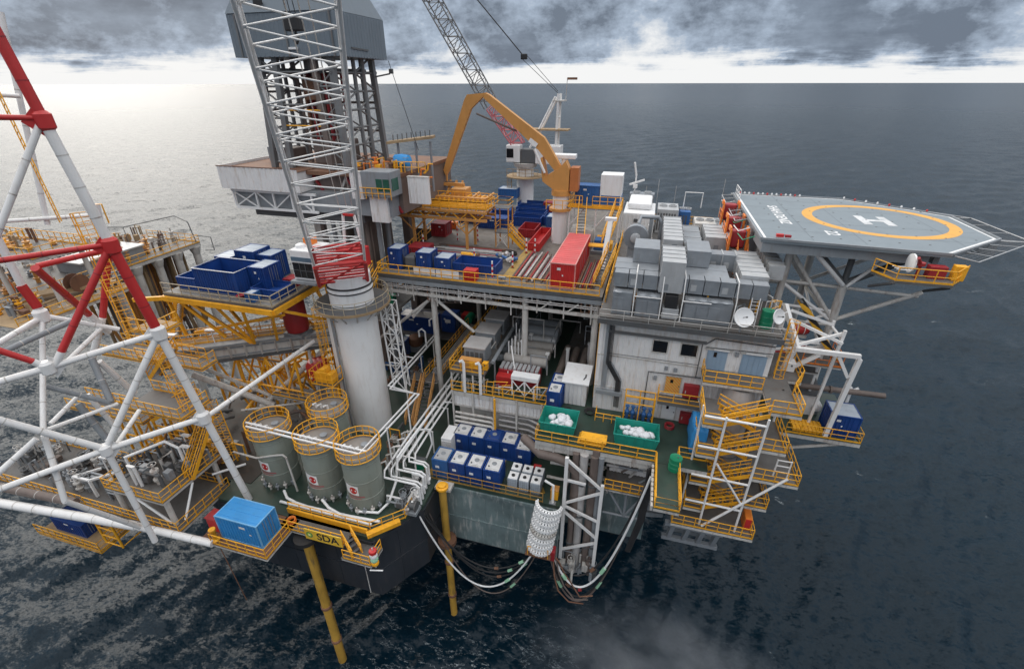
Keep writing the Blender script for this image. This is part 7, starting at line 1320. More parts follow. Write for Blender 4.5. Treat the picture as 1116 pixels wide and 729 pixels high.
for p, q in (((-48.5, 20.2, 21.6), (-46, 20.0, 22.0)), ((-46, 20.0, 22.0), (-45, 21.8, 21.6)), ((-48.5, 20.2, 21.6), (-47.6, 22, 21.2)), ((-46, 20, 20), (-46, 20, 22)), ((-48.5, 20.2, 20), (-48.5, 20.2, 21.6)), ((-45, 21.8, 20), (-45, 21.8, 21.6))): bar('frame_bar', p, q, .2, .2, M['whitec'], t)
for i, (x, y, z) in enumerate(((-42.5, 20, 23), (-38.2, 24.2, 23), (-37, 23.0, 23))):
    t = thing('floodlight', ('left', 'right', 'middle')[i] + ' white floodlight on a pole at the raised wellhead platform', 'lamp', (x, y, z), 0, 'white floodlights at the wellheads'); tube('lamp_pole', (x, y, z), (x, y, z + 2.6), .06, M['whitec'], t); bar('lamp_head', (x - .1, y, z + 2.7), (x + .9, y - .1, z + 2.9), .3, .15, M['whitec'], t)
# low gangway with a blue tank under the base chord
deck('low_gangway', -53, -44.8, 17.6, 20.6, 15.6, .25, M['wood'], M['yel']); rail([(-53, 17.65, 15.6), (-44.85, 17.65, 15.6), (-44.85, 20.5, 15.6)], 'yellow railing of the low gangway hanging under the lower deck', step=.9)
container('dark blue box half hidden on the low gangway under the white base chord', -51.6, -47.6, 18.4, 20.2, 15.6, 17.2, M['blue'], rib=.3)
t = thing('yellow_hanger', 'yellow box frame hung below the lower deck next to the low gangway', 'frame', (-43, 18.6, 18))
for x in (-44.4, -42.4):
    for y in (18.2, 20.2): tube('hanger_post', (x, y, 16.4), (x, y, 19.6), .1, M['yel'], t)
for z in (16.5, 17.5, 18.5): MB().path([(-44.4, 18.2, z), (-42.4, 18.2, z), (-42.4, 20.2, z), (-44.4, 20.2, z)], .09, 5, closed=True).build('hanger_ring', M['yel'], t)
# ------------------------------------------------------------------ far-left production module
deck('production_deck', -78, -64, 24, 53.6, 33.0, .5, M['deckg'])
rail([(-64.05, 24, 33), (-64.05, 53.5, 33), (-74, 53.5, 33)], 'orange yellow railing along the near edge of the far left production deck', step=1.2)
for i in range(5, 10): y = 25 + i * 3.1; t = thing('support_column', 'pale column carrying the far left production deck', 'column', (-64.6, y, 0), 0, 'columns under the far left deck'); tube('column', (-64.6, y, -4), (-64.6, y, 32.5), .5, M['offw'], t); MB().lathe((-64.6, y, 31.4), [(.52, 0), (.8, .9), (.8, 1.1)], 12).build('column_head', M['offw'], t)
t = thing('under_pipes', 'orange brown pipes crowded under the far left production deck', 'pipework', (-66, 40, 25))
for i in range(46): y = 40 + random.random() * 13; x = -65.6 - random.random() * 5; MB().path([(x, y, 32.4), (x, y, 26 - random.random() * 8), (x + .5, y + .5, 25 - random.random() * 10)], .15 + random.random() * .2, 7).build('drop_pipe', M[random.choice(['wood', 'rust', 'brown', 'offw', 'crane'])], t)
clutter('tan pipes and valves on the far left production deck', -76, -66, 44, 53, 33, 50, 2.6, ['wood', 'offw', 'brown', 'crane', 'rust'], 'production_piping', 'pipework'); clutter('brown pipes on the near end of the far left production deck', -77, -66, 25, 36, 33, 40, 2.2, ['wood', 'offw', 'brown', 'crane', 'orange'], 'production_piping', 'pipework'); clutter('grey machinery in the middle of the far left production deck', -77, -71, 36, 44, 33, 24, 2.0, ['grey', 'dgrey', 'offw', 'wood'], 'production_piping', 'pipework')
t = thing('flat_roof_cabin', 'low cabin with pale grey flat roof on the far left production deck', 'cabin', (-68, 42, 33)); bbox('cabin_wall', -70.5, -66.0, 38.5, 46.5, 33.02, 34.4, M['grey'], t, .05); box('cabin_roof', -70.7, -65.8, 38.3, 46.7, 34.4, 34.6, M['galvl'], t)
t = thing('hoop_frame', 'thin dark pipe hoop frame over the end of the far left deck', 'pipe frame', (-68, 50, 36))
for pts in ([(-69, 47, 33), (-69, 47, 36.6), (-67, 53.2, 36.8), (-65, 53.4, 36), (-64.6, 53.4, 33)], [(-69, 47, 36.6), (-72, 47, 36.4), (-72, 47, 33)], [(-64.2, 53.5, 34), (-62.8, 54.5, 33.6), (-62.8, 54.5, 31.6), (-64, 54, 31.6)]): MB().path(pts, .07, 6).build('hoop', M['dgrey'], t)
t = thing('wood_reel', 'dark cable reel on a timber ramp at far left', 'reel', (-60, 32, 34)); MB().lathe((-60.6, 34.2, 34.3), [(1.0, -.6), (1.0, -.5), (.5, -.48), (.5, .48), (1.0, .5), (1.0, .6)], 18, axis='X').build('reel_drum', M['rust'], t); bar('ramp', (-63.6, 31, 33.6), (-58.6, 37, 33.8), 1.8, .3, M['wood'], t)
deck('flare_knee_deck', -63.9, -57, 26, 38, 33.0, .35, M['wood'])
rail([(-57.05, 26, 33), (-57.05, 38, 33)], 'yellow railing on the low timber deck behind the red horizontal of the flare tower', step=1.0)
# upper left cell platform
deck('upper_left_platform', -72, -58.0, 30.0, 35.2, 38.6, .4, M['deckg'], M['offw']); rail([(-72, 30.05, 38.6), (-58.05, 30.05, 38.6), (-58.05, 35.1, 38.6)], 'yellow railing round the upper left platform behind the flare tower ladder', step=1.0); rail([(-72, 35.1, 38.6), (-58.3, 35.1, 38.6)], 'far yellow railing of the upper left platform', step=1.0)
clutter('orange brown equipment on the upper left platform', -71, -61, 31, 34.6, 38.6, 26, 1.5, ['wood', 'rust', 'crane', 'red', 'yel'], 'production_piping', 'pipework')
for x, y in ((-58.6, 31), (-58.6, 34.8), (-66, 31), (-66, 34.8)): t = thing('platform_post', 'off white post under the upper left platform', 'post', (x, y, 33), 0, 'posts under the upper left platform'); tube('post', (x, y, 33), (x, y, 38.2), .25, M['offw'], t); box('post_foot', x - .4, x + .4, y - .4, y + .4, 33.0, 33.1, M['offw'], t)

deck('inner_gallery', -51, -41.8, 23.6, 25.6, 26.6, .18, M['deckg'], M['yel']); rail([(-51, 23.65, 26.6), (-41.9, 23.65, 26.6), (-41.9, 25.5, 26.6)], 'yellow railing on the near edge of the inner gallery behind the flare tower', step=.9); rail([(-51, 25.5, 26.6), (-43, 25.5, 26.6)], 'yellow railing on the rear edge of the inner gallery behind the flare tower', step=.9)
deck('inner_gallery', -44, -36.5, 26.8, 28.6, 31.4, .18, M['deckg'], M['yel']); rail([(-44, 26.85, 31.4), (-36.6, 26.85, 31.4), (-36.6, 28.5, 31.4)], 'yellow railing on the near edge of the gallery below the blue bin platform', step=.9); rail([(-44, 28.5, 31.4), (-37.6, 28.5, 31.4)], 'yellow railing on the rear edge of the gallery below the blue bin platform', step=.9)
stair((-41.6, 24.6, 26.6), (-37.4, 26.0, 29.2), .9, 'yellow stair rising behind the flare tower from the inner gallery'); stair((-36.2, 22.0, 23.0), (-36.0, 25.6, 27.4), .9, 'steep yellow stair at the right end of the raised wellhead platform'); stair((-45.2, 20.2, 16.0), (-42.6, 21.8, 19.9), .9, 'yellow stair from the low gangway up to the lower deck at far left')
ladder((-35.0, 25.6, 22.6), (-35.6, 25.8, 29.0), 1.2, 'caged yellow ladder below the flare tower platform', cage=True, face=(.3, -.95, 0))
rail([(-60, 24.5, 19.9), (-36, 24.5, 19.9)], 'yellow railing on the inner edge of the lower wellhead deck', step=.9); rail([(-41.8, 25.4, 23), (-36.2, 25.4, 23)], 'yellow railing on the inner edge of the raised wellhead platform', step=.9)
rail([(-64.1, 24, 33.0), (-77.8, 24, 33.0)], 'orange railing across the near end of the far left production deck', step=1.2)
for i in range(4):
    t = thing('support_tower', 'yellow bolted steel frame under the gallery behind the flare tower, %s one' % ('first', 'second', 'third', 'fourth')[i], 'frame', (-49 + i * 2.4, 25.8, 20), 0, 'yellow frames under the galleries'); x = -49 + i * 2.4
    for dx in (0, 1.6): bar('frame_upright', (x + dx, 25.9, 20), (x + dx, 25.9, 26.4), .18, .18, M['yel'], t)
    for z in (22, 24.2, 26.3): bar('frame_cross', (x, 25.9, z), (x + 1.6, 25.9, z), .14, .14, M['yel'], t)
    bar('frame_diagonal', (x, 25.9, 22), (x + 1.6, 25.9, 24.2), .12, .12, M['crane'], t)
# ================================================================== LOWER DECK CARGO
def tank_box(label, x, y, w=1.62, d=1.9, z=20.0, h=2.2, top='cage', body='blue', grp='blue tanks with white tops on the lower deck'):
    t = thing('chemical_tank', label, 'tank', (x + w / 2, y, z), 0, grp); e = .05
    k = MB(); k.box(x + e, x + w - e, y + e, y + d - e, z + .12, z + h - .1); k.ribs(x + .12, x + w - .12, y + e, z + .2, z + h - .25, .36, .05); k.ribs(y + .12, y + d - .12, x + w - e, z + .2, z + h - .25, .36, .04, '+X'); k.build('tank_body', M[body], t, False)
    for a in (x, x + w - .1):
        for b in (y, y + d - .1): box('corner_post', a, a + .1, b, b + .1, z, z + h, M[body], t)
    k = MB()
    for b in (y, y + d - .1): k.box(x + .1, x + w - .1, b, b + .1, z + h - .1, z + h)
    for a in (x, x + w - .1): k.box(a, a + .1, y + .1, y + d - .1, z + h - .1, z + h)
    for b in (y, y + d - .1): k.box(x + .1, x + w - .1, b, b + .1, z, z + .12)
    k.build('frame_rail', M[body], t, False)
    bbox('tank_lid', x + .16, x + w - .16, y + .16, y + d - .16, z + h - .12, z + h + .0, M['lidw'] if top == 'cage' else M[top], t, .02)
    MB().lathe((x + w * .5, y + d * .55, z + h - .04), [(.24, 0), (.24, .07), (.18, .09), (.02, .1)], 14).build('hatch', M['grey'], t); MB().lathe((x + w * .25, y + d * .3, z + h - .04), [(.08, 0), (.08, .12)], 8).build('valve_cap', M['dgrey'], t)
    box('stencil_plate', x + .35, x + .75, y + e - .066, y + e - .058, z + h * .55, z + h * .68, M['plate'], t); tube('lid_strap', (x + .2, y + .3, z + h - .02), (x + w - .2, y + .36, z + h - .02), .025, M['dgrey'], t); return t
for i in range(5): tank_box(['leftmost blue tank of the rear row of five on the lower deck', 'second blue tank from the left in the rear row of five', 'blue tank with an all blue top in the middle of the rear row', 'fourth blue tank from the left in the rear row of five', 'rightmost blue tank of the rear row standing slightly forward'][i], -16.35 + i * 1.68, 35.0 - (.55 if i == 4 else 0), top='blue' if i == 2 else 'cage')
for i in range(4): tank_box(['leftmost tank of the front row of four, duller blue with a dusty top', 'second blue tank from the left in the front row of four', 'third blue tank from the left in the front row of four', 'rightmost blue tank of the front row of four next to the small totes'][i], -16.95 + i * 1.74, 30.95, body='bluem' if i == 0 else 'blue', top='cage' if i else 'galvl')
for i in range(2): tank_box(['nearer blue tank of the pair on the green main deck', 'farther blue tank of the pair on the green main deck by the white shed'][i], -7.0 + i * .06, 36.2 + i * 1.75, 1.35, 1.65, 26.0, 2.4, grp='blue tanks beside the white shed')
for i in range(6):
    r, c = divmod(i, 3); x, y = -9.5 + c * 1.1, 31.25 + (1 - r) * 1.2 - 0; lab = '%s grey tote of the %s row of three beside the blue tanks' % (('left', 'middle', 'right')[c], ('rear', 'front')[r])
    t = thing('plastic_tote', lab, 'tote', (x + .5, y, 20), 0, 'grey plastic totes on the lower deck'); bbox('tote_body', x + .04, x + .98, y + .04, y + 1.02, 20.16, 21.4, M['cage'], t, .1); bbox('tote_top', x + .06, x + .96, y + .06, y + 1.0, 21.4, 21.47, M['whitec'], t, .03); MB().lathe((x + .5, y + .5, 21.46), [(.17, 0), (.17, .09), (.05, .1)], 12).build('tote_cap', M['black'], t); box('pallet', x, x + 1.02, y, y + 1.06, 20.0, 20.15, M['dgrey'], t)
    k = MB()
    for j in range(4):
        z = 20.35 + j * .3; k.path([(x + .02, y + .02, z), (x + 1.0, y + .02, z), (x + 1.0, y + 1.04, z), (x + .02, y + 1.04, z)], .015, 4, closed=True)
        k.tube((x + .2 + j * .2, y + .01, 20.16), (x + .2 + j * .2, y + .01, 21.4), .014, 4)
    k.build('tote_cage', M['galv'], t)
rail([(-17.6, 30.65, 20), (-5.9, 30.65, 20)], 'weathered yellow railing along the hull edge in front of the blue tanks', m=mat('worn_yellow', (.40, .22, .05), .5, amt=.4), step=1.2)
k = MB(); k.bar((-17.2, 31, 20.02), (-17.2, 42, 20.02), .7, .03); k.bar((-16.6, 33.6, 20.022), (-16.9, 39, 20.022), .3, .03); k.bar((-6.2, 31.6, 20.02), (-8.0, 35.0, 20.02), .7, .03); t = thing('deck_marking', 'yellow walkway strips painted on the lower deck round the blue tanks', 'floor marking', (-12, 33, 20)); k.build('walkway_strip', mat('worn_deck_yellow', (.28, .17, .03), .6, var=.3, amt=.6, grime=(.06, .05, .03), streak=False), t, False)
t = thing('deck_box', 'small yellow box at the right end of the lower deck', 'box', (-5.0, 31.4, 20)); bbox('box_body', -5.3, -4.6, 31.2, 31.9, 20.0, 21.1, M['yel'], t, .04); box('box_lid', -5.32, -4.58, 31.18, 31.92, 21.1, 21.16, M['crane'], t)
t = thing('white_gallows', 'small white gallows post on the hull edge above the white hooped chute', 'post', (-5.3, 30.8, 20)); MB().path([(-5.0, 30.8, 20), (-5.0, 30.8, 22.2), (-5.8, 30.8, 22.6)], .12, 8).build('gallows_arm', M['whitec'], t); box('base', -5.3, -4.7, 30.6, 31, 20, 20.1, M['grey'], t)
# trench, stairs and containers left of the machinery module
t = thing('pipe_trench', 'grey covered pipe trench running back beside the machinery module', 'trench', (-20, 45, 21))
bar('trench_cover', (-21.6, 43, 23.4), (-21.6, 56, 23.4), 1.3, .5, M['grey'], t)
for i in range(5): tube('trench_pipe', (-22.1 + i * .25, 43, 23.75), (-22.1 + i * .25, 56, 23.75), .07, M['pipe'], t)
for y in (44, 49, 54): tube('trench_leg', (-21.6, y, 20), (-21.6, y, 23.2), .15, M['offw'], t)
rail([(-20.8, 43, 23.6), (-20.8, 56, 23.6)], 'yellow railing on the right of the covered pipe trench', step=1.2); rail([(-22.5, 41.8, 23.6), (-22.5, 56, 23.6)], 'yellow railing on the left of the covered pipe trench', step=1.2)
stair((-21.0, 36.4, 20.2), (-21.9, 41.6, 23.6), 1.2, 'brownish yellow stair descending in front of the covered pipe trench', m=M['crane']); stair((-22.6, 37.0, 20.4), (-23.2, 41.4, 23.4), .8, 'narrow yellow stair beside the crane pedestal pipes', m=M['crane'])
deck('trench_landing', -24.4, -20.9, 41.4, 43, 23.5, .2, M['deckg'])
container('long dark blue container with dusty roof under the pipe deck corner', -32.2, -26.7, 53.8, 56, 22.6, 25.0, M['blue'], top=M['pipe']); container('smaller dark blue container in front of the long one beside the white pipes', -31.8, -30.0, 50.3, 52.3, 20.1, 22.5, M['blue'], top=M['galv'])
container('dark blue container beside the pipe trench with white marks', -26.0, -24.0, 54.6, 56.8, 22.8, 25.4, M['blue']); k = MB(); k.box(-33, -23, 53, 62, 22.4, 22.58); struct(k.build('container_deck', M['deckg'], None, False)); box('white_placard', -25.4, -24.6, 54.5, 54.58, 24.3, 24.8, M['whitec'], thing('placard', 'white placard on the dark blue container by the trench', 'placard', (-25, 54.5, 24.4)))
t = thing('red_pump', 'rusty red round pump behind the small blue container', 'pump', (-29.5, 53, 22)); MB().lathe((-29.4, 52.9, 21.6), [(.2, -.6), (.9, -.5), (1.1, 0), (1.0, .7), (.5, 1.0), (.1, 1.05)], 16).build('pump_casing', M['rust'], t); box('pump_base', -30.6, -28.4, 52.2, 53.6, 20.1, 21.1, M['grey'], t)
t = thing('green_motor', 'green motor beside the pipe trench under the pipe deck', 'motor', (-23, 57, 23)); MB().lathe((-22.8, 57.5, 24), [(.2, -.9), (.6, -.8), (.6, .7), (.4, .9), (.1, 1.2)], 14, axis='Y').build('motor_body', M['gren'], t); box('motor_foot', -23.4, -22.2, 56.8, 58.2, 22.6, 23.4, M['dgrey'], t)
container('small red box behind the green motor by the trench', -24.4, -23.0, 58, 59.4, 22.6, 24.0, M['red'], name='cargo_box', cat='cargo box')
# yellow water caissons
def caisson(label, x, y, z1, R_=.42):
    t = thing('sea_water_caisson', label, 'caisson', (x, y, 0), 0, 'yellow caisson pipes dropping into the sea'); MB().tube((x, y, -3), (x, y, z1), R_, 18).build('caisson_pipe', mat('worn_caisson_yellow', (.50, .29, .05), .5, var=.25, grime=(.12, .09, .05), amt=.7), t)
    for z in (4, 9.5): MB().lathe((x, y, z), [(R_ + .02, 0), (R_ + .1, .05), (R_ + .1, .3), (R_ + .02, .35)], 18).build('collar', M['rust'], t)
    return t
c1 = caisson('left yellow caisson pipe below the SDA sign with dark growth stains', -24.9, 21.9, 19.2); c2 = caisson('right yellow caisson pipe in front of the pale hull side', -15.4, 29.6, 20.2, .37)
MB().lathe((-24.9, 21.9, 18.6), [(.5, 0), (1.0, .5), (1.0, .9)], 18).build('guide_cone', M['black'], c1)
MB().lathe((-15.4, 29.6, 20.2), [(.6, 0), (.6, .2), (.4, .25), (.4, .4), (.1, .45)], 18).build('caisson_head', M['yel'], c2); MB().lathe((-15.4, 29.6, 12.6), [(.5, 0), (.95, .05), (.95, .5), (.5, .55)], 18).build('guide_ring', M['rust'], c2); bar('head_bracket', (-15.4, 29.6, 19.9), (-15.4, 30.6, 19.9), 1.6, .3, M['offw'], c2); bar('guide_bracket', (-15.4, 29.6, 12.9), (-15.4, 30.8, 12.9), .5, .4, M['dgrey'], c2)
# white hooped chute
ch = thing('hooped_chute', 'white tunnel of stacked drilled hoops hanging on the hull side with a yellow railed mouth', 'hose chute', (-5.4, 29.5, 18))
P0, P1 = Vector((-5.15, 29.9, 20.7)), Vector((-5.75, 29.3, 16.0)); axd = (P1 - P0).normalized(); cx = axd.cross(Vector((0, 1, 0))).normalized(); cy = cx.cross(axd).normalized()
if cy.y > 0: cy = -cy
NH = 8
for i in range(NH):
    c = P0.lerp(P1, i / (NH - 1)); k = MB(); n = 14; w = .5; r0, r1 = 1.0, 1.26
    for j in range(n):
        a0, a1 = PI * j / n, PI * (j + .62) / n
        q = lambda a, r, h: c + cx * math.cos(a) * r + cy * math.sin(a) * r * 1.05 + axd * h
        k.add([q(a0, r0, -w / 2), q(a1, r0, -w / 2), q(a1, r1, -w / 2 + .1), q(a0, r1, -w / 2 + .1), q(a0, r0, w / 2), q(a1, r0, w / 2), q(a1, r1, w / 2 - .1), q(a0, r1, w / 2 - .1)], [(3, 2, 1, 0), (4, 5, 6, 7), (0, 1, 5, 4), (1, 2, 6, 5), (2, 3, 7, 6), (3, 0, 4, 7)])
    for h in (-.24, .0, .24): k.path([q(PI * j / 14, 1.06 if h else 1.19, h) for j in range(15)], .06, 5)
    k.build('hoop', M['whitec'] if i != 4 else M['offw'], ch, False)
k = MB()
for sx_ in (-1, 1): k.bar(P0 + cx * sx_ * 1.1, P1 + cx * sx_ * 1.1 + axd * .5, .18, .25)
k.build('side_channel', M['whitec'], ch, False); box('chute_floor', P1.x - 1.2, P1.x + 1.2, P1.y - .9, P1.y + 1.2, P1.z - .75, P1.z - .62, M['rust'], ch)
rail([(P1.x - .95, P1.y - .85, P1.z - .62), (P1.x + .95, P1.y - .85, P1.z - .62)], '', parent=ch, step=.6, kick=False); bar('chute_bracket', (P1.x, P1.y + .6, P1.z - .7), (P1.x, 30.6, P1.z - .7), 2.0, .2, M['dgrey'], ch); bbox('red_fitting', P1.x + 1.0, P1.x + 1.5, P1.y - .4, P1.y + .4, P1.z - 1.4, P1.z - .2, M['redd'], ch)
# riser guard frame with pipes
rf = thing('guard_frame', 'white braced guard frame round fat brown riser pipes below the main deck edge', 'frame', (-2.4, 31.2, 18))
for x0_ in (-4.0, -.75): 
    bar('frame_post', (x0_, 31.2, 25.4 if x0_ < -2 else 23.0), (x0_, 31.2, 12.4), .3, .3, M['white'], rf)
for p, q in (((-4.0, 31.2, 25.2), (-.75, 31.2, 22.4)), ((-4.0, 31.2, 22.8), (-2.2, 31.2, 22.7)), ((-4.0, 31.2, 19.9), (-.75, 31.2, 22.1)), ((-4.0, 31.2, 19.6), (-.75, 31.2, 18.4)), ((-4.0, 31.2, 18.9), (-.75, 31.2, 16.2)), ((-4.0, 31.2, 13.6), (-.75, 31.2, 15.6))): bar('frame_brace', p, q, .2, .2, M['white'], rf)
for i, (x, r) in enumerate(((-3.3, .3), (-2.6, .38), (-1.7, .34), (-1.1, .25))):
    t = thing('riser_pipe', 'fat %s riser pipe inside the white guard frame, %s' % (('brown', 'pale', 'brown', 'grey')[i], ('leftmost', 'second from left', 'third from left', 'rightmost')[i]), 'pipe', (x, 31.8, 10), 0, 'riser pipes in the guard frame'); MB().tube((x, 31.9, 9.6 + i * .5), (x, 31.9, 25.5), r, 14).build('riser', M[('brown', 'pipe', 'brown', 'grey')[i]], t)
    for z in (14, 18, 22): MB().lathe((x, 31.9, z), [(r + .01, 0), (r + .07, .03), (r + .07, .2), (r + .01, .23)], 14).build('clamp', M['dgrey'], t)
clutter('dirty valves and couplings at the bottom of the riser frame', -4.0, -.6, 31.0, 32.2, 10.6, 24, 2.6, ['dgrey', 'brown', 'grey', 'offw'], 'valve_pipework', 'pipework')
def cat_pts(p, q, sag, n=22):
    p, q = Vector(p), Vector(q); out = []
    for i in range(n + 1): u = i / n; c = p.lerp(q, u); c.z -= sag * 4 * u * (1 - u); out.append(c)
    return out
# hose festoons
HG = 'hoses hanging between hull corner and chute'
c0 = Vector((-16.8, 26.9, 19.6)); c1_ = Vector((-6.5, 28.9, 14.6))
for i, (s, m, r, lab) in enumerate(((7.4, 'whitec', .085, 'white hose sagging between the hull corner and the white hooped chute'), (4.6, 'black', .075, 'uppermost black hose sagging between hull corner and chute'), (5.6, 'black', .075, 'second black hose sagging between hull corner and chute'), (6.5, 'black', .075, 'third black hose sagging between hull corner and chute'), (9.6, 'brown', .06, 'lowest thin brown hose sagging between hull corner and chute'))):
    t = thing('hose', lab, 'hose', c0 + Vector((0, i * .3, 0)), 0, HG); pts = cat_pts(c0 + Vector((0, i * .35, 0)), c1_ + Vector((.12 * i, .1 * i, 0)), s, 26); MB().path(pts, r, 7).build('hose_run', M[m], t)
    for j, mm in ((20, 'limeg'), (23, 'limeg'), (17, 'rust')):
        if (i + j) % 2 == 0: MB().path(pts[j:j + 2], r + .06, 8).build('hose_wrap', M[mm], t)
HG2 = 'hoses hanging between chute and main deck'
d0 = Vector((-4.6, 29.2, 15.6)); d1 = Vector((3.0, 30.6, 25.6))
for i, (s, m, r, lab) in enumerate(((9.2, 'whitec', .10, 'white hose looping from the chute up to the narrow walkway'), (7.6, 'black', .085, 'uppermost black hose looping from the chute to the walkway'), (10.2, 'black', .085, 'middle black hose looping from the chute to the walkway'), (11.6, 'black', .085, 'lower black hose looping from the chute to the walkway'), (12.6, 'brown', .10, 'lowest brown hose looping from the chute to the walkway'))):
    t = thing('hose', lab, 'hose', d0, 0, HG2); pts = cat_pts(d0 + Vector((-.15 * i, .25 * i, -.2 * i)), d1 + Vector((0, .22 * i, 0)), s, 26); MB().path(pts, r, 7).build('hose_run', M[m], t)
    for j, mm in ((6, 'rust'), (13, 'rust'), (16, 'limeg'), (4, 'limeg'), (10, 'redd')):
        if (i * 3 + j) % 4 == 0: MB().path(pts[j:j + 2], r + .08, 8).build('hose_wrap', M[mm], t)
for i in range(3): t = thing('hose', ('rust brown hose dropping beside the mouth of the white chute, outermost', 'dark brown hose in the middle of those dropping by the white chute', 'rust brown hose nearest the riser pipes below the white chute')[i], 'hose', (-4.4 + i * .1, 29.0, 16), 0, 'dark red hoses by the chute mouth'); MB().path([(-4.6 + i * .2, 29.3, 15.8 - i * .5), (-4.35 + i * .3, 29.1, 14.4), (-4.15 + i * .42, 29.0 + i * .3, 12.4), (-3.7 + i * .5, 29.0 + i * .3, 10.4 + i * .5), (-2.6 + i * .5, 29.1, 9.0 + i * .6), (-1.2 + i * .4, 29.4, 8.8 + i * .8)], .07, 6).build('hose_run', M['brown' if i % 2 else 'rust'], t)
t = thing('hose_bundle', 'thick dark bundle of hoses hanging from the end of the narrow green walkway', 'hose bundle', (3.0, 31, 25))
for i in range(6): MB().path([(2.7 + i * .1, 31.0 + .1 * i, 26), (2.75 + i * .09, 30.8, 24), (2.6 + i * .08, 30.6, 20.4), (2.0 + i * .06, 30.4, 16.5)], .11, 6).build('hose', M['black'], t)
# splash mist drifting off the discharge below the riser frame
bm = bmesh.new(); bmesh.ops.create_icosphere(bm, subdivisions=3, radius=1)
me = bpy.data.meshes.new('spray_mist'); bm.to_mesh(me); bm.free(); o = link('spray_mist', me); o.location = (8.5, 25.0, 3.0); o.scale = (16, 10, 8); o.rotation_euler = (0, 0, R(-12)); o['kind'] = 'stuff'
m = bpy.data.materials.new('mist'); m.use_nodes = True; t = m.node_tree; t.nodes.remove(t.nodes['Principled BSDF']); v = t.nodes.new('ShaderNodeVolumePrincipled'); v.inputs['Color'].default_value = (.92, .95, 1, 1); t.links.new(v.outputs[0], t.nodes['Material Output'].inputs['Volume'])
tc = t.nodes.new('ShaderNodeTexCoord'); ln = t.nodes.new('ShaderNodeVectorMath'); ln.operation = 'LENGTH'; t.links.new(tc.outputs['Object'], ln.inputs[0])
fa = t.nodes.new('ShaderNodeMapRange'); fa.inputs['From Min'].default_value = 1.0; fa.inputs['From Max'].default_value = .15; t.links.new(ln.outputs['Value'], fa.inputs[0])
nz = t.nodes.new('ShaderNodeTexNoise'); nz.inputs['Scale'].default_value = 2.6; nz.inputs['Detail'].default_value = 5; nz.inputs['Distortion'].default_value = .8; t.links.new(tc.outputs['Object'], nz.inputs['Vector'])
mr = t.nodes.new('ShaderNodeMapRange'); mr.inputs['From Min'].default_value = .42; mr.inputs['From Max'].default_value = .75; mr.inputs['To Max'].default_value = .15; t.links.new(nz.outputs['Fac'], mr.inputs[0])
ml = t.nodes.new('ShaderNodeMath'); ml.operation = 'MULTIPLY'; t.links.new(fa.outputs[0], ml.inputs[0]); t.links.new(mr.outputs[0], ml.inputs[1]); t.links.new(ml.outputs[0], v.inputs['Density']); me.materials.append(m)

# ================================================================== SMALL CLUTTER ON THE DECKS
ladder((12.05, 38.6, 32.0), (12.05, 38.6, 37.2), .7, 'caged yellow ladder at the right corner of the white block up to the roof', cage=True, face=(1, -.2, 0))
ladder((-2.95, 40.2, 26.0), (-2.95, 40.2, 36.0), .6, 'yellow ladder up the left corner of the white block beside the machinery bay', face=(-1, 0, 0))
def coil(label, x, y, z, r, m, n=5):
    t = thing('hose_coil', label, 'hose', (x, y, z), 0, 'coils of hose on the decks')
    for i in range(n): MB().path([(x + (r - .06 * (i % 2)) * math.cos(a), y + (r - .06 * (i % 2)) * math.sin(a), z + .05 + .07 * i) for a in [2 * PI * j / 16 for j in range(16)]], .045, 5, closed=True).build('hose_turn', M[m], t)
coil('black hose coil on the green main deck near the left skip', -5.0, 36.6, 26, .45, 'black'); coil('red hose coil on the green main deck in front of the pale door', 4.4, 37.0, 26, .4, 'redd'); coil('black hose coil on the lower deck behind the front row of tanks', -9.0, 34.2, 20, .5, 'black'); coil('yellow hose coil on the upper machinery deck', -14.6, 44.9, 28.4, .4, 'yel'); coil('black hose coil on the pipe deck beside the yellow walkway', -14.6, 51.2, 36.2, .5, 'black'); coil('orange hose coil on the front walkway behind the SDA sign', -26.6, 22.5, 20, .35, 'orange')
def loose(label, x, y, z, w, d, h, m, name='deck_box', cat='box'):
    t = thing(name, label, cat, (x, y, z), 0, None); bbox('box_body', x, x + w, y, y + d, z + .02, z + h, M[m], t, .04); bbox('box_lid', x - .03, x + w + .03, y - .03, y + d + .03, z + h, z + h + .06, M[m], t, .02); box('latch', x + w * .4, x + w * .6, y - .06, y, z + h * .7, z + h * .9, M['dgrey'], t)
for a in (('grey tool chest by the white block wall behind the right skip', 1.2, 37.5, 26, .9, .5, .7, 'grey'), ('orange safety box at the left end of the green main deck', -6.6, 35.7, 26, .6, .4, .6, 'orange'), ('white box beside the red fire cabinet at deck level', 6.8, 37.4, 26, .7, .5, .9, 'whitec'), ('yellow box at the front edge of the upper machinery deck', -14.0, 38.0, 28.4, .5, .5, .8, 'yel'), ('brown crate on the lower deck between the tank rows', -11.4, 33.6, 20, .9, .7, .6, 'wood'), ('red box on the lower deck behind the small totes', -7.6, 34.0, 20, .7, .5, .7, 'red'), ('grey chest on the pipe deck by the first drill pipes', -13.6, 42.4, 36.2, .7, .5, .6, 'grey'), ('blue chest on the pipe deck beside the knuckle crane foot', -9.0, 56.4, 36.2, .9, .6, .8, 'bluem'), ('white chest on the top landing of the stair tower', 13.2, 39.6, 32, .6, .9, .8, 'whitec'), ('red chest on the side deck by the white cabin', 17.6, 43.4, 26, .6, .5, .8, 'red'), ('orange box at the back left of the pipe deck', -25.8, 59.6, 36.2, .8, .7, .9, 'orange'), ('green box on the lower gallery left of the pipe deck', -28.8, 46, 30.5, .8, .8, 1.0, 'gren'), ('grey box on the crane walkway', -28.6, 39.2, 34, .7, .7, .9, 'grey')): loose(*a)
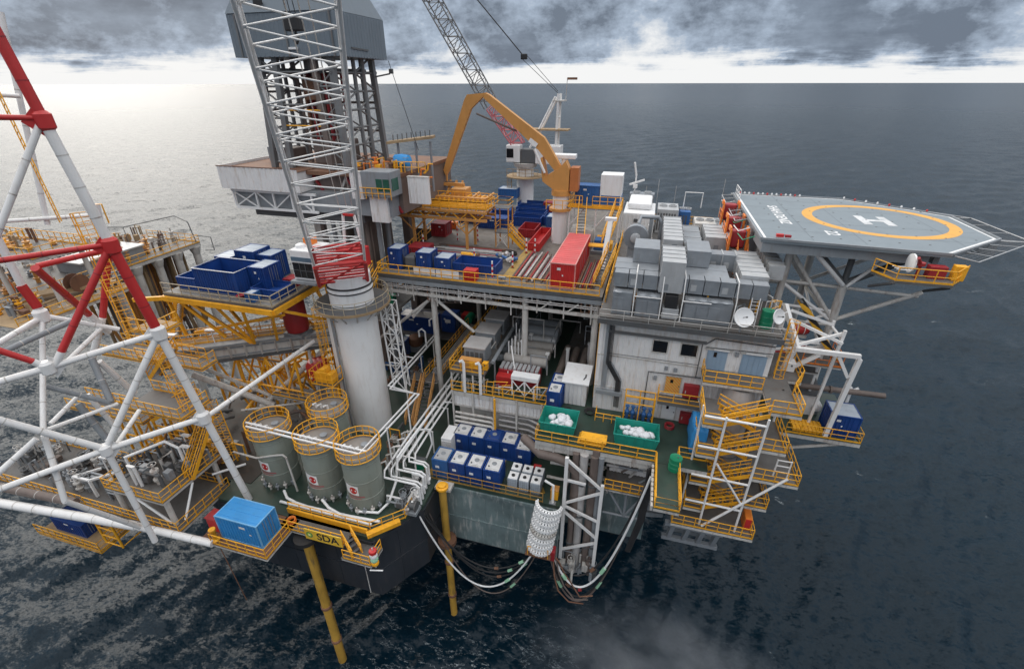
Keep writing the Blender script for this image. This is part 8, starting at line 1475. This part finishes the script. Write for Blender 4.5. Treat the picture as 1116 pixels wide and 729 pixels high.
t = thing('bay_pipework', 'grey and white pipes threading across the machinery bay above the cylinders', 'pipework', (-10, 43, 28))
for i in range(12):
    x, y, z = -16.8 + random.random() * 12.5, 38.6 + random.random() * 13, 28.2 + random.random() * 2.6; L = 1 + random.random() * 3
    MB().path(([(x, y, z - 1.8), (x, y, z), (x + L, y, z), (x + L, y, z - 1.5)], [(x, y, z), (x, y + L, z), (x, y + L, z - 1.6)])[i % 2], .05 + random.random() * .05, 6).build('bent_pipe', M[random.choice(['offw', 'grey', 'grey', 'pipe', 'galv'])], t)
t = thing('front_pipework', 'white and yellow pipes along the top edge of the white module wall', 'pipework', (-12, 37.8, 26))
for i in range(18):
    x = -16.8 + random.random() * 9.2; h = .5 + random.random() * 1.2; MB().path([(x, 37.7, 26), (x, 37.7, 26 + h), (x + .4 + random.random(), 37.7 + random.random() * .6, 26 + h), (x + .5, 38.0, 26)], .05, 6).build('bent_pipe', M[random.choice(['white', 'offw', 'yel', 'grey'])], t)
t = thing('under_deck_services', 'cables and small pipes hanging under the front edge of the pipe deck', 'pipework', (-15, 42, 35))
for i in range(34):
    x = -26 + random.random() * 22; d = .3 + random.random() * 1.4; MB().path([(x, 41.9, 35.4), (x, 41.9, 35.2 - d), (x + .3 + random.random() * 1.3, 42.0, 35.2 - d), (x + .3, 42.4, 35.3)], .035 + random.random() * .04, 5).build('service_pipe', M[random.choice(['offw', 'white', 'grey', 'rust', 'brown'])], t)
for z in (35.05, 34.85): tube('long_service_pipe', (-26.4, 41.75, z), (-3.4, 41.75, z - .1), .06, M['pipe'], t)
t = thing('roof_pipework', 'thin grey pipes and cable runs between the roof ducts', 'pipework', (4, 45, 36))
for i in range(30):
    x, y = -2.4 + random.random() * 13, 38.9 + random.random() * 26; h = 1 + random.random() * 2.4; MB().path([(x, y, 36), (x, y, 36 + h), (x + random.random() * 1.6, y + random.random(), 36 + h), (x + .8, y + 1, 36)], .04 + random.random() * .05, 5).build('bent_pipe', M[random.choice(['galv', 'galvl', 'white', 'yel', 'grey'])], t)
for i in range(6): x = 4 + i * 1.2; loose('grey electrical cabinet on the back half of the roof, number %s from the left' % ('one', 'two', 'three', 'four', 'five', 'six')[i], x, 56.5 + (i % 3) * 2.2, 36, .8, .8, 1.2 + (i % 2) * .5, ('grey', 'galv', 'offw')[i % 3], 'electrical_cabinet', 'cabinet')
t = thing('stair_pipework', 'tan lagged pipes rising behind the stair tower flights', 'pipework', (8, 36.4, 20))
for i in range(16):
    x = 6.4 + random.random() * 4.2; y = 36.2 + random.random() * 1.2; MB().path([(x, y, 20.1), (x, y, 23 + random.random() * 7), (x + .6, y + .3, 23.4 + random.random() * 7)], .08 + random.random() * .12, 7).build('lagged_pipe', M[random.choice(['wood', 'brown', 'pipe', 'offw', 'rust'])], t)
t = thing('lower_pipework', 'grey and rusty pipes in the shade under the main deck', 'pipework', (0, 34, 22))
for i in range(18):
    x = -7 + random.random() * 10; y = 33 + random.random() * 2.4; z = 20.4 + random.random() * 4.4; MB().path([(x, y, z), (x + 1.6 + random.random() * 2, y, z), (x + 1.8, y, z - 1.6)], .09 + random.random() * .1, 6).build('bent_pipe', M[random.choice(['brown', 'pipe', 'grey', 'rust', 'offw'])], t)
clutter('grey valves and couplings at the hull corner beside the hoop pipes', -18.6, -17.2, 25.6, 30.0, 20.0, 24, 1.5, ['offw', 'white', 'grey', 'dgrey', 'pipe'], 'valve_pipework', 'pipework')
clutter('small machinery between the tanks and the crane pedestal', -25, -20.6, 29.4, 35, 20.0, 26, 1.8, ['offw', 'brown', 'grey', 'dgrey', 'rust', 'yel'], 'valve_pipework', 'pipework')
clutter('cluttered equipment in the shade left of the machinery bay', -30, -23.4, 43.5, 50, 20.0, 34, 2.2, ['brown', 'grey', 'dgrey', 'rust', 'yel', 'bluem'], 'valve_pipework', 'pipework')
clutter('drilling tools and pipes on the right of the derrick foot', -31, -25.6, 46.6, 49.5, 45.6, 26, 1.6, ['yel', 'rust', 'orange', 'grey', 'brown'], 'valve_pipework', 'pipework')
clutter('rusty wellhead equipment under the drill module', -36, -30, 45, 50, 28.0, 30, 5.0, ['rust', 'brown', 'yel', 'redd', 'dgrey'], 'valve_pipework', 'pipework')

clutter('tan pipes and drums on the low timber deck at far left', -63.4, -58.2, 27, 31, 33.0, 20, 1.4, ['wood', 'brown', 'rust', 'grey', 'yel'], 'production_piping', 'pipework'); clutter('brown machinery behind the cable reel at far left', -63.4, -58, 34.8, 37.6, 33.0, 16, 1.4, ['wood', 'brown', 'grey', 'dgrey'], 'production_piping', 'pipework')
